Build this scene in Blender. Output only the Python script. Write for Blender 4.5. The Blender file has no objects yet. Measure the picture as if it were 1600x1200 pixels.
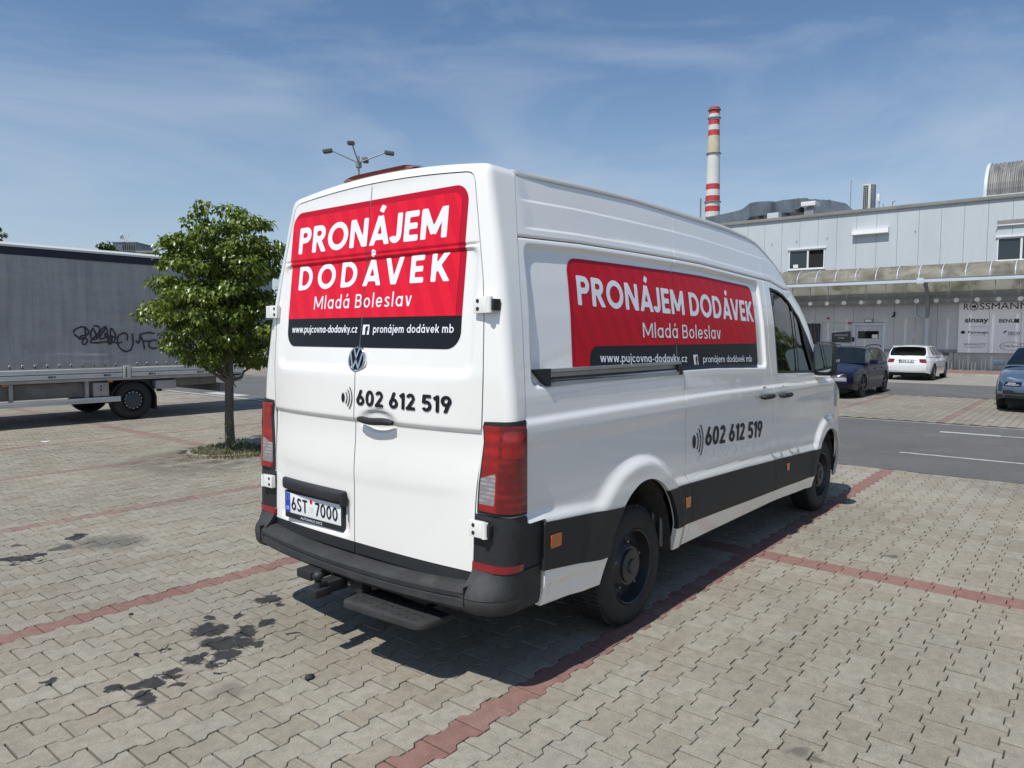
import bpy, bmesh, math, random
import numpy as np
from mathutils import Vector, Matrix, noise as mnoise
rnd = random.Random(7)
PI = math.pi
# ------------------------------------------------------------------ camera, sky, sun, exposure
sc = bpy.context.scene
COL = sc.collection
CAM = np.array([-2.45396, -3.05577, 1.68956]); YAW, PITCH, ROLL, FPX = 0.686731, 0.0668728, 0.0026508, 1127.76
def cam_axes():
    cy, sy = math.cos(YAW), math.sin(YAW)
    w = np.array([math.cos(PITCH) * cy, math.cos(PITCH) * sy, -math.sin(PITCH)]); r = np.array([sy, -cy, 0.]); u = np.cross(r, w)
    c, s = math.cos(ROLL), math.sin(ROLL)
    return c * r + s * u, -s * r + c * u, w
cR, cU, cW = cam_axes()
cam = bpy.data.cameras.new('camera'); camo = bpy.data.objects.new('camera', cam); COL.objects.link(camo)
cam.sensor_width = 36; cam.lens = FPX / 1600 * 36; cam.clip_end = 3000; cam.clip_start = .05
M4 = Matrix.Identity(4)
for i in range(3):
    M4[i][0], M4[i][1], M4[i][2], M4[i][3] = cR[i], cU[i], -cW[i], CAM[i]
camo.matrix_world = M4
sc.camera = camo
SUN = Vector((-.50, -.010, .865)).normalized()          # towards the sun
SUN_EL = math.asin(SUN.z); SUN_AZ = math.atan2(SUN.x, SUN.y)
world = bpy.data.worlds.new('World'); sc.world = world; world.use_nodes = True
wn, wl = world.node_tree.nodes, world.node_tree.links
wn.clear()
def wnode(t, **k):
    n = wn.new(t)
    for a, b in k.items(): setattr(n, a, b)
    return n
sky = wnode('ShaderNodeTexSky', sky_type='NISHITA', sun_disc=False, sun_elevation=SUN_EL, sun_rotation=SUN_AZ, altitude=200, air_density=1.15, dust_density=.55, ozone_density=3.0)
tc = wnode('ShaderNodeTexCoord'); mp = wnode('ShaderNodeMapping'); mp.inputs['Scale'].default_value = (1.1, 1.9, 5.5); mp.inputs['Rotation'].default_value = (.15, .1, .9)
wl.new(tc.outputs['Generated'], mp.inputs[0])
n1 = wnode('ShaderNodeTexNoise'); n1.inputs['Scale'].default_value = 1.5; n1.inputs['Detail'].default_value = 9; n1.inputs['Roughness'].default_value = .56; n1.inputs['Distortion'].default_value = .7
wl.new(mp.outputs[0], n1.inputs['Vector'])
r1 = wnode('ShaderNodeValToRGB'); r1.color_ramp.elements[0].position = .44; r1.color_ramp.elements[1].position = .80
r1.color_ramp.elements[1].color = (.46, .46, .46, 1)
wl.new(n1.outputs['Fac'], r1.inputs[0])
mixc = wnode('ShaderNodeMix', data_type='RGBA'); mixc.inputs[7].default_value = (6.0, 6.5, 7.4, 1)
tint = wnode('ShaderNodeMix', data_type='RGBA', blend_type='MULTIPLY'); tint.inputs[0].default_value = 1; tint.inputs[7].default_value = (.86, .955, 1.03, 1)
wl.new(sky.outputs[0], tint.inputs[6]); wl.new(r1.outputs[0], mixc.inputs[0]); wl.new(tint.outputs[2], mixc.inputs[6])
sxyz = wnode('ShaderNodeSeparateXYZ'); wl.new(tc.outputs['Generated'], sxyz.inputs[0])
hz = wnode('ShaderNodeMapRange', interpolation_type='SMOOTHSTEP'); hz.inputs[1].default_value = .40; hz.inputs[2].default_value = -.02; hz.inputs[3].default_value = 0; hz.inputs[4].default_value = .58
wl.new(sxyz.outputs[2], hz.inputs[0]); hmix = wnode('ShaderNodeMix', data_type='RGBA'); hmix.inputs[7].default_value = (4.9, 5.6, 6.7, 1)
wl.new(hz.outputs[0], hmix.inputs[0]); wl.new(mixc.outputs[2], hmix.inputs[6])
bg = wnode('ShaderNodeBackground'); bg.inputs['Strength'].default_value = .092
wo = wnode('ShaderNodeOutputWorld'); wl.new(hmix.outputs[2], bg.inputs[0]); wl.new(bg.outputs[0], wo.inputs[0])
sl = bpy.data.lights.new('sun', 'SUN'); sl.energy = 3.9; sl.angle = math.radians(.53); sl.color = (1, .975, .93)
so = bpy.data.objects.new('sun', sl); COL.objects.link(so); so.rotation_euler = SUN.to_track_quat('Z', 'Y').to_euler(); so.location = (0, 0, 30)
sc.view_settings.view_transform = 'Standard'; sc.view_settings.look = 'None'; sc.view_settings.exposure = .19; sc.view_settings.gamma = 1; sc.view_settings.use_curve_mapping = False

# ------------------------------------------------------------------ materials
class NT:
    def __init__(s, m): s.m = m; s.n = m.node_tree.nodes; s.l = m.node_tree.links
    def new(s, t, **k):
        n = s.n.new(t)
        for a, b in k.items(): setattr(n, a, b)
        return n
    def math(s, op, a, b=None, c=None):
        n = s.new('ShaderNodeMath', operation=op)
        for i, v in enumerate((a, b, c)):
            if v is None: continue
            if hasattr(v, 'node'): s.l.new(v, n.inputs[i])
            else: n.inputs[i].default_value = v
        return n.outputs[0]
    def noise(s, vec, scale, detail=4, rough=.55, dist=0):
        n = s.new('ShaderNodeTexNoise'); n.inputs['Scale'].default_value = scale; n.inputs['Detail'].default_value = detail
        n.inputs['Roughness'].default_value = rough; n.inputs['Distortion'].default_value = dist
        if vec is not None: s.l.new(vec, n.inputs['Vector'])
        return n.outputs['Fac']
    def ramp(s, f, a, b, va=0., vb=1.):
        n = s.new('ShaderNodeMapRange'); n.interpolation_type = 'SMOOTHSTEP'
        s.l.new(f, n.inputs[0]); n.inputs[1].default_value = a; n.inputs[2].default_value = b; n.inputs[3].default_value = va; n.inputs[4].default_value = vb
        return n.outputs[0]
    def mix(s, f, a, b, bt='MIX'):
        n = s.new('ShaderNodeMix', data_type='RGBA', blend_type=bt)
        for i, v in ((0, f), (6, a), (7, b)):
            if hasattr(v, 'node'): s.l.new(v, n.inputs[i])
            else: n.inputs[i].default_value = v if i == 0 else (*v, 1) if len(v) == 3 else v
        return n.outputs[2]
def base_mat(name):
    m = bpy.data.materials.new(name); m.use_nodes = True; t = NT(m); b = t.n['Principled BSDF']
    return m, t, b
def mat(name, col, rough=.5, metal=0., coat=0., var=.0, vscale=3., bump=0., bscale=60., spec=.5, emit=None, trans=0., dirt=None, alpha=1., coord='Object', aniso=(1, 1, 1)):
    m, t, b = base_mat(name)
    b.inputs['Base Color'].default_value = (*col, 1); b.inputs['Roughness'].default_value = rough; b.inputs['Metallic'].default_value = metal
    b.inputs['Coat Weight'].default_value = coat; b.inputs['Coat Roughness'].default_value = .03; b.inputs['Coat IOR'].default_value = 1.6; b.inputs['Specular IOR Level'].default_value = spec
    b.inputs['Transmission Weight'].default_value = trans
    tcn = t.new('ShaderNodeTexCoord'); mpn = t.new('ShaderNodeMapping'); mpn.inputs['Scale'].default_value = aniso; t.l.new(tcn.outputs[coord], mpn.inputs[0]); v = mpn.outputs[0]
    c = None
    if var:
        f = t.noise(v, vscale, 5); f2 = t.noise(v, vscale * 9, 3)
        f = t.math('ADD', t.math('MULTIPLY', f, .7), t.math('MULTIPLY', f2, .3))
        g = t.ramp(f, .3, .7, 1 - var, 1 + var)
        c = t.mix(1., (*col, 1), g, 'MULTIPLY') if False else None
        n = t.new('ShaderNodeVectorMath', operation='SCALE'); n.inputs[0].default_value = col; t.l.new(g, n.inputs[3]); c = n.outputs[0]
    if dirt:
        dc, amt, ds = dirt
        f = t.ramp(t.noise(v, ds, 6, .62, .4), .48, .78, 0, amt)
        c = t.mix(f, c if c is not None else (*col, 1), (*dc, 1))
    if c is not None: t.l.new(c, b.inputs['Base Color'])
    if bump:
        bn = t.new('ShaderNodeBump'); bn.inputs['Strength'].default_value = bump; bn.inputs['Distance'].default_value = .01
        t.l.new(t.noise(v, bscale, 4, .6), bn.inputs['Height']); t.l.new(bn.outputs[0], b.inputs['Normal'])
    if emit: b.inputs['Emission Color'].default_value = (*emit[0], 1); b.inputs['Emission Strength'].default_value = emit[1]
    return m
MT = {}
MT['white'] = mat('van_white_paint', (.86, .845, .80), .28, 0, 1.0, var=.015, vscale=1.2, dirt=((.60, .58, .52), .10, 2.2))
MT['door_inner'] = mat('shadow_gap', (.02, .02, .02), .9)
MT['black_plastic'] = mat('dark_plastic_trim', (.022, .024, .026), .55, var=.15, vscale=3, bump=.25, bscale=240, dirt=((.09, .085, .075), .15, 5), spec=.35)
MT['bumper'] = mat('scuffed_bumper_plastic', (.034, .036, .037), .6, var=.2, vscale=4, bump=.3, bscale=200, dirt=((.12, .115, .105), .30, 7), spec=.35)
MT['rubber'] = mat('tyre_rubber', (.019, .019, .020), .75, var=.2, vscale=8, bump=.3, bscale=120, dirt=((.10, .09, .08), .22, 5))
MT['steel_wheel'] = mat('black_steel_wheel', (.018, .018, .020), .42, .0, .2, var=.2, vscale=9, dirt=((.10, .09, .08), .25, 9))
MT['hub'] = mat('dark_hub_cap', (.035, .036, .038), .45, var=.2, vscale=9)
MT['red'] = mat('red_vinyl', (.70, .014, .036), .4, spec=.3)
MT['red_dark'] = mat('dark_red_vinyl', (.46, .008, .026), .45, spec=.15)
MT['ink'] = mat('black_vinyl', (.010, .011, .015), .4, spec=.25)
MT['letter'] = mat('white_vinyl', (.80, .82, .86), .4, spec=.3)
MT['glass_dark'] = mat('tinted_window_glass', (.004, .007, .007), .03, 0, 0, spec=.5)
MT['glass'] = mat('grey_window_glass', (.03, .04, .045), .05, 0, 0, spec=.6)
MT['chrome'] = mat('chrome', (.72, .73, .75), .12, 1)
MT['alu'] = mat('brushed_aluminium', (.36, .36, .35), .42, .7, var=.12, vscale=5)
MT['orange'] = mat('amber_lens', (.55, .13, .012), .25, 0, .5)
MT['mirror'] = mat('mirror_glass', (.55, .6, .6), .03, 1)
MT['lining'] = mat('arch_liner', (.05, .048, .045), .8, var=.4, vscale=12, bump=.4, bscale=50)
MT['lining_metal'] = mat('dirty_bare_metal', (.20, .19, .175), .55, .5, var=.4, vscale=10)
MT['steel_dark'] = mat('painted_hitch_steel', (.03, .03, .032), .5, .3, var=.3, vscale=20, bump=.3, bscale=80)
def lamp_mat(name, c1, c2, sx, sz):
    m, t, b = base_mat(name)
    tcn = t.new('ShaderNodeTexCoord'); w = t.new('ShaderNodeTexWave'); w.inputs['Scale'].default_value = sx; w.bands_direction = 'Z'; w.inputs['Distortion'].default_value = .2
    t.l.new(tcn.outputs['Object'], w.inputs[0]); f = t.noise(tcn.outputs['Object'], sz, 2)
    c = t.mix(t.math('MULTIPLY', w.outputs['Fac'], t.ramp(f, .35, .65)), (*c1, 1), (*c2, 1)); t.l.new(c, b.inputs['Base Color'])
    b.inputs['Roughness'].default_value = .12; b.inputs['Coat Weight'].default_value = 1; b.inputs['Coat Roughness'].default_value = .02
    return m
MT['lamp_red'] = lamp_mat('tail_lamp_red', (.24, .003, .006), (.40, .006, .009), 5, 9)
MT['lamp_dark'] = lamp_mat('tail_lamp_dark_red', (.13, .003, .006), (.24, .006, .010), 8, 14)
MT['lamp_clear'] = lamp_mat('tail_lamp_clear', (.22, .20, .21), (.40, .37, .38), 16, 20)
MT['reflector'] = mat('red_reflector', (.22, .004, .010), .2, 0, .8)

# ------------------------------------------------------------------ helpers
def link(o): COL.objects.link(o); return o
def tag(o, label=None, cat=None, group=None, kind=None):
    if label: o['label'] = label
    if cat: o['category'] = cat
    if group: o['group'] = group
    if kind: o['kind'] = kind
    return o
def thing(name, label, cat, loc=(0, 0, 0), group=None):
    o = link(bpy.data.objects.new(name, None)); o.location = loc; o.empty_display_size = .2
    return tag(o, label, cat, group)
def adopt(o, parent):
    if parent is not None:
        o.parent = parent
        if parent.type == 'EMPTY': o.matrix_parent_inverse = Matrix.Translation(-Vector(parent.location))
    return o
def mesh_obj(name, verts, faces, m, parent=None, smooth=True, sharp=40, mats=None, fm=None):
    me = bpy.data.meshes.new(name); me.from_pydata([tuple(v) for v in verts], [], faces)
    for x in (mats or [m]): me.materials.append(x)
    if fm: me.polygons.foreach_set('material_index', fm)
    me.polygons.foreach_set('use_smooth', [smooth] * len(me.polygons))
    if smooth and sharp is not None: me.set_sharp_from_angle(angle=math.radians(sharp))
    me.update()
    return adopt(link(bpy.data.objects.new(name, me)), parent)
class MB:
    def __init__(s): s.v = []; s.f = []
    def add(s, vs, fs):
        o = len(s.v); s.v += [tuple(p) for p in vs]; s.f += [tuple(i + o for i in f) for f in fs]; return s
    def box(s, x0, x1, y0, y1, z0, z1, c=0.):
        if c:
            c = min(c, (x1 - x0) * .45, (y1 - y0) * .45, (z1 - z0) * .45)
            b = bmesh.new(); bmesh.ops.create_cube(b, size=1)
            for v in b.verts: v.co = Vector((x0 + (v.co.x + .5) * (x1 - x0), y0 + (v.co.y + .5) * (y1 - y0), z0 + (v.co.z + .5) * (z1 - z0)))
            bmesh.ops.bevel(b, geom=b.edges[:], offset=c, segments=2, affect='EDGES', profile=.7)
            b.verts.index_update(); s.add([v.co.copy() for v in b.verts], [[v.index for v in f.verts] for f in b.faces]); b.free(); return s
        return s.add([(x0, y0, z0), (x1, y0, z0), (x1, y1, z0), (x0, y1, z0), (x0, y0, z1), (x1, y0, z1), (x1, y1, z1), (x0, y1, z1)],
                     [(0, 3, 2, 1), (4, 5, 6, 7), (0, 1, 5, 4), (1, 2, 6, 5), (2, 3, 7, 6), (3, 0, 4, 7)])
    def tube(s, path, r, n=10, caps=True):
        P = [Vector(p) for p in path]; R = r if isinstance(r, (list, tuple)) else [r] * len(P); rings = []
        prev = None
        for i, p in enumerate(P):
            d = (P[min(i + 1, len(P) - 1)] - P[max(i - 1, 0)]).normalized()
            a = Vector((0, 0, 1)) if abs(d.z) < .9 else Vector((1, 0, 0))
            if prev is not None: a = prev
            u = (a - d * a.dot(d)).normalized(); prev = u; w = d.cross(u)
            rings.append([p + (u * math.cos(2 * PI * k / n) + w * math.sin(2 * PI * k / n)) * R[i] for k in range(n)])
        vs = [q for g in rings for q in g]; fs = []
        for i in range(len(P) - 1):
            for k in range(n): fs.append((i * n + k, i * n + (k + 1) % n, (i + 1) * n + (k + 1) % n, (i + 1) * n + k))
        if caps: fs += [tuple(range(n))[::-1], tuple((len(P) - 1) * n + k for k in range(n))]
        return s.add(vs, fs)
    def lathe(s, prof, c=(0, 0, 0), axis='z', n=32, a0=0, a1=2 * PI):
        full = abs(a1 - a0 - 2 * PI) < 1e-6; m = n if full else n + 1; vs = []
        for k in range(m):
            a = a0 + (a1 - a0) * k / n
            for r, h in prof:
                q = (r * math.cos(a), r * math.sin(a), h)
                if axis == 'y': q = (q[0], q[2], q[1])
                if axis == 'x': q = (q[2], q[0], q[1])
                vs.append((c[0] + q[0], c[1] + q[1], c[2] + q[2]))
        L = len(prof); fs = []
        for k in range(n):
            k2 = (k + 1) % m
            for i in range(L - 1): fs.append((k * L + i, k2 * L + i, k2 * L + i + 1, k * L + i + 1))
        return s.add(vs, fs)
    def prism(s, poly, d):      # poly: 3d pts, extruded by vector d
        n = len(poly); d = Vector(d)
        return s.add(list(poly) + [Vector(p) + d for p in poly], [tuple(range(n))[::-1], tuple(range(n, 2 * n))] + [(i, (i + 1) % n, n + (i + 1) % n, n + i) for i in range(n)])
    def loft(s, rings, closed=True, caps=True):
        n = len(rings[0]); fs = []
        for i in range(len(rings) - 1):
            for k in range(n if closed else n - 1): fs.append((i * n + k, i * n + (k + 1) % n, (i + 1) * n + (k + 1) % n, (i + 1) * n + k))
        if caps and closed: fs += [tuple(range(n))[::-1], tuple((len(rings) - 1) * n + k for k in range(n))]
        return s.add([p for r in rings for p in r], fs)
    def xf(s, M):
        s.v = [tuple(M @ Vector(p)) for p in s.v]; return s
    def build(s, name, m, parent=None, smooth=True, sharp=35, fix=True):
        o = mesh_obj(name, s.v, s.f, m, parent, smooth, None)
        if fix:
            b = bmesh.new(); b.from_mesh(o.data); bmesh.ops.recalc_face_normals(b, faces=b.faces); b.to_mesh(o.data); b.free()
        if smooth: o.data.set_sharp_from_angle(angle=math.radians(sharp))
        return o
def sstep(t): t = np.clip(t, 0, 1); return t * t * (3 - 2 * t)
def clip_patch(us, vs, fns, P, name, m, parent, thick=None, off=0., flip=False, sharp=None):
    """grid over (u,v), cut exactly where any fn goes negative; P maps arrays of u,v to points"""
    us = np.asarray(us, float); vs = np.asarray(vs, float); U, V = np.meshgrid(us, vs, indexing='ij')
    F = [np.asarray(f(U, V)) + np.zeros_like(U) for f in fns]
    idx = {}; UV = []; faces = []
    def vid(u, v):
        k = (round(u, 5), round(v, 5)); i = idx.get(k)
        if i is None: i = idx[k] = len(UV); UV.append((u, v))
        return i
    pos = [f > 0 for f in F]
    allp = np.ones((len(us) - 1, len(vs) - 1), bool); dead = np.zeros_like(allp)
    for p in pos:
        q = p[:-1, :-1].astype(int) + p[1:, :-1] + p[1:, 1:] + p[:-1, 1:]
        allp &= q == 4; dead |= q == 0
    for i in range(len(us) - 1):
        for j in range(len(vs) - 1):
            if dead[i, j]: continue
            c = [(us[i], vs[j]), (us[i + 1], vs[j]), (us[i + 1], vs[j + 1]), (us[i], vs[j + 1])]
            if not allp[i, j]:
                for f in fns:
                    if len(c) < 3: break
                    w = [float(f(np.float64(a), np.float64(b))) for a, b in c]; o = []
                    for k in range(len(c)):
                        a, b, wa, wb = c[k], c[(k + 1) % len(c)], w[k], w[(k + 1) % len(c)]
                        if wa > 0: o.append(a)
                        if (wa > 0) != (wb > 0):
                            t = wa / (wa - wb); o.append((a[0] + (b[0] - a[0]) * t, a[1] + (b[1] - a[1]) * t))
                    c = o
            if len(c) < 3: continue
            ids = []
            for a, b in c:
                k = vid(a, b)
                if not ids or ids[-1] != k: ids.append(k)
            if len(ids) > 1 and ids[0] == ids[-1]: ids.pop()
            if len(set(ids)) >= 3 and len(set(ids)) == len(ids): faces.append(ids[::-1] if flip else ids)
    if not faces: return None
    A = np.array(UV); pts = np.array(P(A[:, 0], A[:, 1])).T
    if off:
        e = 1e-3; pu = np.array(P(A[:, 0] + e, A[:, 1])).T - np.array(P(A[:, 0] - e, A[:, 1])).T; pv = np.array(P(A[:, 0], A[:, 1] + e)).T - np.array(P(A[:, 0], A[:, 1] - e)).T
        n = np.cross(pu, pv); n /= np.linalg.norm(n, axis=1)[:, None] + 1e-12
        pts = pts + n * off * (-1 if flip else 1)
    o = mesh_obj(name, pts.tolist(), faces, m, parent, True, None)
    if thick:
        b = bmesh.new(); b.from_mesh(o.data); be = [e for e in b.edges if e.is_boundary]
        r = bmesh.ops.extrude_edge_only(b, edges=be); nv = [g for g in r['geom'] if isinstance(g, bmesh.types.BMVert)]
        for v in nv: v.co += Vector(thick)
        for e in be: e.smooth = False
        b.to_mesh(o.data); b.free()
    if sharp: o.data.set_sharp_from_angle(angle=math.radians(sharp))
    return o
_tc = {}
def text_mesh(body, bold=0., space=1.):
    c = bpy.data.curves.new('t', 'FONT'); c.body = body; c.size = 1; c.offset = bold; c.space_character = space; c.resolution_u = 3; c.fill_mode = 'FRONT'
    o = bpy.data.objects.new('t', c); link(o); dg = bpy.context.evaluated_depsgraph_get()
    me = bpy.data.meshes.new_from_object(o.evaluated_get(dg)); bpy.data.objects.remove(o); bpy.data.curves.remove(c)
    v = np.array([p.co[:2] for p in me.vertices]); f = [list(p.vertices) for p in me.polygons]; bpy.data.meshes.remove(me)
    return v, f
def cap_h(bold):
    if bold not in _tc: v, _ = text_mesh('H', bold); _tc[bold] = v[:, 1].max(), v[:, 1].min()
    return _tc[bold]
def lettering(body, u0, u1, base, cap, P, m, parent, bold=0., space=1., off=.005, name='lettering', tilt=0., shear=0., cuts=(.06, .05), join=None):
    """flat lettering fitted between u0 and u1 with its baseline and cap height, laid on the surface P(u,v)"""
    v, f = text_mesh(body, bold, space); ct, cb = cap_h(bold)
    a = (v[:, 0] - v[:, 0].min()) / (v[:, 0].max() - v[:, 0].min()); bb = (v[:, 1] - cb) / (ct - cb)
    b = bmesh.new(); vs = [b.verts.new((x * abs(u1 - u0), y * cap, 0)) for x, y in zip(a, bb)]
    for q in f:
        try: b.faces.new([vs[i] for i in q])
        except ValueError: pass
    if cuts:
        for ax, st, lo, hi in ((0, cuts[0], 0, abs(u1 - u0)), (1, cuts[1], -cap * .4, cap * 1.5)):
            k = lo + st
            while k < hi:
                no = (1, 0, 0) if ax == 0 else (0, 1, 0); co = (k, 0, 0) if ax == 0 else (0, k, 0)
                bmesh.ops.bisect_plane(b, geom=b.verts[:] + b.edges[:] + b.faces[:], plane_co=co, plane_no=no); k += st
    b.verts.index_update(); q = np.array([p.co[:2] for p in b.verts]); s = 1 if u1 > u0 else -1
    U = u0 + s * (q[:, 0] + shear * q[:, 1]); V = base + q[:, 1] + tilt * q[:, 0]
    e = 1e-3; pts = np.array(P(U, V)).T; n = np.cross(np.array(P(U + e, V)).T - np.array(P(U - e, V)).T, np.array(P(U, V + e)).T - np.array(P(U, V - e)).T)
    n /= np.linalg.norm(n, axis=1)[:, None]; pts = pts + n * off * s
    fs = [[x.index for x in fc.verts] for fc in b.faces]; b.free()
    if join is not None: join.add(pts.tolist(), fs); return
    return mesh_obj(name, pts.tolist(), fs, m, parent, False)

# ---- a plain geometric sans: every glyph is a set of stroke centrelines, cut out of a fine grid by distance
def _glyph(ch, h):
    """(advance, strokes, ylo, yhi); cap height 1, x-height .70; h = half stroke"""
    k = 1 - h; X = .72; xk = X - h; L = lambda *a: ('L',) + a; A = lambda *a: ('A',) + a; q = PI / 2
    def bowl(w, r=None): return (w / 2 + h, X / 2, w / 2, X / 2 - h)
    acc = None
    if ch == 'Á': w = .86; return w, [L(h * .9, -.05, .43 - h * .1, .99), L(w - h * .9, -.05, .43 + h * .1, .99), L(.16, .27, .70, .27), L(w * .50, 1.13, w * .63, 1.34)], 0, 1.5
    if ch == 'á': w, s, a, b = _glyph('a', h); return w, s + [L(w * .48, X + .12, w * .64, X + .34)], a, 1.5
    if ch == 'P': return .64, [L(h, 0, h, 1), L(0, k, .36, k), L(0, .40 + h, .36, .40 + h), A(.36, (k + .40 + h) / 2, .28 - h, (k - .40 - h) / 2, -q, q)], 0, 1
    if ch == 'R': return .68, [L(h, 0, h, 1), L(0, k, .36, k), L(0, .40 + h, .36, .40 + h), A(.36, (k + .40 + h) / 2, .28 - h, (k - .40 - h) / 2, -q, q), L(.32, .46, .64, -.06)], 0, 1
    if ch == 'O': return .98, [A(.49, .5, .49 - h, .5 - h + .01, -PI, PI)], -.02, 1.02
    if ch == 'N': return .80, [L(h, 0, h, 1), L(.80 - h, 0, .80 - h, 1), L(h, 1.02, .80 - h, -.02)], 0, 1
    if ch == 'A': return .86, [L(h * .9, -.05, .43, 1.05), L(.86 - h * .9, -.05, .43, 1.05), L(.16, .27, .70, .27)], 0, 1
    if ch == 'J': return .52, [L(.52 - h, .28, .52 - h, 1), A(.27, .28, .25 - h, .28 - h, -PI * .92, 0)], -.01, 1
    if ch == 'E': return .56, [L(h, 0, h, 1), L(0, k, .56, k), L(0, .5, .52, .5), L(0, h, .56, h)], 0, 1
    if ch == 'M': return .98, [L(h, 0, h, 1), L(.98 - h, 0, .98 - h, 1), L(h * .9, 1.04, .49, .16), L(.98 - h * .9, 1.04, .49, .16)], 0, 1
    if ch == 'D': return .80, [L(h, 0, h, 1), L(0, k, .32, k), L(0, h, .32, h), A(.32, .5, .48 - h, .5 - h, -q, q)], 0, 1
    if ch == 'V': return .82, [L(h * .9, 1.05, .41, -.05), L(.82 - h * .9, 1.05, .41, -.05)], 0, 1
    if ch == 'K': return .68, [L(h, 0, h, 1), L(.14, .42, .62, 1.05), L(.26, .58, .66, -.06)], 0, 1
    if ch == 'B': return .62, [L(h, 0, h, 1), L(0, k, .34, k), L(0, .52, .36, .52), L(0, h, .36, h), A(.34, (k + .52) / 2, .24 - h, (k - .52) / 2, -q, q), A(.36, (h + .52) / 2, .26 - h, (.52 - h) / 2, -q, q)], 0, 1
    if ch in 'adbpqo': 
        w = .60; s = [A(.30, X / 2, .30 - h, X / 2 - h, -PI, PI)]
        if ch in 'ad': s.append(L(w - h, 0, w - h, X if ch == 'a' else 1.06))
        if ch == 'b': s.append(L(h, 0, h, 1.06))
        if ch == 'p': s.append(L(h, -.28, h, X))
        return w, s, -.3, 1.1
    if ch == 'c': return .52, [A(.30, X / 2, .30 - h, X / 2 - h, .75, 2 * PI - .75)], -.01, X + .01
    if ch == 'e': return .58, [A(.29, X / 2, .29 - h, X / 2 - h, 0, 2 * PI - .62), L(.06, X / 2, .58 - h * .4, X / 2)], -.01, X + .01
    if ch == 'l': return 2 * h, [L(h, 0, h, 1.06)], 0, 1.06
    if ch == 'j': return 2 * h + .06, [L(.06 + h, -.12, .06 + h, X), A(-.02, -.12, .08 + h, .13, -q, 0), L(.06 + h, .86, .06 + h, .86 + 2.2 * h)], -.3, 1.1
    if ch == 'k': return .50, [L(h, 0, h, 1.06), L(.10, .26, .46, .76), L(.20, .42, .50, -.04)], 0, 1.06
    if ch == 'm': return .86, [L(h, 0, h, X), A(.25, .44, .25 - h, X - .44 - h, 0, PI), L(.50 - h, 0, .50 - h, .44), A(.61 - h / 2, .44, .25 - h, X - .44 - h, 0, PI), L(.86 - h * 1.5, 0, .86 - h * 1.5, .44)], 0, X + .01
    if ch == 'n': return .52, [L(h, 0, h, X), A(.26, .42, .26 - h, X - .42 - h, 0, PI), L(.52 - h, 0, .52 - h, .42)], 0, X + .01
    if ch == 'u': return .52, [L(h, .28, h, X), A(.26, .28, .26 - h, .28 - h, -PI, 0), L(.52 - h, 0, .52 - h, X)], -.01, X
    if ch == 'r': return .32, [L(h, 0, h, X), A(.30, .40, .30 - h, X - .40 - h, q * .95, PI)], 0, X + .01
    if ch == 's': return .44, [A(.23, X * .745, .20 - h * .6, X * .255 - h * .9, .25, 1.5 * PI), A(.21, X * .255, .21 - h * .6, X * .255 - h * .9, -PI * .92, q)], -.01, X + .01
    if ch == 'v': return .54, [L(h * .8, X + .04, .27, -.04), L(.54 - h * .8, X + .04, .27, -.04)], 0, X
    if ch == 'w': return .84, [L(h * .8, X + .04, .22, -.04), L(.22, -.04, .42, X + .02), L(.42, X + .02, .62, -.04), L(.84 - h * .8, X + .04, .62, -.04)], 0, X
    if ch == 'y': return .54, [L(h * .8, X + .04, .29, .02), L(.54 - h * .8, X + .04, .20, -.30)], -.28, X
    if ch == 'z': return .46, [L(0, X - h, .46, X - h), L(0, h, .46, h), L(.42, X - h, .05, h)], 0, X
    if ch == '.': return 2.3 * h, [L(1.15 * h, 0, 1.15 * h, 2.3 * h)], 0, 1
    if ch == '-': return .34, [L(.02, .33, .32, .33)], 0, 1
    if ch == ' ': return .26, [], 0, 1
    if ch == 'S': return .58, [A(.30, .745, .27 - h, .255 - h * .8, .2, 1.5 * PI), A(.28, .255, .28 - h, .255 - h * .8, -PI * .92, q)], -.01, 1.01
    if ch == 'T': return .60, [L(0, k, .60, k), L(.30, 0, .30, 1)], 0, 1
    if ch == '0': return .60, [A(.30, .5, .30 - h, .5 - h, -PI, PI)], -.01, 1.01
    if ch == '1': return .34, [L(.34 - h, 0, .34 - h, 1), L(.34 - h, 1 - h, .02, .76)], 0, 1
    if ch == '2': return .58, [A(.28, .71, .27 - h, .29 - h, -.55, PI * .93), L(.28 + (.27 - h) * .85, .57, .06, .02), L(.02, h, .58, h)], 0, 1.01
    if ch == '5': return .58, [L(.08, k, .54, k), L(.10, .48, .08 + h * .6, 1), A(.28, .33, .30 - h, .33 - h, -PI * .85, PI * .78)], -.01, 1
    if ch == '6': return .60, [A(.30, .32, .30 - h, .32 - h, -PI, PI), L(h * 1.05 + .02, .36, .36, 1.04)], -.01, 1
    if ch == '9': return .60, [A(.30, .68, .30 - h, .32 - h, -PI, PI), L(.60 - h * 1.05 - .02, .64, .24, -.04)], 0, 1.01
    if ch == '7': return .54, [L(0, k, .54, k), L(.50, k, .18, -.04)], 0, 1
    if ch == 'f': return .34, [L(.12, 0, .12, .78), A(.30, .78, .18, .22 - h, q * .95, PI), L(0, X - h, .32, X - h)], 0, 1.1
    return .4, [], 0, 1
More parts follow.
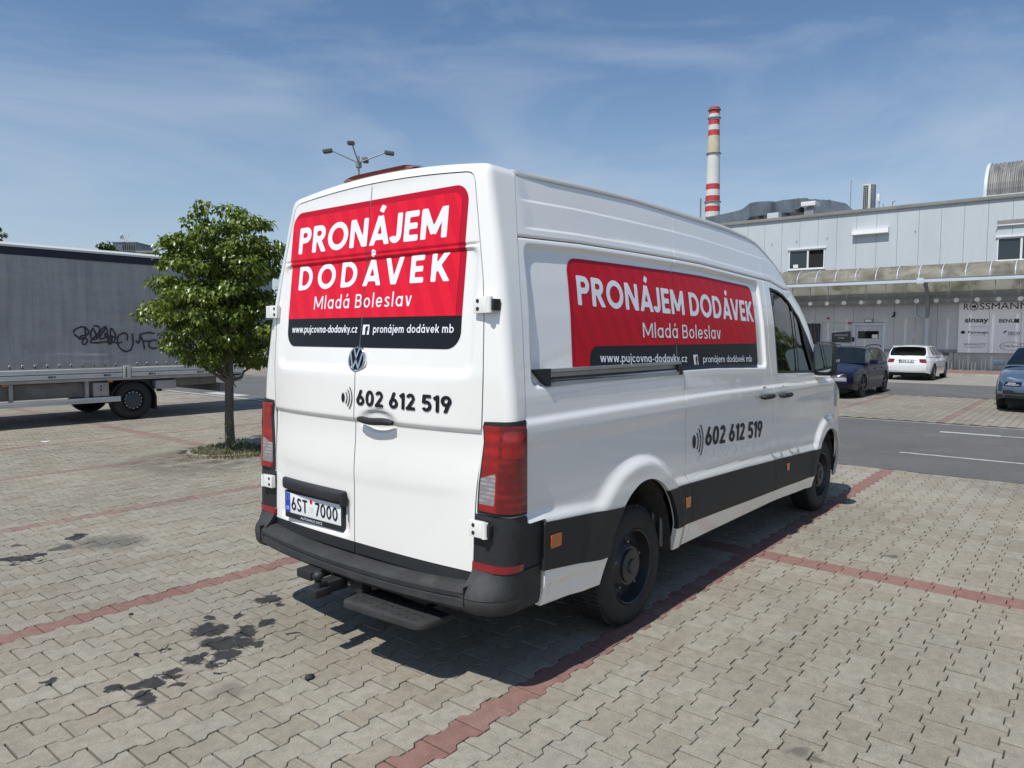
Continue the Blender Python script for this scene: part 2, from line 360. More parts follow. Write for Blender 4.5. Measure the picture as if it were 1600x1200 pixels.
def _sd_strokes(X, Y, strokes, h, ylo, yhi):
    d = np.full(X.shape, -9.)
    for s in strokes:
        if s[0] == 'L':
            _, x0, y0, x1, y1 = s; L = math.hypot(x1 - x0, y1 - y0) or 1e-6; tx, ty = (x1 - x0) / L, (y1 - y0) / L
            a = (X - x0) * tx + (Y - y0) * ty; b = np.abs((X - x0) * -ty + (Y - y0) * tx); e = np.minimum(np.minimum(a, L - a), h - b)
        else:
            _, cx, cy, rx, ry, a0, a1 = s; u, v = (X - cx) / rx, (Y - cy) / ry; r = np.hypot(u, v) + 1e-9; gr = np.hypot(u / rx, v / ry) / r
            e = h - np.abs(r - 1) / np.maximum(gr, 1e-6)
            if a1 - a0 < 2 * PI - .01:
                an = np.arctan2(v, u); mid = (a0 + a1) / 2; dd = (an - mid + PI) % (2 * PI) - PI; e = np.minimum(e, ((a1 - a0) / 2 - np.abs(dd)) * min(rx, ry))
        d = np.maximum(d, e)
    return np.minimum(d, np.minimum(Y - ylo, yhi - Y))
def signwrite(body, u0, u1, base, cap, P, m, parent, wt=.16, space=.10, off=.0045, tilt=0., shear=0., name='letter', res=None, flip=None):
    """letters cut from a fine grid laid on surface P; every letter is its own mesh"""
    h = wt / 2; adv = []; x = 0
    for i, ch in enumerate(body):
        w = _glyph(ch, h)[0]; adv.append(x); x += w + space * (1 if ch != ' ' else .6) - (.13 if body[i:i + 2] in ('ÁJ', 'ÁV', 'VE') and body[i:i + 2] != 'VE' else 0)
    tot = x - space; sx = abs(u1 - u0) / tot; s = 1 if u1 > u0 else -1; out = []
    st = res or wt / 4.2
    for ch, ax in zip(body, adv):
        w, strokes, ylo, yhi = _glyph(ch, h)
        if not strokes: continue
        ylo2 = ylo if ylo > -.05 else ylo
        gu = np.arange(-.06, w + .08, st); gv = np.arange(min(ylo, 0) - .03, min(yhi, 1.42) + .05, st) + .004
        fn = lambda a, b, strokes=strokes, ylo=ylo, yhi=yhi: _sd_strokes(np.asarray(a, float) + np.zeros_like(b), np.asarray(b, float) + np.zeros_like(a), strokes, h, ylo, yhi)
        def PP(a, b, ax=ax):
            xx = (a + ax) * sx; yy = b * cap
            return P(u0 + s * (xx + 0) + shear * yy, base + yy + tilt * xx)
        o = clip_patch(gu, gv, [fn], PP, name, m, parent, None, off, bool(flip))
        if o: out.append(o)
    return out
def plane_x(x): return lambda u, v: (x + 0 * u, u, v)      # surface facing -x: u = y, v = z
def sd_rrect(u, v, u0, u1, v0, v1, r):
    cx, cy, hx, hy = (u0 + u1) / 2, (v0 + v1) / 2, (u1 - u0) / 2 - r, (v1 - v0) / 2 - r
    dx, dy = np.abs(u - cx) - hx, np.abs(v - cy) - hy
    return r - (np.hypot(np.maximum(dx, 0), np.maximum(dy, 0)) + np.minimum(np.maximum(dx, dy), 0))
def sd_poly(u, v, pts):         # positive inside a convex polygon given counter-clockwise
    d = np.full(np.shape(u), 1e3); n = len(pts)
    for i in range(n):
        (x0, y0), (x1, y1) = pts[i], pts[(i + 1) % n]; L = math.hypot(x1 - x0, y1 - y0)
        d = np.minimum(d, ((x1 - x0) * (v - y0) - (y1 - y0) * (u - x0)) / L)
    return d
# ------------------------------------------------------------------ ground, paving, road
STAINS = [(0.052, 1.018, 0.08, 0.072, 1), (0.052, 0.884, 0.035, 0.049, 1), (-0.349, 0.997, 0.041, 0.036, 1), (-0.214, 0.901, 0.03, 0.028, 1), (-0.163, 0.675, 0.057, 0.06, 1), (-0.435, 0.834, 0.095, 0.093, 1), (-0.319, 0.664, 0.055, 0.09, 1), (-0.457, 0.598, 0.152, 0.085, 1), (-0.351, 0.482, 0.049, 0.049, 1), (-0.66, 0.548, 0.055, 0.071, 1), (-0.543, 0.459, 0.073, 0.078, 1), (-0.639, 0.423, 0.028, 0.034, 1), (-0.701, 0.775, 0.027, 0.03, 1), (-0.831, 0.842, 0.022, 0.023, 1), (-0.658, 0.292, 0.028, 0.026, 1), (-0.824, 0.478, 0.055, 0.056, 1), (-0.859, 0.34, 0.04, 0.031, 1), (-0.953, 0.453, 0.074, 0.062, 1), (-1.044, 0.511, 0.066, 0.037, 1), (-1.015, 0.327, 0.058, 0.058, 1), (-1.229, 0.853, 0.024, 0.03, 1), (-0.149, 0.435, 0.022, 0.024, 1), (-0.168, 3.533, 0.074, 0.116, 1), (-0.57, 3.592, 0.044, 0.037, .8), (-0.352, 3.271, 0.088, 0.106, .75), (-0.048, 3.148, 0.26, 0.2, .5), (-0.687, 3.226, 0.125, 0.082, 1), (-0.555, 3.208, 0.042, 0.05, 1), (-0.738, 3.08, 0.041, 0.039, 1), (-0.583, 3.028, 0.037, 0.032, 1), (-0.725, 0.093, 0.079, 0.064, 0.3), (0.48, -2.159, 0.045, 0.04, 0.5), (0.481, -2.25, 0.048, 0.035, 0.55), (3.62, -1.854, 0.045, 0.034, 0.7)]
def paver_mat(name, col, stained, red=False):
    m, t, b = base_mat(name)
    geo = t.new('ShaderNodeNewGeometry'); pos = geo.outputs['Position']
    at = t.new('ShaderNodeAttribute'); at.attribute_name = 'tone'; oi = t.new('ShaderNodeObjectInfo')
    wn_ = t.new('ShaderNodeTexWhiteNoise'); wn_.noise_dimensions = '1D'; t.l.new(t.math('ADD', t.math('MULTIPLY', at.outputs['Fac'], 91.7), t.math('MULTIPLY', oi.outputs['Random'], 57.3)), wn_.inputs['W'])
    rv = wn_.outputs['Value']; rc = wn_.outputs['Color']
    val = t.ramp(rv, 0, 1, .91, 1.08)
    big = t.ramp(t.noise(pos, .45, 3), .35, .65, .90, 1.07)
    val = t.math('MULTIPLY', val, big)
    fine = t.noise(pos, 420, 2, .7); val = t.math('MULTIPLY', val, t.ramp(fine, .25, .75, .72, 1.25))
    sp = t.noise(pos, 130, 3, .6); val = t.math('MULTIPLY', val, t.ramp(sp, .3, .7, .87, 1.1))
    mid = t.noise(pos, 16, 4, .6); val = t.math('MULTIPLY', val, t.ramp(mid, .25, .75, .86, 1.12))
    sx = t.new('ShaderNodeVectorMath', operation='SCALE'); sx.inputs[0].default_value = col; t.l.new(val, sx.inputs[3]); c = sx.outputs[0]
    hue = t.mix(rv, (1.025, .995, .96, 1), (.975, 1.0, 1.015, 1)) if not red else t.mix(rv, (1.05, 1, 1, 1), (.95, 1.03, 1.0, 1)); c = t.mix(1., c, hue, 'MULTIPLY')
    # light specks of aggregate
    vo = t.new('ShaderNodeTexVoronoi'); vo.inputs['Scale'].default_value = 150; t.l.new(pos, vo.inputs['Vector'])
    c = t.mix(t.math('MULTIPLY', t.ramp(vo.outputs['Distance'], .22, .10), t.ramp(t.noise(pos, 60, 2), .58, .68, 0, .55)), c, (.55, .53, .48, 1))
    c = t.mix(t.math('MULTIPLY', t.ramp(vo.outputs['Distance'], .2, .10), t.ramp(t.noise(pos, 47, 2), .60, .66, 0, .7)), c, (.10, .09, .08, 1))
    # trodden-in soil near the tree, grime patches
    dv = t.new('ShaderNodeVectorMath', operation='DISTANCE'); t.l.new(pos, dv.inputs[0]); dv.inputs[1].default_value = (2.55, 6.35, 0)
    soil = t.math('MULTIPLY', t.ramp(dv.outputs['Value'], 1.7, .3), t.ramp(t.noise(pos, 2.6, 5, .6), .35, .6, .1, .8))
    c = t.mix(soil, c, (.085, .075, .055, 1))
    g = t.ramp(t.noise(pos, 1.1, 6, .6, .5), .56, .78, 0, .25); c = t.mix(g, c, (.15, .135, .115, 1))
    rough = .86
    if stained:
        dn = t.new('ShaderNodeTexNoise'); dn.inputs['Scale'].default_value = 13; dn.inputs['Detail'].default_value = 3; t.l.new(pos, dn.inputs['Vector'])
        d1 = t.new('ShaderNodeVectorMath', operation='SUBTRACT'); t.l.new(dn.outputs['Color'], d1.inputs[0]); d1.inputs[1].default_value = (.5, .5, .5)
        d2 = t.new('ShaderNodeVectorMath', operation='MULTIPLY_ADD'); t.l.new(d1.outputs[0], d2.inputs[0]); d2.inputs[1].default_value = (.19, .19, 0); t.l.new(pos, d2.inputs[2]); p2 = d2.outputs[0]
        acc = None
        for x, y, a, bb, k in STAINS:
            mpn = t.new('ShaderNodeMapping', vector_type='TEXTURE'); mpn.inputs['Location'].default_value = (x, y, 0); mpn.inputs['Rotation'].default_value = (0, 0, -.877); mpn.inputs['Scale'].default_value = (a, bb, 50)
            t.l.new(p2, mpn.inputs[0]); ln = t.new('ShaderNodeVectorMath', operation='LENGTH'); t.l.new(mpn.outputs[0], ln.inputs[0])
            sft = .15 if k >= .75 else .55
            e = t.ramp(ln.outputs['Value'], 1 + sft, 1 - sft, 0, k); acc = e if acc is None else t.math('MAXIMUM', acc, e)
        c = t.mix(t.math('MULTIPLY', acc, t.ramp(mid, .2, .6, .82, .96)), c, (.022, .022, .023, 1))
        t.l.new(t.math('SUBTRACT', .86, t.math('MULTIPLY', acc, .25)), b.inputs['Roughness'])
    else: b.inputs['Roughness'].default_value = rough
    t.l.new(c, b.inputs['Base Color']); b.inputs['Specular IOR Level'].default_value = .3
    bn = t.new('ShaderNodeBump'); bn.inputs['Strength'].default_value = .5; bn.inputs['Distance'].default_value = .003; t.l.new(t.math('ADD', fine, sp), bn.inputs['Height']); t.l.new(bn.outputs[0], b.inputs['Normal'])
    return m
PG = (.272, .245, .198); PR = (.232, .130, .110)
MT['paver'] = paver_mat('grey_paver', PG, False); MT['paver_red'] = paver_mat('red_paver', PR, False, True)
MT['paver_s'] = paver_mat('oil_stained_paver', PG, True); MT['paver_rs'] = paver_mat('oil_stained_red_paver', PR, True, True)
MT['joint'] = mat('joint_sand', (.048, .043, .033), .95, var=.35, vscale=9, bump=.3, bscale=200, coord='Object', dirt=((.034, .044, .022), .8, 1.6))
MT['asphalt'] = mat('worn_asphalt', (.108, .107, .104), .88, var=.14, vscale=.5, bump=.7, bscale=170, dirt=((.16, .155, .14), .6, .9))
_m = MT['asphalt']; _t = NT(_m); _b = _t.n['Principled BSDF']
_g = _t.new('ShaderNodeNewGeometry'); _f = _t.noise(_g.outputs['Position'], 190, 2, .8); _s = _b.inputs['Base Color'].links[0].from_socket
_t.l.new(_t.mix(1., _s, _t.mix(_t.ramp(_f, .35, .68), (.62, .62, .62, 1), (1.45, 1.45, 1.42, 1)), 'MULTIPLY'), _b.inputs['Base Color'])
MT['ground'] = mat('dusty_ground', (.17, .16, .12), .95, var=.3, vscale=.2)
MT['paint'] = mat('worn_road_paint', (.46, .455, .43), .7, var=.2, vscale=14, dirt=((.16, .155, .145), 1., 26))
MT['paver_faded'] = paver_mat('faded_red_paver', (.245, .170, .145), False, True)
MT['walk'] = mat('red_brown_walkway', (.19, .125, .10), .9, var=.2, vscale=2.2)
MT['far_paving'] = mat('far_paving', (.255, .235, .20), .9, var=.12, vscale=1.5)
MT['kerb'] = mat('concrete_kerb', (.36, .34, .30), .9, var=.2, vscale=5, bump=.3, bscale=70)
def sheet(name, x0, x1, y0, y1, z, m, parent=None, kind='structure'):
    o = mesh_obj(name, [(x0, y0, z), (x1, y0, z), (x1, y1, z), (x0, y1, z)], [(0, 1, 2, 3)], m, parent, False)
    if kind and parent is None: o['kind'] = kind
    return o
sheet('ground', -1500, 1500, -1500, 1500, -.06, MT['ground'])
paving = sheet('car_park_paving', -3.4, 7.63, -22.8, 26.4, -.015, MT['joint'])
paving2 = sheet('far_bay_paving', 13.66, 20.95, -25, 31, -.009, MT['joint'])
PL, PW, PX0, PY0, HD = .2045, .1444, -.0225, -.995, .0125
def wsign(x, even):     # +1 where the column is wide
    f = ((x - PX0) / PL + (0 if even else .5)) % 1.; f = min(f, 1 - f)      # 0 at a joint, .5 at mid block
    return 1 if f < .25 else -1
def proj(p):
    d = np.asarray(p, float) - CAM; z = d @ cW
    if z < .05: return None
    return 800 + FPX * (d @ cR) / z, 600 - FPX * (d @ cU) / z, z
def outline(xa, xb, yc, even, gap):
    """plan outline of one piece of a wavy column between xa and xb"""
    xs = []; x = xa + gap
    k = math.floor((xa - PX0) / PL * 2 - 3)
    br = sorted(PX0 + PL * (.25 + .5 * j) for j in range(k, k + 12)); br = [q for q in br if xa + .02 < q < xb - .02]
    ge = gap * 1.45; gap = gap * .85
    up = [(xa + ge, wsign(xa + .004, even))]
    for q in br:
        up += [(q - .011, wsign(q - .03, even)), (q + .011, wsign(q + .03, even))]
    up.append((xb - ge, wsign(xb - .004, even)))
    a = [(x, yc + PW / 2 + HD * s - gap) for x, s in up]; b = [(x, yc - PW / 2 - HD * s + gap) for x, s in up]
    return b + a[::-1]      # counter-clockwise
def paver_geo(poly, cx, cy, top=0., drop=.0025, ch=.0018, deep=.016):
    n = len(poly); ins = []
    for i in range(n):
        p0, p1, p2 = np.array(poly[i - 1]), np.array(poly[i]), np.array(poly[(i + 1) % n])
        e1 = (p1 - p0) / np.linalg.norm(p1 - p0); e2 = (p2 - p1) / np.linalg.norm(p2 - p1); n1 = np.array([-e1[1], e1[0]]); n2 = np.array([-e2[1], e2[0]])
        bs = (n1 + n2); bs = bs / max(.35, 1 + n1 @ n2); ins.append(p1 + bs * ch)
    v = [(x - cx, y - cy, top) for x, y in ins] + [(x - cx, y - cy, top - drop) for x, y in poly] + [(x - cx, y - cy, top - deep) for x, y in poly]
    f = [tuple(range(n))] + [(n + i, n + (i + 1) % n, (i + 1) % n, i) for i in range(n)] + [(2 * n + i, 2 * n + (i + 1) % n, n + (i + 1) % n, n + i) for i in range(n)]
    return v, f
def visible(x, y, pad=70):
    q = proj((x, y, 0))
    return q is not None and -pad < q[0] < 1600 + pad and q[1] < 1200 + pad * 2
pieces = []
RED_COLS = {k for k in range(-90, 400, 18)}
for k in range(-150, 190):
    yc = PY0 + k * PW; even = k % 2 == 0
    c0 = -.5 if not even else 0
    xs = [PX0 + (j + c0) * PL for j in range(-16, 39)]
    segs = list(zip(xs[:-1], xs[1:]))
    if even:        # the cross row of red barrels: joints shift by half a block
        a, b = PX0 + 14.5 * PL, PX0 + 15.5 * PL; ns = []
        for s0, s1 in segs:
            if s1 <= a + .01 and s1 > a - .11 and s0 < a - .15: ns.append((s0, s1, 0))
            elif s0 < a - .01 and s1 > a + .01: ns.append((s0, a, 0))
            elif s0 < b - .01 and s1 > b + .01: ns += [(a, b, 1), (b, s1, 0)]
            else: ns.append((s0, s1, 0))
        segs = ns
    else: segs = [(s0, s1, 1 if abs((s0 + s1) / 2 - (PX0 + 15 * PL)) < .05 else 0) for s0, s1 in segs]
    for s0, s1, r in segs:
        if s1 > 7.64: s1 = 7.64
        if s1 - s0 < .05: continue
        cx = (s0 + s1) / 2
        if math.hypot(cx - 3.05, yc - 6.83) < .6: continue
        if not visible(cx, yc) and math.hypot(cx - CAM[0], yc - CAM[1]) < 2.2 and cx < CAM[0]: continue
        pieces.append((math.hypot(cx - CAM[0], yc - CAM[1]) * .97 if visible(cx, yc) else 50 + abs(yc), s0, s1, yc, even, r or k in RED_COLS))
pieces.sort(key=lambda q: q[0])
def is_stained(x, y): return any(math.hypot(x - s[0], y - s[1]) < max(s[2], s[3]) + .22 for s in STAINS)
def onscreen(p): q = proj((p[1], p[3], 0)); return q is not None and -5 < q[0] < 1605 and q[1] < 1205
shared = {}; ngeo = ([], [], [], []); n_ind = 0
for d, s0, s1, yc, even, red in pieces:
    full = abs(s1 - s0 - PL) < .001; cx = (s0 + s1) / 2; st = is_stained(cx, yc)
    dz = rnd.uniform(-.002, .002)
    barrel = full and wsign(cx, even) > 0
    fade = red and yc > 4
    if n_ind < 300 and not fade and full and onscreen((d, s0, s1, yc)):
        key = (red, st, barrel, even)
        if key not in shared:
            v, f = paver_geo(outline(s0, s1, yc, even, .0031), cx, yc); o = mesh_obj('paver_block', v, f, MT['paver_red' if red and not st else 'paver_rs' if red else 'paver_s' if st else 'paver'], None, False); shared[key] = o.data
        else: o = link(bpy.data.objects.new('paver_block', shared[key]))
        o.location = (cx, yc, dz); o.rotation_euler = (rnd.gauss(0, .006), rnd.gauss(0, .005), rnd.gauss(0, .006)); o.parent = paving; n_ind += 1
        continue
    v, f = paver_geo(outline(s0, s1, yc, even, .0031), cx, yc)
    if d >= 50: f = f[:1]; v = v[:len(v) // 3]
    elif d > 11: f = f[:1] + f[1:1 + (len(f) - 1) // 2]
    tx, ty = rnd.gauss(0, .006), rnd.gauss(0, .005); o0 = len(ngeo[0]); tone = rnd.random()
    ngeo[0].extend((cx + a, yc + b, c + dz + a * ty + b * tx) for a, b, c in v); ngeo[1].extend(tuple(i + o0 for i in q) for q in f)
    ngeo[2].extend([4 if fade else (2 if st else 0) + (1 if red else 0)] * len(f)); ngeo[3].extend([tone] * len(f))
def add_tone(o, vals):
    a = o.data.attributes.new('tone', 'FLOAT', 'FACE'); a.data.foreach_set('value', vals)
o = mesh_obj('paver_blocks', ngeo[0], ngeo[1], None, paving, False, None, [MT['paver'], MT['paver_red'], MT['paver_s'], MT['paver_rs'], MT['paver_faded']], ngeo[2]); add_tone(o, ngeo[3]); o['kind'] = 'stuff'
# far bays across the road: same blocks, coarse
v_, f_, m_, t_ = [], [], [], []
for k in range(-170, 220):
    yc = PY0 + .38 + k * PW; even = k % 2 == 0; c0 = 0 if even else -.5
    for j in range(66, 105):
        s0 = PX0 + (j + c0) * PL; s1 = s0 + PL
        if s0 < 13.68 or s1 > 20.95: continue
        q = proj(((s0 + s1) / 2, yc, 0))
        if q is None or not (-700 < q[0] < 3200): continue
        pl = outline(s0, s1, yc, even, .004); i0 = len(v_); z = rnd.uniform(-.001, .001)
        v_ += [(x, y, z) for x, y in pl]; f_.append(tuple(range(i0, i0 + len(pl)))); m_.append(1 if k % 16 == 0 else 0); t_.append(rnd.random())
o = mesh_obj('paver_blocks', v_, f_, None, paving2, False, None, [MT['paver'], MT['paver_faded']], m_); add_tone(o, t_); o['kind'] = 'stuff'
# carriageways
def road_sheet(name, x0, x1, z): 
    return sheet(name, x0, x1, -60, 90, z, MT['asphalt'])
road_sheet('road', 7.665, 13.63, -.002); road_sheet('inner_road', 20.98, 27.2, -.002)
tag(sheet('far_bay_row', 27.23, 33.6, -60, 90, -.004, MT['far_paving']))
walk = MB().box(33.72, 38.5, -60, 40, -.05, .10).build('walkway', MT['walk'], None, False); walk['kind'] = 'structure'
kb = thing('kerb', 'pale concrete kerb stones edging the red-brown walkway in front of the building', 'kerb', (33.66, 0, 0))
MB().box(33.6, 33.72, -60, 40, -.05, .11, .01).build('kerb_stone', MT['kerb'], kb)
for x0, x1 in ((7.635, 7.66),): sheet('road_joint', x0, x1, -60, 90, -.0065, MT['door_inner'])
def line_marks(name, segs, parent=None):
    v, f = [], []
    for x0, x1, y0, y1 in segs:
        n = max(1, int((y1 - y0) / .12))
        i0 = len(v)
        for i in range(n + 1):
            y = y0 + (y1 - y0) * i / n; v += [(x0 + rnd.uniform(-.008, .008), y, .002), (x1 + rnd.uniform(-.008, .008), y, .002)]
            if i: f.append((i0 + 2 * i - 2, i0 + 2 * i - 1, i0 + 2 * i + 1, i0 + 2 * i))
    o = mesh_obj(name, v, f, MT['paint'], parent, False); o['kind'] = 'structure'; return o
line_marks('road_marking', [(9.22, 9.30, -30, -.80), (12.20, 12.36, -1.75, -.85), (12.24, 12.32, -30, -1.75)])
line_marks('road_marking', [(7.75, 7.88, 13.6, 19.0), (8.05, 8.5, 15.4, 17.2)])
line_marks('road_marking', [(13.55, 13.62, -30, 30)])
# ------------------------------------------------------------------ the delivery van (x forward, right side at -y)
van = thing('delivery_van', 'white high-roof panel van with red rental advertising on rear doors and side', 'van', (2.8, 0, 0))
I = np.interp
_PZ = [.28, .40, .50, .80, .86, 1.20, 1.40, 1.58, 1.78, 1.94, 2.10, 2.27, 2.40, 2.50]; _PY = [.955, .985, 1.010, 1.022, 1.018, 1.012, .998, .972, .944, .914, .878, .838, .806, .782]
_AX = [.25, .53, .89, 1.30, 1.91, 2.53, 2.89, 3.28, 3.50, 3.70, 3.90, 4.04, 4.12, 4.21, 4.42, 4.53, 4.64, 4.80, 5.10, 5.50, 5.72]
_AZ = [2.500, 2.516, 2.532, 2.543, 2.546, 2.541, 2.534, 2.503, 2.468, 2.405, 2.328, 2.251, 2.180, 2.105, 1.975, 1.813, 1.62, 1.40, 1.25, 1.12, .98]
def zt(x): return I(x, _AX, _AZ)
def arch_(x): return I(x, [.25, .8, 1.3, 1.9, 2.3, 2.8, 3.4, 3.65, 4.0], [0, .020, .026, .030, .028, .012, -.008, -.014, -.06])
def z_tr(x): return I(x, [.13, .245, .93, 1.645, 2.75, 4.51, 5.7], [.815, .81, .757, .757, .722, .648, .62])      # top of dark trim
def z_tb(x): return I(x, [.13, .26, .75, 1.75, 2.87, 4.34, 5.7], [.58, .572, .51, .485, .449, .41, .38])
def z_sill(x): return I(x, [.1, .2, .79, 1.86, 3.46, 4.47, 5.7], [.40, .395, .352, .338, .335, .30, .28])
def rho(x, z, xc, a, b, z0=.33): return np.sqrt(((x - xc) / a) ** 2 + (np.maximum(z - z0, 0) / b) ** 2)
def rin(x, z): return np.minimum(rho(x, z, 1.225, .43, .535), rho(x, z, 4.84, .42, .475))
def x_p(z): return I(z, [.85, .87, 1.295, 1.913, 2.163, 2.521], [.13, .13, .136, .206, .254, .335])
def x_s2(z): return I(z, [.30, .343, .485, .734, .78, .82, .87, 1.192, 1.33, 1.406, 1.508, 1.771, 2.084, 2.19, 2.52], [1.857, 1.857, 1.868, 1.82, 1.775, 1.755, 1.775, 1.765, 1.78, 1.787, 1.752, 1.774, 1.834, 1.881, 2.008])
def x_s3(z): return I(z, [.30, .45, .60, .753, .9, 1.066, 1.58, 2.153, 2.33, 2.46], [3.41, 3.40, 3.365, 3.315, 3.325, 3.34, 3.341, 3.455, 3.50, 3.50])
def Yside(x, z):
    a = arch_(x); zz = z - a; y = I(np.clip(zz, 0, 2.5), _PZ, _PY)
    k = I(x, [3.5, 4.0, 4.24, 4.42, 4.53, 4.64, 4.8, 5.1], [0, .02, .033, .043, .037, .040, .05, .05]); y = y - k * np.clip((z - 1.38) / np.maximum(zt(x) - 1.38, .05), 0, 1)
    y = y - .17 * (np.clip(x - 4.9, 0, 2) / .9) ** 2
    y = y + .013 * sstep((1.31 + a * .3 - z) / .035) - .009 * sstep((1.245 - z) / .10)       # shoulder line
    rf_ = sstep((x - .31) / .12) * (1 - .6 * sstep((x - 3.6) / .3)); y = y - rf_ * (.009 * sstep((zz - 2.207) / .009) + .008 * sstep((zz - 2.347) / .009)) + rf_ * .010 * sstep((zz - 2.17) / .30)                # two roof ribs
    y = y - .010 * np.exp(-((zz - 2.163) / .006) ** 2)                                                # joint under roof side panel
    u = x - .12 * (z - 1.5); d = sd_rrect(u, z - a, .215, 3.262, 1.437, 2.137, .055)
    y = y - .022 * sstep(d / .028)
    # trim ledge and arches
    y = y + .020 * sstep((z_tr(x) + .055 - z) / .05)
    ri = rho(x, z, 1.225, .43, .535); ro = rho(x, z, 1.15, .66, .69); s = np.where(ri < 1, 1, np.clip((1 - ro), 0, 9) / (np.clip(1 - ro, 0, 9) + np.clip(ri - 1, 0, 9) + 1e-6))
    rj = rho(x, z, 4.84, .42, .475); rk = rho(x, z, 4.84, .58, .62); s2 = np.where(rj < 1, 1, np.clip((1 - rk), 0, 9) / (np.clip(1 - rk, 0, 9) + np.clip(rj - 1, 0, 9) + 1e-6))
    low = 1 - sstep((z_tr(x) + .055 - z) / .05) * .55
    y = y + (.032 * sstep(s / .36) + .028 * sstep(s2 / .42)) * low
    # pressed relief in the white skirt behind the rear wheel
    y = y - .010 * sstep(sd_rrect(x + .0 * z, z + .06 * (x - .3), .30, .74, .43, .495, .02) / .012) * (x < .8)
    return y
def gutter(x): return np.minimum(I(x, [.27, .39, .67, 1.05, 1.49, 1.95, 2.57, 2.94, 3.33, 3.52, 3.72], [2.470, 2.476, 2.486, 2.500, 2.511, 2.505, 2.497, 2.490, 2.470, 2.445, 2.378]), zt(x) - .026)
def PS(sg): return lambda u, v: (u, sg * Yside(u, v), v)
zs_f = np.unique(np.round(np.concatenate([np.arange(.27, 1.26, .018), np.arange(1.24, 1.34, .010), np.arange(1.34, 1.42, .018), np.arange(1.42, 1.50, .008), np.arange(1.50, 2.08, .018), np.arange(2.08, 2.14, .008), np.arange(2.14, 2.24, .0045), np.arange(2.24, 2.33, .015), np.arange(2.33, 2.40, .0045), np.arange(2.40, 2.57, .009)]), 4))
xs_f = np.unique(np.round(np.concatenate([np.arange(.10, .44, .008), np.arange(.44, 3.18, .022), np.arange(3.18, 3.42, .008), np.arange(3.42, 5.8, .022)]), 4))
WIN = [(3.475, 1.388), (4.60, 1.352), (4.57, 1.50), (4.44, 1.70), (4.30, 1.87), (4.10, 2.00), (3.95, 2.055), (3.80, 2.082), (3.575, 2.098)]
def f_win(u, v): return sd_poly(u, v, WIN)
G = .0034
gapz = lambda x: 2.163 + arch_(x)
def f_top(u, v): return gutter(u) - v
F_ARCH = lambda u, v: (rin(u, v) - 1) * .45
SILL = lambda u, v: v - z_sill(u)
def side_panels(sg, xs, zs, detail=True):
    fl = sg > 0; P = PS(sg); th = (0, -sg * .030, 0)
    def pt(name, fns, m=None, off=0, parent=None, thick=th, lab=None):
        o = clip_patch(xs, zs, fns, P, name, m or MT['white'], parent or van, thick, off, fl)
        if o and lab: o['label'] = lab
        return o
    up = lambda u, v: v - gapz(u) - G * .6; dn = lambda u, v: gapz(u) - G * .6 - v
    pt('rear_quarter_panel', [F_ARCH, SILL, dn, lambda u, v: u - x_p(v) - G, lambda u, v: x_s2(v) - G - u, lambda u, v: np.maximum(u - .262, v - .825)])
    pt('roof_side_panel', [up, f_top, lambda u, v: u - x_p(v) - G, lambda u, v: x_s2(v) - G * .6 - u])
    pt('roof_side_panel', [up, f_top, lambda u, v: u - x_s2(v) - G * .6, lambda u, v: x_s3(v) - G * .6 - u])
    pt('roof_side_panel', [up, f_top, lambda u, v: u - x_s3(v) - G * .6, lambda u, v: 4.7 - u])
    sd = pt('sliding_door' if sg < 0 else 'side_panel', [dn, SILL, F_ARCH, lambda u, v: u - x_s2(v) - G, lambda u, v: x_s3(v) - G - u])
    fd = pt('front_door', [dn, SILL, F_ARCH, f_top, lambda u, v: u - x_s3(v) - G, lambda u, v: -f_win(u, v), lambda u, v: I(v, [.3, 1.38, 1.40, 2.3], [4.487, 4.487, 4.95, 4.95]) - u])
    fe = pt('front_fender', [SILL, F_ARCH, f_top, lambda u, v: u - 4.492, lambda u, v: 1.378 - v, lambda u, v: 5.74 - u])
    # glass with dark surround, sail triangle, divider
    def Pin(u, v): x, y, z = P(u, v); return x, y - sg * .012, z
    g = clip_patch(xs, zs, [f_win], Pin, 'window', MT['glass_dark'], fd, None, 0, fl)
    sf = clip_patch(np.arange(3.4, 4.8, .03), np.arange(1.3, 2.2, .03), [f_win, lambda u, v: np.maximum(.022 - f_win(u, v), .016 - np.abs(u - 4.03 - (v - 1.4) * .20))], PS(sg), 'window_seal', MT['black_plastic'], fd, None, -.002 if False else .0, fl)
    clip_patch(np.arange(4.3, 4.8, .03), np.arange(1.3, 2.2, .03), [f_win, lambda u, v: u - 4.40 + (v - 1.36) * .35], PS(sg), 'mirror_sail', MT['black_plastic'], fd, None, .002, fl)
    # dark lower cladding
    tr = lambda u, v: np.minimum(z_tr(u) - v, v - z_tb(u)) - .001
    for a, b, par in ((lambda z: .243 + 0 * z, lambda z: 1.2 + 0 * z, van), (lambda z: 1.2 + 0 * z, lambda z: x_s2(z) - G, van), (x_s2, x_s3, sd), (lambda z: x_s3(z) + G, lambda z: 4.60 + 0 * z, fd)):
        clip_patch(xs, zs, [tr, F_ARCH, lambda u, v, a=a: u - a(v) - .001, lambda u, v, b=b: b(v) - u], P, 'lower_cladding', MT['black_plastic'], par, th, .007, fl)
    for x, z, w, h in ((.33, .705, .042, .032), (1.772, .632, .032, .034), (3.655, .598, .022, .03)):
        clip_patch(np.linspace(x - w, x + w, 5), np.linspace(z - h, z + h, 5), [], P, 'side_marker', MT['orange'], van, th, .0125, fl)
    return sd, fd
s_door, f_door = side_panels(-1, xs_f, zs_f)
side_panels(1, np.arange(.10, 5.80, .05), np.arange(.27, 2.57, .03))
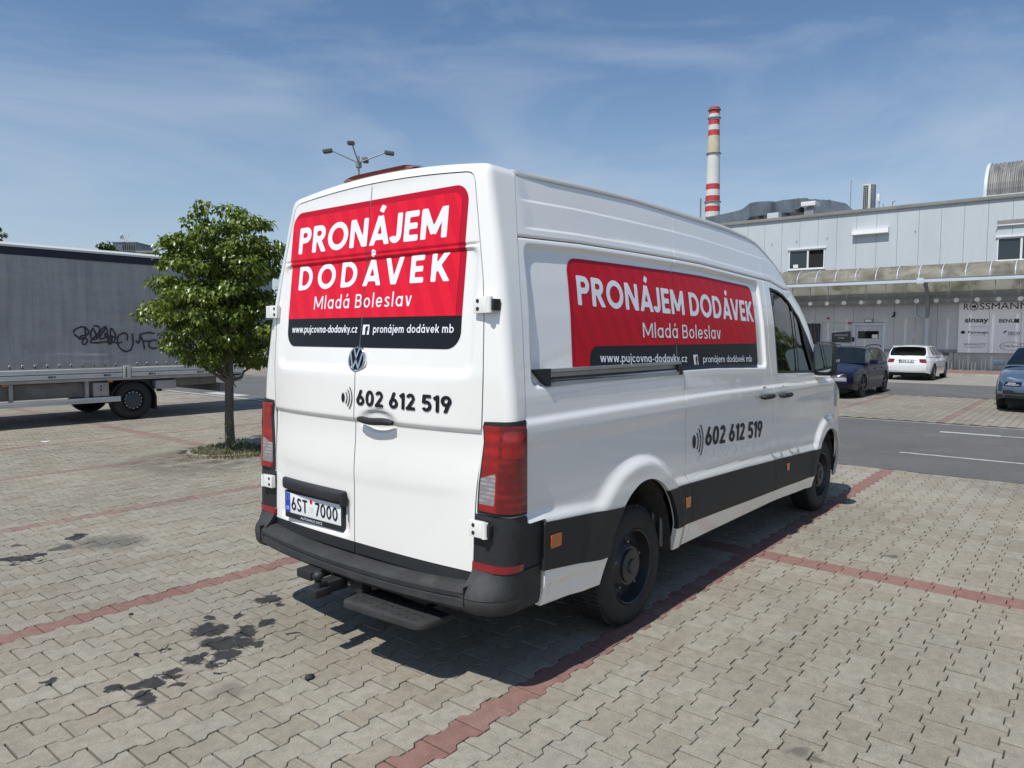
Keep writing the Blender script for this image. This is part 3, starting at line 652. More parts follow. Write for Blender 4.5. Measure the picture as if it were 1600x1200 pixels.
# rear shape
def xrear(y, z):
    xc = I(z, [.45, .55, 1.25, 1.5, 1.8, 2.1, 2.47], [-.042, -.040, -.033, -.020, .018, .060, .108]); k = I(z, [.55, 1.25, 1.5, 1.78, 2.1, 2.45], [.040, .055, .045, .028, .015, .008])
    return xc + k * (np.abs(y) / .83) ** 3
def door_edge(z): return I(z, [.45, .50, .90, 1.25, 1.50, 1.78, 1.95, 2.10, 2.36, 2.42, 2.455, 2.472], [.812, .815, .822, .846, .852, .843, .825, .797, .744, .732, .726, .722])
def round_min(a, b, r): return np.where((a < r) & (b < r), r - np.hypot(r - np.minimum(a, r), r - np.minimum(b, r)), np.minimum(a, b))
def f_dooro(u, v): return round_min(door_edge(v) - np.abs(u), 2.502 - .034 * (u / .70) ** 2 - v, .045)
def Yplain(z): return I(z, _PZ, _PY) + .002
def f_outo(u, v): return round_min(Yplain(v) - np.abs(u), 2.553 - .046 * (u / .74) ** 2 - v, .026)
seam_y = .018
def Xdoor(y, z):
    o = .016 * sstep(sd_rrect(y - .0, z, -.785, .785, 1.495, 2.112, .06) / .022)
    o = o + .014 * sstep((1.252 - z) / .018) * (1 - sstep((1.20 - z) / .25)) + .003 * sstep((.945 + .03 * (y / .8) ** 2 - z) / .05) * sstep((.80 - np.abs(y)) / .12)
    o = o + .009 * np.exp(-((z - 2.118) / .006) ** 2) * sstep((.80 - np.abs(y)) / .05)
    e = ((y + .165) / .150) ** 2 + ((z - 1.245) / .066) ** 2; o = o + .015 * sstep((1 - e) / .6)
    o = o - .010 * sstep(sd_rrect(y, z, .10, .775, .59, .85, .03) / .02) * 0
    o = o + .022 * sstep(sd_rrect(y, z, .060, .745, .60, .82, .03) / .03)
    return xrear(y, z) + o
PR_ = lambda u, v: (Xdoor(u, v), u, v)
ys_f = np.unique(np.round(np.concatenate([np.arange(-.87, .88, .02), [seam_y - G, seam_y + G]]), 4))
zr_f = np.unique(np.round(np.concatenate([np.arange(.53, 1.18, .02), np.arange(1.16, 1.31, .011), np.arange(1.30, 2.09, .02), np.arange(2.085, 2.16, .006), np.arange(2.16, 2.53, .016)]), 4))
DG = .0065
def rear_door(side, name_extra=None):
    fn = (lambda u, v: u - seam_y - G) if side > 0 else (lambda u, v: seam_y - G - u)
    d = clip_patch(ys_f, zr_f, [lambda u, v: f_dooro(u, v) - DG, fn, lambda u, v: v - .582], PR_, 'rear_door', MT['white'], van, (.03, 0, 0), 0, True)
    clip_patch(ys_f, np.arange(.50, .60, .02), [lambda u, v: f_dooro(u, v) - DG, fn, lambda u, v: v - .522, lambda u, v: .579 - v], lambda u, v: (xrear(u, v) + .004, u, v), 'door_bottom_seal', MT['black_plastic'], d, (.03, 0, 0), 0, True)
    return d
d_left = rear_door(1); d_right = rear_door(-1)
# rear corner pillars + header as one wrap-around frame: t from the door gap (0) round the corner to the side seam (1)
fr_v = []; C0 = (0., 1.75)
def hit(f, dy, dz):
    lo, hi = .3, 1.6
    for _ in range(34):
        m = (lo + hi) / 2
        if f(np.float64(C0[0] + dy * m), np.float64(C0[1] + dz * m)) > 0: lo = m
        else: hi = m
    return C0[0] + dy * lo, C0[1] + dz * lo
rays = []
for z in np.arange(.862, 2.30, .04): rays.append((z, 1))
dirs = [(-float(door_edge(z)), z - C0[1]) for z in np.arange(.862, 2.28, .05)]
dirs += [(-math.cos(a), math.sin(a)) for a in np.linspace(math.atan2(.55, .77), PI / 2, 44)]
dirs = dirs + [(-a, b) for a, b in dirs[:-1][::-1]]
for dy, dz in dirs:
    L_ = math.hypot(dy, dz); dy, dz = dy / L_, dz / L_
    yd, zd = hit(f_dooro, dy, dz); yb, zb = hit(f_outo, dy, dz)
    if zd < 2.25: zb = zd; yb = math.copysign(float(Yplain(zb)), yb)
    w = sstep((zd - 2.25) / .1)
    xd = float(xrear(yd, min(zd, 2.49))); xs_ = float(x_p(min(zb, 2.52))); ring = [(xd + .05, yd, zd), (xd, yd, zd)]
    Lf = math.hypot(yb - yd, zb - zd); r = min(.055, Lf * .62); uy, uz = (yb - yd) / Lf, (zb - zd) / Lf
    for th in np.linspace(0, PI / 2, 7): ring.append((xd + .012 + r * (1 - math.cos(th)), yb - uy * r * (1 - math.sin(th)), zb - uz * r * (1 - math.sin(th))))
    ring += [(xd + .012 + r + .02, yb, zb), (max(xs_, xd + .10), yb, zb)]
    fr_v.append(ring)
b_ = MB().loft(fr_v, closed=False); fro = b_.build('rear_pillar_frame', MT['white'], van, True, 38, fix=False)
# roof skin with overhanging rails
rf = []
for x in np.concatenate([[.335, .36, .40], np.arange(.5, 3.8, .11), [3.86, 3.94, 4.02]]):
    zc = zt(x); gz_ = float(gutter(x)); Y = float(Yside(max(x, .27), gz_ - .002)); gd = float(I(x, [.33, .60, 3.2, 3.9], [0, 1, 1, .1])); H = zc - gz_; Yt = max(.70, min(.785, Y - .002)) if x < 3.9 else Y - .004
    hf = [(Y - .012 * gd, gz_ + .001), (Y + .003 * gd, gz_ + .003), (Y + .006 * gd, gz_ + .008), (Y + .006 * gd, gz_ + H * .45), (Y + .004 * gd - .002, gz_ + H * .80), (Y - .018, zc - .001), (Y - .05, zc + .006), (Y - .14, zc + .018), (Y - .32, zc + .034), (Y - .5, zc + .044), (0, zc + .050)]
    rf.append([(x, -a, c) for a, c in hf] + [(x, a, c) for a, c in hf[:-1]][::-1])
hdr = [(.30, p[1] * .985, p[2] - .012) for p in rf[0]]
MB().loft([hdr] + rf, closed=False).build('roof', MT['white'], van, True, 45)
for y in (-.45, -.15, .15, .45): MB().box(.6, 3.6, y - .04, y + .04, 2.575 - .02 * (abs(y) > .3), 2.592 - .025 * (abs(y) > .3), .006).build('roof_rib', MT['white'], van)
# windscreen, bonnet, nose
ws = []; ap = {-1: [], 1: []}
for i, x in enumerate((4.02, 4.10, 4.18, 4.26, 4.34, 4.42, 4.48, 4.53, 4.58, 4.64, 4.72, 4.80)):
    z = float(zt(x)); Y = float(Yside(x, z - .03)); t = i / 11
    for sg in (-1, 1): ap[sg].append([(x - .004, sg * (Y + .001), z - .034), (x, sg * (Y + .003), z - .018), (x + .01, sg * (Y - .006), z - .004), (x + .035, sg * (Y - .03), z + .002), (x + .05, sg * (Y - .05), z - .01)])
    ws.append([(x + .035 + .40 * t ** .8 * (1 - abs(k / 6 - 1) ** 2.2), (Y - .03) * (k / 6 - 1), z + (.050 - .02 * t) * (1 - (k / 6 - 1) ** 2)) for k in range(13)])
for sg in (-1, 1): MB().loft(ap[sg], closed=False).build('windscreen_pillar', MT['white'], van, True, 60)
MB().loft(ws, closed=False).build('windscreen', MT['glass_dark'], van)
bn = []
for x, z in ((4.80, 1.385), (5.1, 1.25), (5.4, 1.16), (5.6, 1.06), (5.72, .96)):
    Y = float(Yside(x, min(z, zt(x)) - .02)) ; bn.append([(x + (.12 if x < 5.6 else .1) * (1 - (k / 6 - 1) ** 2), Y * (k / 6 - 1), z - .01 + .05 * (1 - (k / 6 - 1) ** 2)) for k in range(13)])
MB().loft(bn, closed=False).build('bonnet', MT['white'], van)
for nm_, m_, zz_ in (('grille_panel', 'white', ((.96, 0), (.80, .05), (.60, .07))), ('front_bumper', 'black_plastic', ((.60, .07), (.45, .08), (.26, .05)))):
    MB().loft([[(5.60 + dx + .24 * (1 - abs(k / 6 - 1) ** 2.2), (k / 6 - 1) * .86, z) for k in range(13)] for z, dx in zz_], closed=False).build(nm_, MT[m_], van)
for sg in (-1, 1):
    MB().loft([[(5.27, sg * (.990), .59), (5.45, sg * .962, .59), (5.70, sg * .87, .59)], [(5.22, sg * .975, .28), (5.45, sg * .945, .27), (5.70, sg * .86, .27)]], closed=False).build('bumper_corner', MT['bumper'], van)
    MB().loft([[(5.38, sg * .955, 1.08), (5.60, sg * .90, 1.02), (5.80, sg * .80, .97)], [(5.36, sg * .962, .80), (5.62, sg * .915, .80), (5.82, sg * .80, .80)]], closed=False).build('headlight', MT['lamp_clear'], van)
# inner shell, floor and arch liners
sh = MB(); sh.box(.34, 4.7, -.93, .93, .42, 1.30)
sh.loft([[(x, -.88, 1.30), (x, .88, 1.30), (x, .66, 2.33 if x < 3.7 else 2.2), (x, -.66, 2.33 if x < 3.7 else 2.2)] for x in (.34, 3.45)])
sh.box(.05, .34, -.80, .80, .52, 2.38); sh.box(4.7, 5.7, -.62, .62, .35, 1.0)
# keep the wheel wells free
shell = MB(); shell.box(.08, .78, -.90, .90, .42, 1.28); shell.box(.78, 1.70, -.60, .60, .42, 1.28); shell.box(.78, 1.70, -.93, .93, .90, 1.28); shell.box(1.70, 4.38, -.95, .95, .34, 1.28)
shell.box(4.38, 5.30, -.55, .55, .30, 1.05); shell.box(4.38, 5.30, -.90, .90, .86, 1.05); shell.box(5.30, 5.72, -.80, .80, .28, .95)
shell.loft([[(x, -.90, 1.28), (x, .90, 1.28), (x, .84, 1.80), (x, .67, 2.30), (x, -.67, 2.30), (x, -.84, 1.80)] for x in (.16, 3.42)])
shell.build('inner_body', MT['door_inner'], van, False)
cabm = MB().box(3.44, 4.5, -.90, .90, 1.10, 1.30).box(4.5, 4.75, -.86, .86, 1.05, 1.34); cabm.build('dashboard', MT['door_inner'], van, False)
for y in (-.48, .45):
    s = MB().box(3.50, 3.66, y - .24, y + .24, 1.2, 1.72, .05).box(3.50, 3.62, y - .13, y + .13, 1.74, 1.92, .04); s.build('seat', mat('seat_fabric', (.03, .03, .032), .9), van)
for xc, a, b, y1 in ((1.225, .43, .535, .99), (4.84, .42, .475, .97)):
    for sg in (-1, 1):
        r0 = []
        for k in range(25):
            t = PI * (k / 24); r0.append((xc + (a + .0) * math.cos(t), .33 + b * math.sin(t)))
        r0 = [(r0[0][0], .36)] + r0 + [(r0[-1][0], .36)]
        MB().loft([[(x, sg * y1, z) for x, z in r0], [(x, sg * .60, z) for x, z in r0]], closed=False).build('arch_liner', MT['lining'], van)
for k in range(4): MB().tube([(1.63 - .01 * k, -.93 + .05 * k, .36), (1.63 - .01 * k, -.93 + .05 * k, .70), (1.50, -.93 + .05 * k, .82)], .014, 6).build('ribbed_liner', MT['lining_metal'], van)
# wheels
def wheel(xc, sg, parent):
    y = sg * .985; yi = sg * (.985 - .235); R = .352
    w = link(bpy.data.objects.new('wheel', None)); w.location = (xc, y, .345); w.parent = parent; w.matrix_parent_inverse = Matrix.Translation(-Vector(parent.location))
    c = (xc, 0, .345)
    prof = [(.222, y - sg * .010), (.235, y - sg * .004), (.262, y), (.300, y - sg * .004), (.328, y - sg * .014), (.343, y - sg * .03), (.350, y - sg * .05), (R, (y + yi) / 2), (.350, yi + sg * .05), (.343, yi + sg * .03), (.30, yi + sg * .0), (.222, yi + sg * .01)]
    MB().lathe([(r, h) for r, h in prof], c, 'y', 64).build('tyre', MT['rubber'], w, True, 50)
    tr = MB()
    for k in range(72):
        a = 2 * PI * k / 72
        for u0, u1 in ((.035, .085), (.093, .140), (.15, .20)):
            m = Matrix.Translation(c) @ Matrix.Rotation(a, 4, 'Y'); q = MB().box(-.0115, .0115, min(y - sg * u0, y - sg * u1), max(y - sg * u0, y - sg * u1), R - .006, R + .004); q.xf(m); tr.add(q.v, q.f)
    o = tr.build('tread', MT['rubber'], w, False); o['kind'] = 'stuff'
    rim = [(.222, y - sg * .012), (.216, y - sg * .004), (.208, y - sg * .010), (.200, y - sg * .045), (.190, y - sg * .075), (.150, y - sg * .068), (.128, y - sg * .045), (.112, y - sg * .030), (.10, y - sg * .030)]
    MB().lathe(rim, c, 'y', 48).build('rim', MT['steel_wheel'], w, True, 30)
    MB().lathe([(.10, y - sg * .034), (.098, y - sg * .018), (.080, y - sg * .012), (.045, y - sg * .014), (.040, y - sg * .002), (0, y - sg * .001)], c, 'y', 40).build('hub_cap', MT['hub'], w, True, 25)
    hl = MB()
    for k in range(16):
        a = 2 * PI * k / 16 + .1
        q = MB().lathe([(0, 0), (.011, 0)], (0, 0, 0), 'y', 10); q.xf(Matrix.Translation((xc + .170 * math.cos(a), y - sg * .0705, .345 + .170 * math.sin(a)))); hl.add(q.v, q.f)
    hl.build('vent_hole', MT['door_inner'], w, False)
    for k in range(5):
        a = 2 * PI * k / 5 + .3
        MB().tube([(xc + .142 * math.cos(a), y - sg * .062, .345 + .142 * math.sin(a)), (xc + .142 * math.cos(a), y - sg * .040, .345 + .142 * math.sin(a))], .010, 6).build('wheel_bolt', MT['lining_metal'], w)
    for j in range(6):     # rings pressed into the tyre wall
        pass
for xc in (1.20, 4.84):
    for sg in (-1, 1): wheel(xc, sg, van)
MB().tube([(1.2, -.75, .345), (1.2, .75, .345)], .06, 12).build('rear_axle', MT['lining'], van)
MB().box(.4, 4.4, -.42, -.34, .30, .42).box(.4, 4.4, .34, .42, .30, .42).build('chassis_rail', MT['lining'], van, False)
MB().tube([(.35, .5, .30), (1.0, .5, .32), (2.2, .45, .30)], .05, 10).box(2.0, 2.7, .25, .55, .24, .36, .03).build('exhaust', MT['lining_metal'], van)
# tail lamps: wrap round the corner
def corner(xe):
    def P(t, z):
        yd = door_edge(z); yb = Yplain(z); xd = xrear(yd, z); L1 = yb - yd; r = .078
        w1, w2 = L1 - r, r * PI / 2; tot = L1 - r + r * PI / 2 + ((x_p(z) if xe is None else xe) - xd - r); s = t * tot
        th = np.clip((s - w1) / r, 0, PI / 2); y = yd + np.minimum(s, w1) + r * np.sin(th); x = xd + r * (1 - np.cos(th)) + np.maximum(s - w1 - w2, 0)
        return x, y, z
    return P
def PC(sg, xe=None):
    C = corner(xe)
    def P(t, z):
        x, y, z = C(t, z); return x, sg * y, z
    return P
for sg in (-1, 1):
    P = PC(sg); ts = np.linspace(-.04, 1.0, 40); zz = np.arange(.86, 1.31, .012); fl = sg > 0
    lz = lambda u, v: np.minimum(v - .868, 1.292 + .01 * u - v)
    lamp = clip_patch(ts, zz, [lz, lambda u, v: u - I(v, [.86, 1.0, 1.08, 1.2, 1.27, 1.30], [.06, .05, .07, .10, .05, .10])], P, 'tail_lamp', MT['black_plastic'], van, (.03, -sg * .03, 0), .010, fl)
    inn = lambda d: (lambda u, v: np.minimum(np.minimum(v - .882, 1.278 - v), np.minimum((u - I(v, [.86, 1.0, 1.08, 1.2, 1.27, 1.30], [.11, .10, .12, .15, .10, .15])) * .25, (.975 - u) * .25)))
    clear = lambda u, v: np.minimum(np.minimum(.43 - u, v - .915) * 1., (1.035 + .09 * (u - .12)) - v)
    for nm, m_, fn in (('red_lens', 'lamp_red', [inn(0), lambda u, v: np.minimum(.46 - u, 9), lambda u, v: -clear(u, v)]), ('red_lens', 'lamp_dark', [inn(0), lambda u, v: u - .455]), ('reversing_lens', 'lamp_clear', [inn(0), clear])):
        clip_patch(ts, zz, fn, P, nm, MT[m_], lamp, (.008, -sg * .008, 0), .0165, fl)
    clip_patch(ts, zz, [inn(0), lambda u, v: sd_rrect(u * .30, v, .155, .268, 1.13, 1.255, .012)], P, 'inner_reflector', MT['lamp_red'], lamp, None, .018, fl)
    clip_patch(ts, zz, [clear, inn(0), lambda u, v: .004 - np.abs(v - .975)], P, 'lens_divider', MT['hub'], lamp, None, .018, fl)
# rear bumper
def plan(s, z, sg, off):
    """rear bumper outline in plan; s = distance from the door edge round the corner"""
    return None
bump = thing('x', None, None) if False else None
for sg in (-1, 1):      # corner pieces: flat upright part below the lamp, flared foot
    P = PC(sg, .2415); fl = sg > 0; ts = np.linspace(0, 1, 36)
    o = clip_patch(ts, np.arange(.595, .872, .014), [lambda u, v: I(u, [0, .55, .8, 1], [.870, .868, .850, .812]) - v], P, 'bumper_corner', MT['black_plastic'], van, (.02, -sg * .02, 0), .007, fl)
    clip_patch(ts, np.linspace(.600, .640, 5), [lambda u, v: .66 - u, lambda u, v: v - .600 - .016 * u, lambda u, v: .640 + .012 * (u - .3) - v], P, 'rear_reflector', MT['reflector'], o, (.012, -sg * .012, 0), .014, fl)
    rings = []; tt = np.linspace(0, 1, 15)
    for z, o1, o2 in ((.606, .004, .006), (.588, .014, .004), (.566, .032, .004), (.545, .052, .003), (.520, .078, .003), (.490, .090, .003), (.485, .086, .001), (.480, .089, .002), (.44, .085, -.003), (.418, .070, -.010), (.410, .045, -.022)):
        x0, y0, _ = P(tt, np.full(15, .61)); r = []
        for t, x, y in zip(tt, x0, y0):
            w = float(sstep((t - .12) / .42)); nx, ny = -math.cos(w * PI / 2), math.sin(w * PI / 2); of = (o1 + .007) * (1 - w) + (o2 + .007) * w
            r.append((x + nx * of, y + sg * ny * of, z))
        rings.append([(.06, r[0][1], z)] + r)
    MB().loft(rings, closed=False).build('bumper_foot', MT['bumper'], o, True, 40)
rings = []
for k in range(33):
    y = -.835 + 1.67 * k / 32; xo = -.125 + .030 * (abs(y) / .83) ** 3; zt_ = .492 + .028 * (abs(y) / .83) ** 2; zb_ = .402 + .022 * (abs(y) / .83) ** 2
    rings.append([(.03, y, zt_ + .022), (-.035, y, zt_ + .018), (xo + .022, y, zt_ + .006), (xo + .006, y, zt_ + .002), (xo, y, zt_ - .008), (xo + .003, y, zt_ - .030), (xo + .010, y, zt_ - .034), (xo + .004, y, zt_ - .040), (xo + .002, y, zb_ + .02), (xo + .02, y, zb_), (.06, y, zb_ - .01), (.06, y, zt_)])
MB().loft(rings).build('rear_bumper', MT['bumper'], van, True, 28)
for y in (-.84, .84): MB().box(-.10, .02, y - .0015, y + .0015, .45, .54).build('bumper_joint', MT['door_inner'], van, False)
sc_ = MB()
for yb, w in ((.42, .05), (.05, .10), (-.55, .09)): pass
# tow ball, bracket, step plate
HX = .095
hb = MB().tube([(.20, .08, .37), (-.03, .08, .37)], .03, 8).box(-.20, -.03, .035, .125, .335, .395, .008).build('tow_bracket', MT['steel_dark'], van)
MB().box(-.075, -.055, -.08, .18, .33, .455, .004).build('bracket_plate', MT['steel_dark'], hb)
MB().box(-.085, -.02, -.10, -.055, .25, .42, .006).build('bracket_plate', MT['steel_dark'], hb)
MB().tube([(-.245, .06, .36), (-.245, .06, .41)], [.022, .018], 12).lathe([(0, -.028)] + [(.028 * math.cos(a), .028 * math.sin(a)) for a in np.linspace(-1.2, 1.2, 9)] + [(0, .028)], (-.245, .06, .437), 'z', 20).box(-.285, -.185, .025, .100, .33, .375, .012).build('tow_ball', MT['steel_dark'], hb)
for y, z in ((.00, .37), (.15, .37), (.00, .425), (.15, .425)): MB().tube([(-.092, y, z), (-.072, y, z)], .013, 6).build('bolt', MT['lining_metal'], hb)
MB().box(-.195, -.06, .195, .325, .365, .412, .008).build('socket_box', MT['black_plastic'], van)
def step_outline():
    pts = []
    for cx, cy, r, a0 in ((-.165, -.125, .05, PI / 2), (-.110, -.565, .08, PI)):
        for k in range(7): a = a0 + (PI / 2) * k / 6; pts.append((cx + r * math.cos(a) * .9, cy + r * math.sin(a)))
    pts += [(.02, -.655), (.03, -.10), (-.06, -.068)]
    return pts
so_ = step_outline(); stp = MB()
stp.loft([[(x * k + (1 - k) * -.08, y * k + (1 - k) * -.36, z) for x, y in so_] for k, z in ((.93, .298), (.985, .301), (1.0, .310), (1.0, .325), (.985, .333), (.93, .336))])
sto = stp.build('rear_step', MT['bumper'], van, True, 50)
gr = MB()
for i in range(9):
    for j in range(3):
        x, y = -.15 + .05 * j, -.13 - .055 * i + rnd.uniform(-.004, .004); q = MB().box(-.005, .005, -.012, .012, .334, .339); q.xf(Matrix.Translation((x, y, 0)) @ Matrix.Rotation(.6 * (-1) ** (i + j), 4, 'Z')); gr.add(q.v, q.f)
gr.build('grip_tread', MT['rubber'], sto, False)['kind'] = 'stuff'
for y in (-.175, -.475): MB().box(.0, .3, y - .025, y + .025, .29, .325, .004).build('step_arm', MT['steel_dark'], van)
# hinges
def hinge(y, z, sg, x):
    h = MB().box(x - .022, x + .004, min(y, y + sg * .085), max(y, y + sg * .085), z - .038, z + .038, .006).build('hinge', MT['white'], van)
    MB().tube([(x - .016, y + sg * .095, z - .036), (x - .016, y + sg * .095, z + .036)], .016, 12).build('hinge_pin', MT['white'], h)
    MB().box(x - .020, x + .03, min(y + sg * .108, y + sg * .125), max(y + sg * .108, y + sg * .117), z - .026, z + .026, .004).build('hinge_cover', MT['black_plastic'] if sg < 0 else MT['white'], h)
    for dz in (-.018, .018): MB().tube([(x - .0235, y + sg * .028, z + dz), (x - .02, y + sg * .028, z + dz)], .0095, 12).build('hinge_hole', MT['door_inner'], h)
hinge(-.795, 1.83, -1, .040); hinge(.80, 1.83, 1, .040); hinge(-.812, .80, -1, -.010); hinge(.812, .80, 1, -.010)
# rear door handle, plate garnish, plate
hd = MB().tube([(-.047 - .010 * math.sin(PI * k / 8), -.040 - .266 * k / 8, 1.249 + .003 * math.cos(k)) for k in range(9)], [.012, .018, .019, .019, .019, .019, .019, .018, .012], 12)
hdo = hd.build('door_handle', MT['black_plastic'], d_right); MB().lathe([(0, -.066), (.009, -.066), (.009, -.055)], (0, 0, 0), 'x', 14).xf(Matrix.Translation((0, -.070, 1.249))).build('key_lock', MT['hub'], hdo)
gn = []
for y in np.linspace(.090, .706, 12):
    e = 1 if .10 < y < .695 else .5; x0 = float(xrear(y, .80)); gn.append([(x0 + .01, y, .846), (x0 - .018 * e, y, .844), (x0 - .030 * e, y, .834), (x0 - .033 * e, y, .826), (x0 - .034 * e, y, .800), (x0 - .030 * e, y, .786), (x0 + .01, y, .784)])
gno = MB().loft(gn).build('plate_lamp_bar', MT['black_plastic'], d_left, True, 50)
MB().box(float(xrear(.13, .7)) - .032, float(xrear(.13, .7)) + .01, .080, .104, .762, .842, .010).build('bar_end', MT['black_plastic'], gno)
px = -.026; DY = -.014; DZ = .006
pl = MB().box(px - .012, px + .02, .118, .666, .614, .776, .008).build('plate_holder', MT['black_plastic'], d_left)
P0 = plane_x(px - .0135); pp = MB().box(px - .0135, px - .011, .131, .654, .648, .764, .001).build('number_plate', mat('plate_white', (.80, .82, .82), .3), pl)
EU = mat('plate_blue', (.012, .06, .45), .35)
MB().box(px - .0146, px - .0130, .608, .654, .649, .763).build('plate_band', EU, pp, False)
lettering('CZ', .645, .617, .666, .018, P0, MT['letter'], pp, .02, off=.0025, cuts=None)
for k in range(12):
    a = 2 * PI * k / 12; 
    if k == 0: st_ = MB()
    st_.add([(px - .0150, .631 + .014 * math.cos(a) + .0028 * math.cos(b), .738 + .014 * math.sin(a) + .0028 * math.sin(b)) for b in (0, 2.1, 4.2)], [(0, 1, 2)])
st_.build('plate_stars', mat('star_yellow', (.7, .55, .03), .5), pp, False)
signwrite('6ST', .594, .438, .668, .076, P0, MT['ink'], pp, .15, .12, .0025)
signwrite('7000', .364, .158, .668, .076, P0, MT['ink'], pp, .15, .12, .0025)
MB().lathe([(0, 0), (.013, 0)], (0, 0, 0), 'x', 16).xf(Matrix.Translation((px - .0150, .403, .740))).build('registration_sticker', MT['red'], pp, False)
MB().lathe([(0, 0), (.016, 0)], (0, 0, 0), 'x', 16).xf(Matrix.Translation((px - .0149, .403, .697))).build('registration_sticker', mat('pale_sticker', (.62, .74, .74), .5), pp, False)
lettering('AUTOHAUS SACE', .506, .300, .624, .014, plane_x(px - .012), MT['letter'], pl, .0, off=.002, cuts=None)
# high brake light on the roof edge
bl = []
for y in np.linspace(-.30, .30, 13):
    e = max(.05, min(1, (.30 - abs(y)) / .07)); bl.append([(.20, y, 2.545), (.150, y, 2.545), (.135, y, 2.550 + .022 * e), (.20, y, 2.552 + .034 * e), (.36, y, 2.552 + .031 * e), (.45, y, 2.552)])
MB().loft(bl).build('high_brake_light', MT['lamp_dark'], van, True, 50)
# sliding rail
rl = MB(); rail_x = np.linspace(.285, 1.752, 20)
def yr(x, z, o=0): return -float(Yside(x, z)) - o
def Yb(x): return float(Yside(x, 1.405))
rl.loft([[(x, -Yb(x) + .050, 1.530), (x, -Yb(x) + .004, 1.529), (x, -Yb(x) + .002, 1.514), (x, -Yb(x) + .022, 1.508), (x, -Yb(x) + .022, 1.472), (x, -Yb(x) + .000, 1.465), (x, -Yb(x) - .003, 1.448), (x, -Yb(x) + .050, 1.446)] for x in np.linspace(.352, 1.745, 12)])
rlo = rl.build('sliding_rail', MT['alu'], van, False)
MB().box(.353, 1.744, -Yb(1) + .019, -Yb(1) + .024, 1.476, 1.488).build('rail_slot', MT['lining'], rlo, False)
MB().prism([(.236, -Yb(.3) + .012, 1.530), (.353, -Yb(.3) - .001, 1.531), (.340, -Yb(.3) - .005, 1.445), (.325, -Yb(.3) - .004, 1.448)], (0, .03, 0)).build('rail_end_cap', MT['black_plastic'], rlo, False)
MB().box(1.705, 1.752, -Yb(1.7) - .005, -Yb(1.7) + .04, 1.447, 1.508, .003).build('rail_end_cap', MT['black_plastic'], rlo)
# side handles
for par, x in ((s_door, 3.14), (f_door, 3.56)):
    s = -1 if par is s_door else 1; zz = 1.222 if par is s_door else 1.208
    h = MB().tube([(x - .105, yr(x - .105, zz, .008), zz), (x - .09, yr(x, zz, .035), zz), (x, yr(x, zz, .045), zz), (x + .09, yr(x, zz, .035), zz), (x + .105, yr(x + .105, zz, .008), zz)], [.012, .019, .020, .019, .012], 10).build('door_handle', MT['black_plastic'], par)
    q = MB().lathe([(.0, -.004), (.05, -.003), (.062, .003), (.07, .0)], (0, 0, 0), 'y', 24); q.v = [(a * 1.0 + x, b * .6 + yr(x, zz + .02, .000) + .004, c * .85 + zz + .02) for a, b, c in q.v]; q.build('handle_recess', mat('grip_recess_white', (.74, .75, .75), .35, coat=1), h)  # recess bowl in plain white, a little greyer than the body paint
# mirrors
for sg in (-1, 1):
    mr = MB(); rr = []
    for z, w in ((1.325, .6), (1.345, .92), (1.40, 1.0), (1.52, 1.0), (1.59, .95), (1.63, .78), (1.642, .45)):
        x0, y0 = 4.52, sg * 1.068; rr.append([(x0 + w * .105 * math.cos(a) * (1 if math.cos(a) > 0 else .62), y0 + w * .106 * (abs(math.sin(a)) ** .75) * (1 if math.sin(a) > 0 else -1), z) for a in np.linspace(0, 2 * PI, 21)[:-1]])
    mo = mr.loft(rr).build('door_mirror', MT['black_plastic'], van, True, 60)
    clip_patch(np.linspace(.97, 1.17, 12), np.linspace(1.36, 1.62, 12), [lambda u, v: sd_rrect(u, v, .985, 1.150, 1.365, 1.615, .045)], lambda u, v, sg=sg: (4.447 + 0 * u, sg * u, v), 'mirror_glass', MT['mirror'], mo, None, 0, sg < 0)
    MB().box(4.47, 4.60, min(sg * .91, sg * 1.0), max(sg * .91, sg * 1.0), 1.36, 1.43, .02).build('mirror_arm', MT['black_plastic'], mo)
    MB().box(4.47, 4.585, min(sg * 1.0, sg * 1.13), max(sg * 1.0, sg * 1.13), 1.318, 1.336, .006).build('mirror_foot', mat('pale_lens', (.7, .7, .68), .3) , mo)
    MB().box(4.50, 4.60, min(sg * 1.158, sg * 1.176), max(sg * 1.158, sg * 1.176), 1.455, 1.480, .004).build('indicator_lens', MT['lamp_clear'], mo)
# aerial joint / small details: roof rear seams, fuel-style sills
# ------------------------------------------------------------------ decals
zd_f = zr_f; OFF = .0018
def stripes(name, c1, c2, ax):
    m, t, b = base_mat(name); g = t.new('ShaderNodeNewGeometry'); sx = t.new('ShaderNodeSeparateXYZ'); t.l.new(g.outputs['Position'], sx.inputs[0])
    q = t.math('FRACT', t.math('MULTIPLY', t.math('ADD', sx.outputs[ax], t.math('MULTIPLY', sx.outputs[2], -.45 if ax == 1 else .45)), 7.5))
    f = t.ramp(q, .45, .52); t.l.new(t.mix(f, (*c1, 1), (*c2, 1)), b.inputs['Base Color']); b.inputs['Roughness'].default_value = .38; b.inputs['Specular IOR Level'].default_value = .12
    return m
RS = stripes('striped_red_vinyl', (.74, .016, .040), (.66, .013, .036), 1); RSS = stripes('shaded_side_red_vinyl', (.56, .008, .020), (.51, .007, .019), 0)  # side film is a darkened copy of the rear red, shade put into colour
dec = lambda u, v: sd_rrect(u, v, -.698, .724, 1.624, 2.410, .085)
decc = lambda u, v: sd_rrect(u, v, -.660, .90, 1.50, 2.377, .06)
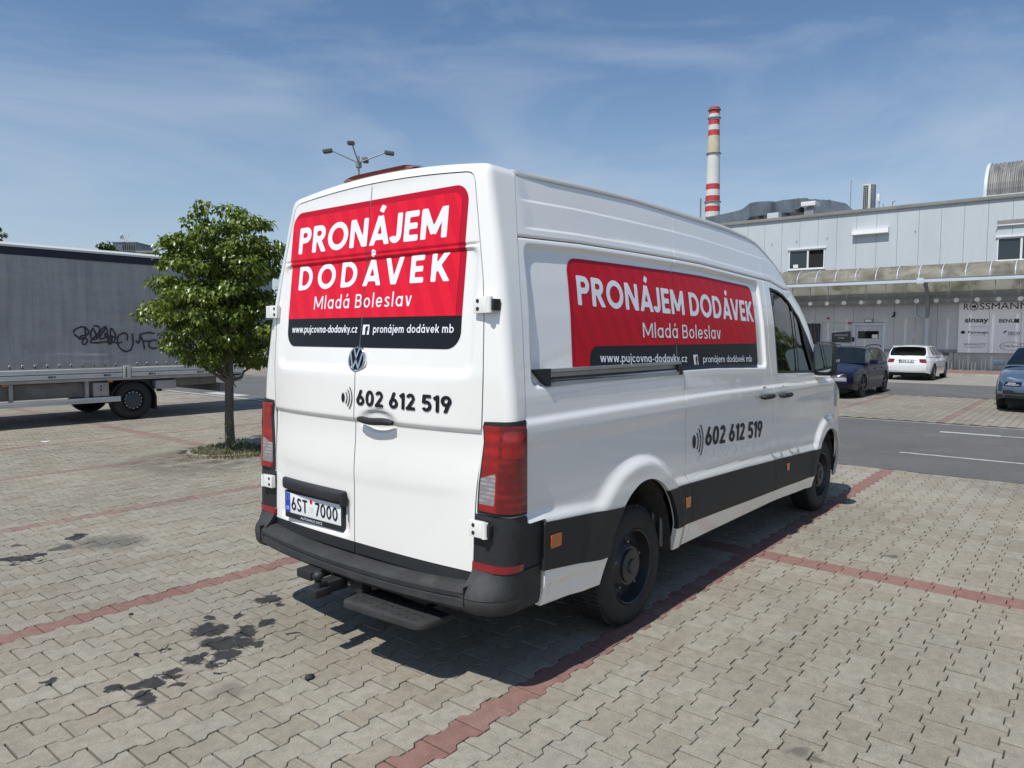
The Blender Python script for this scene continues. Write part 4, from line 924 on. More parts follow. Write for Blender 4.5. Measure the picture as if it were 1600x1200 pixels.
for side, dr in ((1, d_left), (-1, d_right)):
    fn = (lambda u, v: u - seam_y - G) if side > 0 else (lambda u, v: seam_y - G - u)
    lo = lambda u, v: v - 1.784; hi = lambda u, v: 1.784 - v
    p = clip_patch(ys_f, zd_f, [dec, lo, fn], PR_, 'advert_film', MT['red_dark'], dr, None, OFF, True)
    clip_patch(ys_f, zd_f, [dec, decc, lo, fn], PR_, 'advert_film', RS, dr, None, OFF * 1.7, True)
    clip_patch(ys_f, zd_f, [dec, hi, fn], PR_, 'advert_film', MT['ink'], dr, None, OFF, True)
PD = lambda u, v: PR_(u, v); LM = MT['letter']
def rl_(body, a, b, base, cap, m=LM, wt=.16, space=.10, **k): return signwrite(body, a, b, base, cap, PD, m, d_right if a < .1 else d_left, wt, space, .0042, **k)
PDb = lambda u, v: (Xdoor(u, v) , u, v)
rl_('PRONÁJEM', .646, -.576, 2.163, .154, wt=.205, space=.10)
rl_('DODÁVEK', .638, -.594, 1.951, .140, wt=.20, space=.30)
rl_('Mladá Boleslav', .460, -.357, 1.836, .074, wt=.125, space=.22)
rl_('www.pujcovna-dodavky.cz', .670, .046, 1.703, .040, wt=.15, space=.08)
rl_('pronájem dodávek mb', -.085, -.655, 1.702, .040, wt=.14, space=.13)
def fb(P, u0, sgn, z0, h, parent):
    bx = clip_patch(np.linspace(min(u0, u0 + sgn * h), max(u0, u0 + sgn * h), 3), np.linspace(z0, z0 + h, 3), [], P, 'social_badge', LM, parent, None, .0042, sgn < 0)
    signwrite('f', u0 + sgn * h * .40, u0 + sgn * h * .88, z0 + .001, h * .84, P, MT['ink'], bx, .20, .1, .0062, name='badge_letter')
fb(PD, .000, -1, 1.692, .053, d_right)
rl_('602 612 519', -.003, -.676, 1.321, .082, MT['ink'], wt=.19, space=.09)
def waves(P, u0, z0, s, sg, m, parent):
    w = MB()
    def arc(r0, r1, a, n=14):
        vs = []
        for k in range(n + 1):
            t = -a + 2 * a * k / n
            for r in (r0, r1): vs.append((u0 + sg * (-.010 * s + r * s * math.cos(t)), z0 + r * s * math.sin(t)))
        U = np.array([p[0] for p in vs]); V = np.array([p[1] for p in vs]); q = np.array(P(U, V)).T; q = q + np.array(parent_off)
        w.add(q.tolist(), [(2 * k, 2 * k + 2, 2 * k + 3, 2 * k + 1) for k in range(n)])
    parent_off = (-.004, 0, 0) if sg < 0 and P is PD else (0, -.004, 0)
    for r in (.38, .56, .74): arc(r, r + .055, .72)
    vs = [(u0 + sg * s * (.10 + .115 * math.cos(t)), z0 + s * .22 * math.sin(t)) for t in np.linspace(0, 2 * PI, 21)[:-1]]
    q = np.array(P(np.array([p[0] for p in vs]), np.array([p[1] for p in vs]))).T + np.array(parent_off); w.add(q.tolist(), [tuple(range(20))])
    return w.build('call_symbol', m, parent, False)
waves(PD, .122, 1.355, .115, -1, MT['ink'], d_left)
# side film
SDG = lambda u, v: sd_rrect(u - .12 * (v - 1.5), v - arch_(u) * .9, .585, 3.130, 1.445, 2.082 - 0 * u, .075)
SIDE_P = PS(-1)
blk = lambda u, v: np.minimum(sd_rrect(u - .12 * (v - 1.5), v, .745, 5, 1.0, 1.634, .07), 9)
SDG2 = lambda u, v: sd_rrect(u - .12 * (v - 1.5), v - arch_(u) * .9, .607, 4, 1.3, 2.064, .06)
clipr = lambda u, v: np.maximum(v - 1.53, u - 1.765)     # leave the rail free
quarter = [d for d in van.children if d.name.startswith('rear_quarter_panel')][0]
for par, fn in ((quarter, lambda u, v: x_s2(v) - G - u), (s_door, lambda u, v: u - x_s2(v) - G)):
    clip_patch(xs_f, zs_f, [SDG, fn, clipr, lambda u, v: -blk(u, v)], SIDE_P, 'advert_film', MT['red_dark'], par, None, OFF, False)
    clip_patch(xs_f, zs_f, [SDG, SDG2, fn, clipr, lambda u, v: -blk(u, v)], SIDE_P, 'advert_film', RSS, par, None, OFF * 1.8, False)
    clip_patch(xs_f, zs_f, [SDG, fn, clipr, blk], SIDE_P, 'advert_film', MT['ink'], par, None, OFF, False)
def sl_(body, a, b, base, cap, m=LM, wt=.16, space=.10, tilt=0., par=s_door): return signwrite(body, a, b, base, cap, SIDE_P, m, par, wt, space, .0045, tilt=tilt, shear=.12)
sl_('PRONÁJEM DODÁVEK', .700, 3.125, 1.850, .158, wt=.20, space=.11, tilt=-.020, par=quarter)
sl_('Mladá Boleslav', 1.345, 2.462, 1.680, .088, wt=.12, tilt=-.010, space=.17)
sl_('www.pujcovna-dodavky.cz', .850, 1.885, 1.548, .047, wt=.15, tilt=-.026, par=quarter)
sl_('pronájem dodávek mb', 2.125, 3.000, 1.512, .046, wt=.125, tilt=-.020)
fb(SIDE_P, 1.985, 1, 1.500, .066, s_door)
sl_('602 612 519', 2.060, 3.092, .957, .126, MT['ink'], wt=.18, tilt=-.045)
waves(SIDE_P, 1.875, 1.005, .20, 1, MT['ink'], s_door)
# round maker's badge on the rear
bc = (0, 0, 0); BM = Matrix.Translation((float(Xdoor(.018, 1.56)) - .004, .018, 1.560)) @ Matrix.Rotation(.125, 4, 'Y')
bd = MB().lathe([(0, -.006), (.060, -.006), (.064, -.004), (.064, .004)], (0, 0, 0), 'x', 40).xf(BM).build('maker_badge', MT['ink'], d_left, True, 30)
MB().lathe([(.058, -.006), (.060, -.012), (.066, -.013), (.071, -.008), (.071, .004)], (0, 0, 0), 'x', 48).xf(BM).build('badge_ring', MT['chrome'], bd, True, 40)
def stroke(pts, w):
    b = MB()
    for (a, c) in zip(pts[:-1], pts[1:]):
        a, c = Vector(a), Vector(c); d = (c - a).normalized(); n = Vector((-d.y, d.x)) * w / 2; q = [a - n - d * w * .2, c - n + d * w * .2, c + n + d * w * .2, a + n - d * w * .2]
        b.prism([(bc[0] - .008, bc[1] - p.x, bc[2] + p.y) for p in q], (-.006, 0, 0))
    return b.xf(BM)
MB_ = stroke([(-.020, .055), (0, .008), (.020, .055)], .0105); MB_.build('badge_letter', MT['chrome'], bd, False)
stroke([(-.048, .032), (-.022, -.048), (0, -.004), (.022, -.048), (.048, .032)], .0105).build('badge_letter', MT['chrome'], bd, False)
# ------------------------------------------------------------------ curtain-sided lorry on the left
MT['tarp'] = mat('grey_tarpaulin', (.37, .368, .362), .45, var=.10, vscale=.9, bump=.0, dirt=((.22, .22, .22), .45, .9), spec=.4, aniso=(1, 1, 2.2))
_m = MT['tarp']; _t = NT(_m); _b = _t.n['Principled BSDF']; _tx = _t.new('ShaderNodeTexCoord'); _mp = _t.new('ShaderNodeMapping'); _mp.inputs['Scale'].default_value = (.8, 1, 7)
_t.l.new(_tx.outputs['Object'], _mp.inputs[0]); _bn = _t.new('ShaderNodeBump'); _bn.inputs['Strength'].default_value = .5; _bn.inputs['Distance'].default_value = .03
_t.l.new(_t.noise(_mp.outputs[0], 1.6, 3, .5, .6), _bn.inputs['Height']); _t.l.new(_bn.outputs[0], _b.inputs['Normal'])
MT['tarp_blue'] = mat('dark_blue_curtain_band', (.012, .016, .030), .5)
MT['dull_alu'] = mat('weathered_aluminium', (.60, .60, .57), .5, .0, var=.12, vscale=3, dirt=((.22, .21, .19), .4, 2.5), aniso=(.4, 1, 3))
MT['chassis'] = mat('grey_chassis_paint', (.17, .16, .15), .6, .0, var=.25, vscale=4, dirt=((.20, .17, .13), .4, 3))
MT['chassis_l'] = mat('pale_grey_steel', (.38, .365, .34), .55, .0, var=.15, vscale=4, dirt=((.14, .12, .10), .4, 3))
MT['black'] = mat('black_rubber', (.015, .015, .016), .7, var=.2, vscale=6)
TY, TX0, TX1 = 11.85, -1.2, 6.22
_s = _b.inputs['Base Color'].links[0].from_socket; _m2 = _t.new('ShaderNodeMapping'); _m2.inputs['Scale'].default_value = (7, 1, .5); _t.l.new(_tx.outputs['Object'], _m2.inputs[0])
_t.l.new(_t.mix(1., _s, _t.mix(_t.ramp(_t.noise(_m2.outputs[0], 1.1, 5, .65, .3), .35, .72), (1.06, 1.06, 1.05, 1), (.80, .81, .82, 1)), 'MULTIPLY'), _b.inputs['Base Color'])
lorry = thing('lorry', 'grey curtain-sided lorry with black graffiti parked behind the small tree', 'lorry', (2.5, 13.1, 0))
# curtain with slack folds
xs = np.arange(TX0, TX1 + .01, .05); zs = np.arange(1.065, 3.12, .05)
def Ptarp(u, v):
    w = .012 * np.sin(u * 2.1 + v) + .014 * np.exp(-((v - 2.75) / .10) ** 2) * np.sin(u * 4.2 + 1) + .008 * np.sin(v * 38 + np.sin(u * 3)) * np.exp(-((u - 3.75) / .28) ** 2) + .006 * np.sin(v * 45) * np.exp(-((u - 3.2) / .35) ** 2) * (v < 2.2)
    w = w + .02 * sstep((1.35 - v) / .03) * .5 - .012 * np.exp(-((u - 3.62) / .012) ** 2) - .012 * np.exp(-((u - 3.98) / .012) ** 2) - .010 * np.abs(np.sin((v - 1.07) * 0)) 
    return u, TY - w * .8, v
clip_patch(xs, zs, [], Ptarp, 'side_curtain', MT['tarp'], lorry)
MB().box(TX0, TX1, TY + .03, TY + 2.47, 1.06, 3.19).build('load_body', MT['tarp'], lorry, False)
MB().box(TX0, TX1, TY - .012, TY + .02, 3.085, 3.235).build('top_band', MT['tarp_blue'], lorry, False)
MB().loft([[(x, TY - .03, 3.225), (x, TY - .035, 3.26), (x, TY - .01, 3.30), (x, TY + .3, 3.325), (x, TY + 2.2, 3.325), (x, TY + 2.52, 3.30), (x, TY + 2.52, 3.22)] for x in (TX0 - .02, TX1 + .02)], closed=False).build('roof_cap', mat('white_roof_rim', (.70, .71, .70), .5), lorry, True, 30)
MB().box(TX0 - .02, TX1 + .02, TY + .0, TY + 2.5, 3.19, 3.225).build('roof_panel', MT['tarp'], lorry, False)
for x in np.arange(-1.0, 6.2, .197 * 1.0): 
    if abs(x - 3.72) < .08: continue
    r = MB().lathe([(.010, 0), (.018, -.008), (.026, 0)], (x, TY - .012, 1.118), 'y', 14).build('eyelet', MT['dull_alu'], lorry); MB().lathe([(0, 0), (.012, 0)], (x, TY - .017, 1.118), 'y', 10).build('eyelet_hole', MT['black'], r, False)
    MB().box(x - .012, x + .012, TY - .020, TY - .008, 1.078, 1.10, .002).build('turn_buckle', MT['black'], r)
for z0, z1, m in ((.955, 1.052, 'dull_alu'), (.86, .948, 'dull_alu')):
    for x0, x1 in ((TX0, 3.64), (3.81, TX1)):
        b_ = MB(); b_.loft([[(x, TY + .03, z0), (x, TY - .02, z0 + .004), (x, TY - .025, z0 + .02), (x, TY - .018, (z0 + z1) / 2), (x, TY - .025, z1 - .02), (x, TY - .02, z1 - .004), (x, TY + .03, z1)] for x in (x0, x1)]); b_.build('drop_side_board', MT[m], lorry, False)
MB().box(3.655, 3.795, TY - .035, TY + .03, .83, 1.075, .005).build('side_post', MT['dull_alu'], lorry)
MB().box(3.70, 3.715, TY - .040, TY - .03, .85, 1.06).build('post_slot', MT['black'], lorry)
MB().box(TX0, TX1, TY + .0, TY + 2.5, .80, .855).build('floor_frame', MT['chassis_l'], lorry, False)
def stencil(t, x, z): signwrite(t, x, x + .16, z, .04, lambda u, v: (u, TY - .027 + 0 * u, v), MT['ink'], lorry, .2, .15, .001)
for x in (2.35, 3.30, 4.15, 5.15): stencil('BESL', x, .885)
# chassis
for y in (TY + .75, TY + 1.65): MB().box(TX0 + .1, 5.72, y - .04, y + .04, .58, .80, .01).build('chassis_rail', MT['chassis'], lorry)
MB().box(1.0, 3.35, TY + .12, TY + .16, .50, .78, .006).build('side_locker', MT['chassis'], lorry)
for x in (1.78, 3.02): MB().box(x - .03, x + .03, TY + .05, TY + .11, .45, .80, .004).build('guard_bracket', MT['chassis_l'], lorry)
MB().box(3.12, 3.40, TY + .02, TY + .10, .50, .765, .02).build('toolbox_door', MT['chassis_l'], lorry)
for z in (.70, .63): MB().box(3.245, 3.265, TY + .010, TY + .03, z - .02, z + .012, .003).build('toolbox_latch', MT['black'], lorry)
MB().box(TX0 + 1.0, 3.60, TY - .01, TY + .03, .385, .485, .006).build('side_guard', MT['dull_alu'], lorry)
MB().box(4.30, 4.72, TY + .03, TY + .30, .585, .755, .01).build('battery_box', MT['chassis_l'], lorry)
MB().box(4.75, 5.72, TY + .25, TY + .30, .62, .80, .008).build('rear_frame', MT['chassis'], lorry)
MB().tube([(4.42, TY + .15, .58), (4.42, TY + .15, .53)], .05, 12).build('air_valve', MT['black'], lorry)
MB().box(5.72, 5.90, TY + .1, TY + 2.4, .45, .62, .01).build('underrun_bar', MT['chassis'], lorry)
for y in (TY + .5, TY + 2.0): MB().box(5.75, 5.80, y - .03, y + .03, .55, .84).build('underrun_arm', MT['chassis'], lorry, False)
MB().box(5.92, 6.18, TY + .0, TY + .06, .66, .84, .01).build('tail_lift_bracket', MT['chassis_l'], lorry)
MB().tube([(5.95, TY - .01, .86), (6.02, TY - .02, .74), (5.98, TY, .62), (6.05, TY + .02, .54)], .012, 6).build('cable', MT['black'], lorry)
for x in (1.68, 3.42): MB().box(x - .045, x + .045, TY + .0, TY + .02, .765, .80, .003).build('side_marker', MT['orange'], lorry)
def lorry_wheel(xc, yo, sg):
    w = link(bpy.data.objects.new('wheel', None)); w.location = (xc, yo, .385); w.parent = lorry; w.matrix_parent_inverse = Matrix.Translation(-Vector(lorry.location)); c = (xc, 0, .385); y = yo
    MB().lathe([(.225, y + sg * .01), (.24, y), (.30, y), (.355, y + sg * .012), (.378, y + sg * .035), (.386, y + sg * .06), (.388, y + sg * .2), (.378, y + sg * .25), (.30, y + sg * .26)], c, 'y', 56).build('tyre', MT['rubber'], w)
    MB().lathe([(.225, y + sg * .01), (.215, y + sg * .0), (.205, y + sg * .015), (.195, y + sg * .06), (.150, y + sg * .07), (.125, y + sg * .07)], c, 'y', 40).build('rim', MT['steel_wheel'], w)
    MB().lathe([(.168, y + sg * .062), (.162, y + sg * .02), (.140, y + sg * .008), (.132, y + sg * .014), (.125, y + sg * .012), (0, y + sg * .008)], c, 'y', 40).build('hub_cap', mat('blue_grey_hub', (.06, .07, .085), .4, .4), w, True, 30)
    for k in range(14):
        a = 2 * PI * k / 14; MB().box(-.010, .010, min(y + sg * .0, y + sg * .02), max(y + sg * .0, y + sg * .02), .158, .172).xf(Matrix.Translation(c) @ Matrix.Rotation(a, 4, 'Y')).build('hub_tab', MT['dull_alu'], w, False)
lorry_wheel(3.865, TY + .06, 1); lorry_wheel(3.865, TY + 2.44, -1); lorry_wheel(-1.9, TY + .06, 1); lorry_wheel(-1.9, TY + 2.44, -1)
for yy in (TY + .02, TY + 2.1):
    fd = []
    for k in range(19):
        a = PI * (1.03 - 1.06 * k / 18); fd.append((3.865 + .445 * math.cos(a), .385 + .42 * math.sin(a)))
    b_ = MB().loft([[(x, yy, z), (x, yy + .32, z)] for x, z in fd], closed=False); b_.loft([[(x, yy, z), (3.865 + (x - 3.865) * .955, yy, .385 + (z - .385) * .955)] for x, z in fd], closed=False)
    b_.build('mudguard', MT['black_plastic'], lorry)
    MB().box(4.285, 4.31, yy, yy + .32, .17, .44, .005).build('mud_flap', MT['black'], lorry)
# cab (mostly outside the view)
cb = MB().loft([[(x, y, z) for y, z in ((TY + .12, .45), (TY + 2.38, .45), (TY + 2.42, 1.5), (TY + 2.25, 2.6), (TY + .25, 2.6), (TY + .08, 1.5))] for x in (-3.1, -1.45)])
cab = cb.build('cab', MT['white'], lorry, True, 30)
MB().prism([(-2.95, TY + .085, 1.5), (-1.9, TY + .085, 1.5), (-1.9, TY + .20, 2.2), (-2.75, TY + .20, 2.2)], (0, -.012, 0)).build('window', MT['glass'], cab, False)
MB().prism([(-3.11, TY + .2, 1.5), (-3.11, TY + 2.3, 1.5), (-3.11, TY + 2.2, 2.35), (-3.11, TY + .3, 2.35)], (-.01, 0, 0)).build('windscreen', MT['glass'], cab, False)
# graffiti sprayed on the curtain
GR = [[(2.796, 1.721), (2.825, 1.781), (2.936, 1.832), (3.009, 1.813), (3.062, 1.743), (3.023, 1.682), (2.93, 1.662), (2.891, 1.602), (2.984, 1.632), (3.029, 1.581), (2.998, 1.511), (2.952, 1.511), (2.945, 1.561), (3.004, 1.662), (2.991, 1.843)], [(2.804, 1.701), (2.857, 1.652), (2.946, 1.592)], [(3.14, 1.844), (3.197, 1.855), (3.262, 1.805), (3.23, 1.723), (3.133, 1.621), (3.096, 1.642), (3.099, 1.723), (3.139, 1.804), (3.199, 1.621), (3.113, 1.591), (3.092, 1.541), (3.243, 1.53)], [(3.188, 1.601), (3.309, 1.805), (3.367, 1.826), (3.246, 1.621), (3.342, 1.632), (3.354, 1.724)], [(3.386, 1.816), (3.406, 1.529), (3.474, 1.538), (3.546, 1.652), (3.464, 1.807), (3.435, 1.528), (3.478, 1.662), (3.361, 1.632), (3.556, 1.652)], [(3.205, 1.53), (3.378, 1.549), (3.612, 1.527), (3.652, 1.558)], [(3.757, 1.715), (3.677, 1.715), (3.596, 1.663), (3.572, 1.538), (3.628, 1.412), (3.726, 1.359), (3.818, 1.4), (3.862, 1.515), (3.858, 1.716)], [(3.737, 1.705), (3.766, 1.663), (3.752, 1.568)], [(3.925, 1.578), (3.944, 1.536), (3.976, 1.557)], [(4.295, 1.717), (4.147, 1.728), (4.021, 1.684), (3.986, 1.557), (3.954, 1.504)], [(4.001, 1.695), (4.059, 1.557), (4.085, 1.396)], [(4.038, 1.567), (4.226, 1.556)], [(4.27, 1.588), (4.184, 1.545), (4.181, 1.449), (4.264, 1.409), (4.351, 1.447), (4.365, 1.544), (4.27, 1.588)], [(4.528, 1.598), (4.44, 1.533), (4.415, 1.446), (4.478, 1.369), (4.587, 1.357), (4.655, 1.422)], [(4.703, 1.554), (4.657, 1.466), (4.721, 1.377), (4.834, 1.42)]]
def smooth(pts, n=6):
    P = [np.array(p) for p in pts]; P = [2 * P[0] - P[1]] + P + [2 * P[-1] - P[-2]]; out = []
    for i in range(1, len(P) - 2):
        for k in range(n):
            t = k / n; out.append(.5 * (2 * P[i] + (P[i + 1] - P[i - 1]) * t + (2 * P[i - 1] - 5 * P[i] + 4 * P[i + 1] - P[i + 2]) * t * t + (3 * P[i] - P[i - 1] - 3 * P[i + 1] + P[i + 2]) * t ** 3))
    return out + [P[-2]]
for gi, g in enumerate(GR):
    c = smooth(g); vs = []; w = .0155
    for i, p in enumerate(c):
        d = c[min(i + 1, len(c) - 1)] - c[max(i - 1, 0)]; d = d / (np.linalg.norm(d) + 1e-9); n = np.array([-d[1], d[0]]) * w * (.85 + .3 * rnd.random())
        for q in (p + n, p - n): x, y, z = Ptarp(q[0], q[1]); vs.append((float(x), float(y) - .004 - gi * .0009 - i * 2e-5, float(z)))
    mesh_obj('graffiti', vs, [(2 * i, 2 * i + 1, 2 * i + 3, 2 * i + 2) for i in range(len(c) - 1)], mat('spray_paint', (.035, .037, .042), .6) if gi == 0 else bpy.data.materials['spray_paint'], lorry, False)

# ------------------------------------------------------------------ trees
def leaf_mat(name, c, c2):
    m, t, b = base_mat(name)
    at = t.new('ShaderNodeAttribute'); at.attribute_name = 'tone'
    geo = t.new('ShaderNodeNewGeometry')
    col = t.mix(at.outputs['Fac'], (*c, 1), (*c2, 1)); col = t.mix(t.math('MULTIPLY', geo.outputs['Backfacing'], .55), col, (c2[0] * 1.3, c2[1] * 1.25, c2[2] * 1.4, 1))
    t.l.new(col, b.inputs['Base Color']); b.inputs['Roughness'].default_value = .33; b.inputs['Specular IOR Level'].default_value = .45
    tr = t.new('ShaderNodeBsdfTranslucent'); tr.inputs[0].default_value = (c2[0] * 1.5, c2[1] * 1.5, c2[2] * .7, 1); ms = t.new('ShaderNodeMixShader'); ms.inputs[0].default_value = .22
    t.l.new(b.outputs[0], ms.inputs[1]); t.l.new(tr.outputs[0], ms.inputs[2]); t.l.new(ms.outputs[0], t.n['Material Output'].inputs[0]); return m
MT['leaf'] = leaf_mat('lime_leaf', (.036, .080, .012), (.132, .178, .024))
MT['leaf2'] = leaf_mat('dull_leaf', (.035, .065, .018), (.075, .11, .03))
MT['bark'] = mat('grey_brown_bark', (.115, .10, .08), .9, var=.35, vscale=9, bump=.9, bscale=34, aniso=(1, 1, .25), dirt=((.20, .20, .15), .5, 5))
def leaf_cloud(name, clumps, per, size, m, parent, seed=1):
    """leafy clumps: folded, drooping leaves arranged round short shoots"""
    r = np.random.default_rng(seed); V, F, T = [], [], []
    for (cx, cy, cz, cr) in clumps:
        n = int(per * (cr / .3) ** 2)
        ct = np.clip(r.normal(.42, .2), 0, 1)
        for _ in range(n):
            d = r.normal(size=3); d /= np.linalg.norm(d); d[2] = d[2] * .75 + .12
            p = np.array([cx, cy, cz]) + d * cr * (.55 + .5 * r.random()) * np.array([1, 1, .72])
            out = d * np.array([1, 1, .3]); out += r.normal(size=3) * .45; out[2] -= .55 + .45 * r.random(); out /= np.linalg.norm(out)
            up = np.array([0, 0, 1.]) + r.normal(size=3) * .35; s = np.cross(out, up); s /= np.linalg.norm(s) + 1e-9; nrm = np.cross(s, out)
            L = size * (.65 + .7 * r.random()); W = L * .36; i0 = len(V); dr = np.array([0, 0, -.22 * L])
            V += [p, p + out * L * .45 + s * W + nrm * W * .30, p + out * L * .5 - nrm * W * .05, p + out * L * .45 - s * W + nrm * W * .30, p + out * L + dr]
            F += [(i0, i0 + 2, i0 + 1), (i0, i0 + 3, i0 + 2), (i0 + 1, i0 + 2, i0 + 4), (i0 + 2, i0 + 3, i0 + 4)]; t = float(np.clip(ct + r.normal(0, .25), 0, 1)); T += [t] * 4
    o = mesh_obj(name, [tuple(v) for v in V], F, m, parent, False); add_tone(o, T); return o
def limb(b, p0, p1, r0, r1, wob, n=6):
    pts, rs = [], []
    for i in range(n + 1):
        t = i / n; q = Vector(p0).lerp(Vector(p1), t); q += Vector((rnd.gauss(0, wob), rnd.gauss(0, wob), 0)) * (0 if i in (0, n) else 1); pts.append(q); rs.append(r0 + (r1 - r0) * t)
    b.tube(pts, rs, 8); return pts
tree = thing('street_tree', 'small round leafy green tree in the paving in front of the grey lorry', 'tree', (3.05, 6.8, 0))
tb = MB(); tb.tube([(3.05, 6.8, -.02), (3.05, 6.8, .10), (3.045, 6.8, .5), (3.06, 6.8, 1.0), (3.05, 6.79, 1.5), (3.0, 6.8, 2.1), (2.95, 6.8, 2.8)], [.092, .072, .063, .060, .056, .042, .018], 18)
tko = tb.build('trunk', MT['bark'], tree)
CROWN = []
# crown envelope: half-width by height (left = towards -x), measured on the tree's own plane
def env(z): return (I(z, [1.12, 1.25, 1.5, 1.9, 2.15, 2.5, 2.8, 3.1, 3.35, 3.55], [.28, .42, .66, 1.00, 1.06, .90, .80, .62, .42, .15]), I(z, [1.12, 1.25, 1.5, 1.9, 2.15, 2.5, 2.8, 3.1, 3.35, 3.55], [.55, .85, 1.00, 1.08, 1.12, 1.12, 1.06, .95, .72, .25]))
rnd.seed(21)
for _ in range(4000):
    z = rnd.uniform(1.26, 3.5); a = rnd.uniform(0, 2 * PI); f = rnd.random() ** .45; l, r_ = env(z); R = r_ if math.cos(a) > 0 else l
    x, y = 2.92 + math.cos(a) * R * f, 6.8 + math.sin(a) * f * (l + r_) / 2
    rad = rnd.uniform(.13, .25)
    if f * R + rad * .5 > R * 1.04: continue
    if all((x - c[0]) ** 2 + (y - c[1]) ** 2 + (z - c[2]) ** 2 * 1.4 > (.70 * (rad + c[3])) ** 2 for c in CROWN): CROWN.append((x, y, z, rad))
    if len(CROWN) > 118: break
CROWN += [(2.95 + .62 * rnd.uniform(-1, 1), 6.8 + .5 * rnd.uniform(-1, 1), rnd.uniform(1.45, 3.0), .2) for _ in range(46)] + [(2.70, 6.75, 3.50, .12), (2.62, 6.7, 3.36, .15), (3.25, 6.8, 3.46, .14), (3.55, 6.7, 3.32, .15), (3.85, 6.8, 3.02, .15), (2.25, 6.7, 2.98, .14), (2.35, 6.6, 2.70, .16), (2.02, 6.7, 2.10, .15), (2.10, 6.6, 1.95, .16), (2.14, 6.8, 2.42, .14), (3.42, 6.6, 1.27, .14), (3.7, 6.7, 1.28, .13), (2.75, 6.5, 1.38, .17)]
bb = MB()
for c in CROWN[::3]:
    h = max(1.0, min(2.4, c[2] - .55)); limb(bb, (3.02, 6.8, h), c[:3], .022, .005, .025)
bb.build('branches', MT['bark'], tree)
leaf_cloud('crown', CROWN, 285, .065, MT['leaf'], tree, 3)
# side shoots and weeds in the tree pit
MT['old_ring'] = mat('old_concrete', (.24, .215, .17), .95, var=.3, vscale=7, dirt=((.10, .085, .06), .7, 5))
ring = thing('tree_pit_ring', 'low weathered concrete ring round the foot of the small tree', 'kerb ring', (3.05, 6.83, 0))
for k in range(10): MB().lathe([(.52, -.02), (.52, .008), (.53, .014), (.565, .014), (.575, .006), (.575, -.02)], (3.05, 6.83, 0), 'z', 5, k * 2 * PI / 10 + .012, (k + 1) * 2 * PI / 10 - .012).build('ring_segment', MT['old_ring'], ring, True, 30)
sv = [(3.05, 6.83, .02)]; nn = 24
for i, rr in enumerate((.2, .38, .53)): sv += [(3.05 + rr * math.cos(2 * PI * k / nn), 6.83 + rr * math.sin(2 * PI * k / nn), .016 - .005 * i + rnd.uniform(-.004, .005)) for k in range(nn)]
sf = [(0, 1 + k, 1 + (k + 1) % nn) for k in range(nn)] + [(1 + i * nn + k, 1 + (i + 1) * nn + k, 1 + (i + 1) * nn + (k + 1) % nn, 1 + i * nn + (k + 1) % nn) for i in range(2) for k in range(nn)]
o = mesh_obj('soil', sv, sf, mat('dry_soil', (.10, .075, .05), .95, var=.4, vscale=20, bump=.8, bscale=60), None, True, None); o['kind'] = 'structure'
def tuft(cx, cy, R, n, hmax, name, m, lab=None, cat=None):
    V, F, T = [], [], []
    for _ in range(n):
        a, q = rnd.uniform(0, 2 * PI), R * math.sqrt(rnd.random()); x, y = cx + q * math.cos(a), cy + q * math.sin(a); h = hmax * rnd.uniform(.3, 1); a2 = rnd.uniform(0, PI); w = rnd.uniform(.004, .011); lx, ly = rnd.gauss(0, h * .4), rnd.gauss(0, h * .4)
        i0 = len(V); dx, dy = w * math.cos(a2), w * math.sin(a2); V += [(x - dx, y - dy, 0), (x + dx, y + dy, 0), (x + dx + lx * .4, y + dy + ly * .4, h * .6), (x + lx, y + ly, h)]; F += [(i0, i0 + 1, i0 + 2), (i0, i0 + 2, i0 + 3)]; t = rnd.random(); T += [t, t]
    o = mesh_obj(name, V, F, m, None, False); add_tone(o, T); return o
MT['weed'] = leaf_mat('dry_grass', (.07, .075, .025), (.17, .145, .07))
for x, y, R, n, h in ((3.05, 6.83, .56, 500, .07), (3.0, 6.35, .38, 260, .04), (2.85, 6.3, .34, 300, .045), (2.55, 6.55, .25, 120, .035), (3.45, 6.5, .32, 300, .06)):
    tag(tuft(x, y, R, n, h, 'dry_grass', MT['weed'] if R < .54 else MT['leaf2']), kind='stuff')
sh = thing('weed_shoots', 'leafy green shoots sprouting round the foot of the small tree', 'plant', (3.05, 6.7, 0))
leaf_cloud('leaves', [(3.10, 6.70, .14, .12), (2.98, 6.66, .10, .11), (3.20, 6.78, .10, .10), (2.93, 6.72, .20, .08), (2.97, 6.73, .42, .06)], 60, .06, MT['leaf'], sh, 9)
# ------------------------------------------------------------------ the retail building across the road (front wall on x = 38.5)
BX = 38.5
MT['clad'] = mat('pale_metal_cladding', (.50, .535, .555), .5, .0, var=.04, vscale=.6, dirt=((.36, .37, .37), .25, .5), aniso=(1, 1, .3))
MT['clad_low'] = mat('grey_metal_cladding', (.52, .54, .54), .5, var=.06, vscale=.6, dirt=((.24, .25, .25), .35, .5), aniso=(1, 1, .3))
MT['plinth'] = mat('concrete_plinth', (.46, .46, .43), .85, var=.1, vscale=.8, dirt=((.28, .27, .24), .5, .8))
MT['cap'] = mat('roof_edge_flashing', (.24, .235, .22), .6, .2, var=.15, vscale=1)
MT['frame'] = mat('white_window_frame', (.70, .71, .70), .45)
MT['steel'] = mat('grey_painted_steel', (.22, .235, .25), .5, .1, var=.1, vscale=2)
MT['beam'] = mat('pale_blue_grey_beam', (.52, .58, .63), .5, var=.06, vscale=1)
MT['galv'] = mat('galvanised_duct', (.16, .185, .205), .42, .45, var=.25, vscale=1.3)
MT['round_w'] = mat('lit_hole_white', (.85, .86, .86), .5)  # white of the discs that make the beam openings look bright
MT['dark_in'] = mat('dark_interior', (.015, .014, .013), .9)
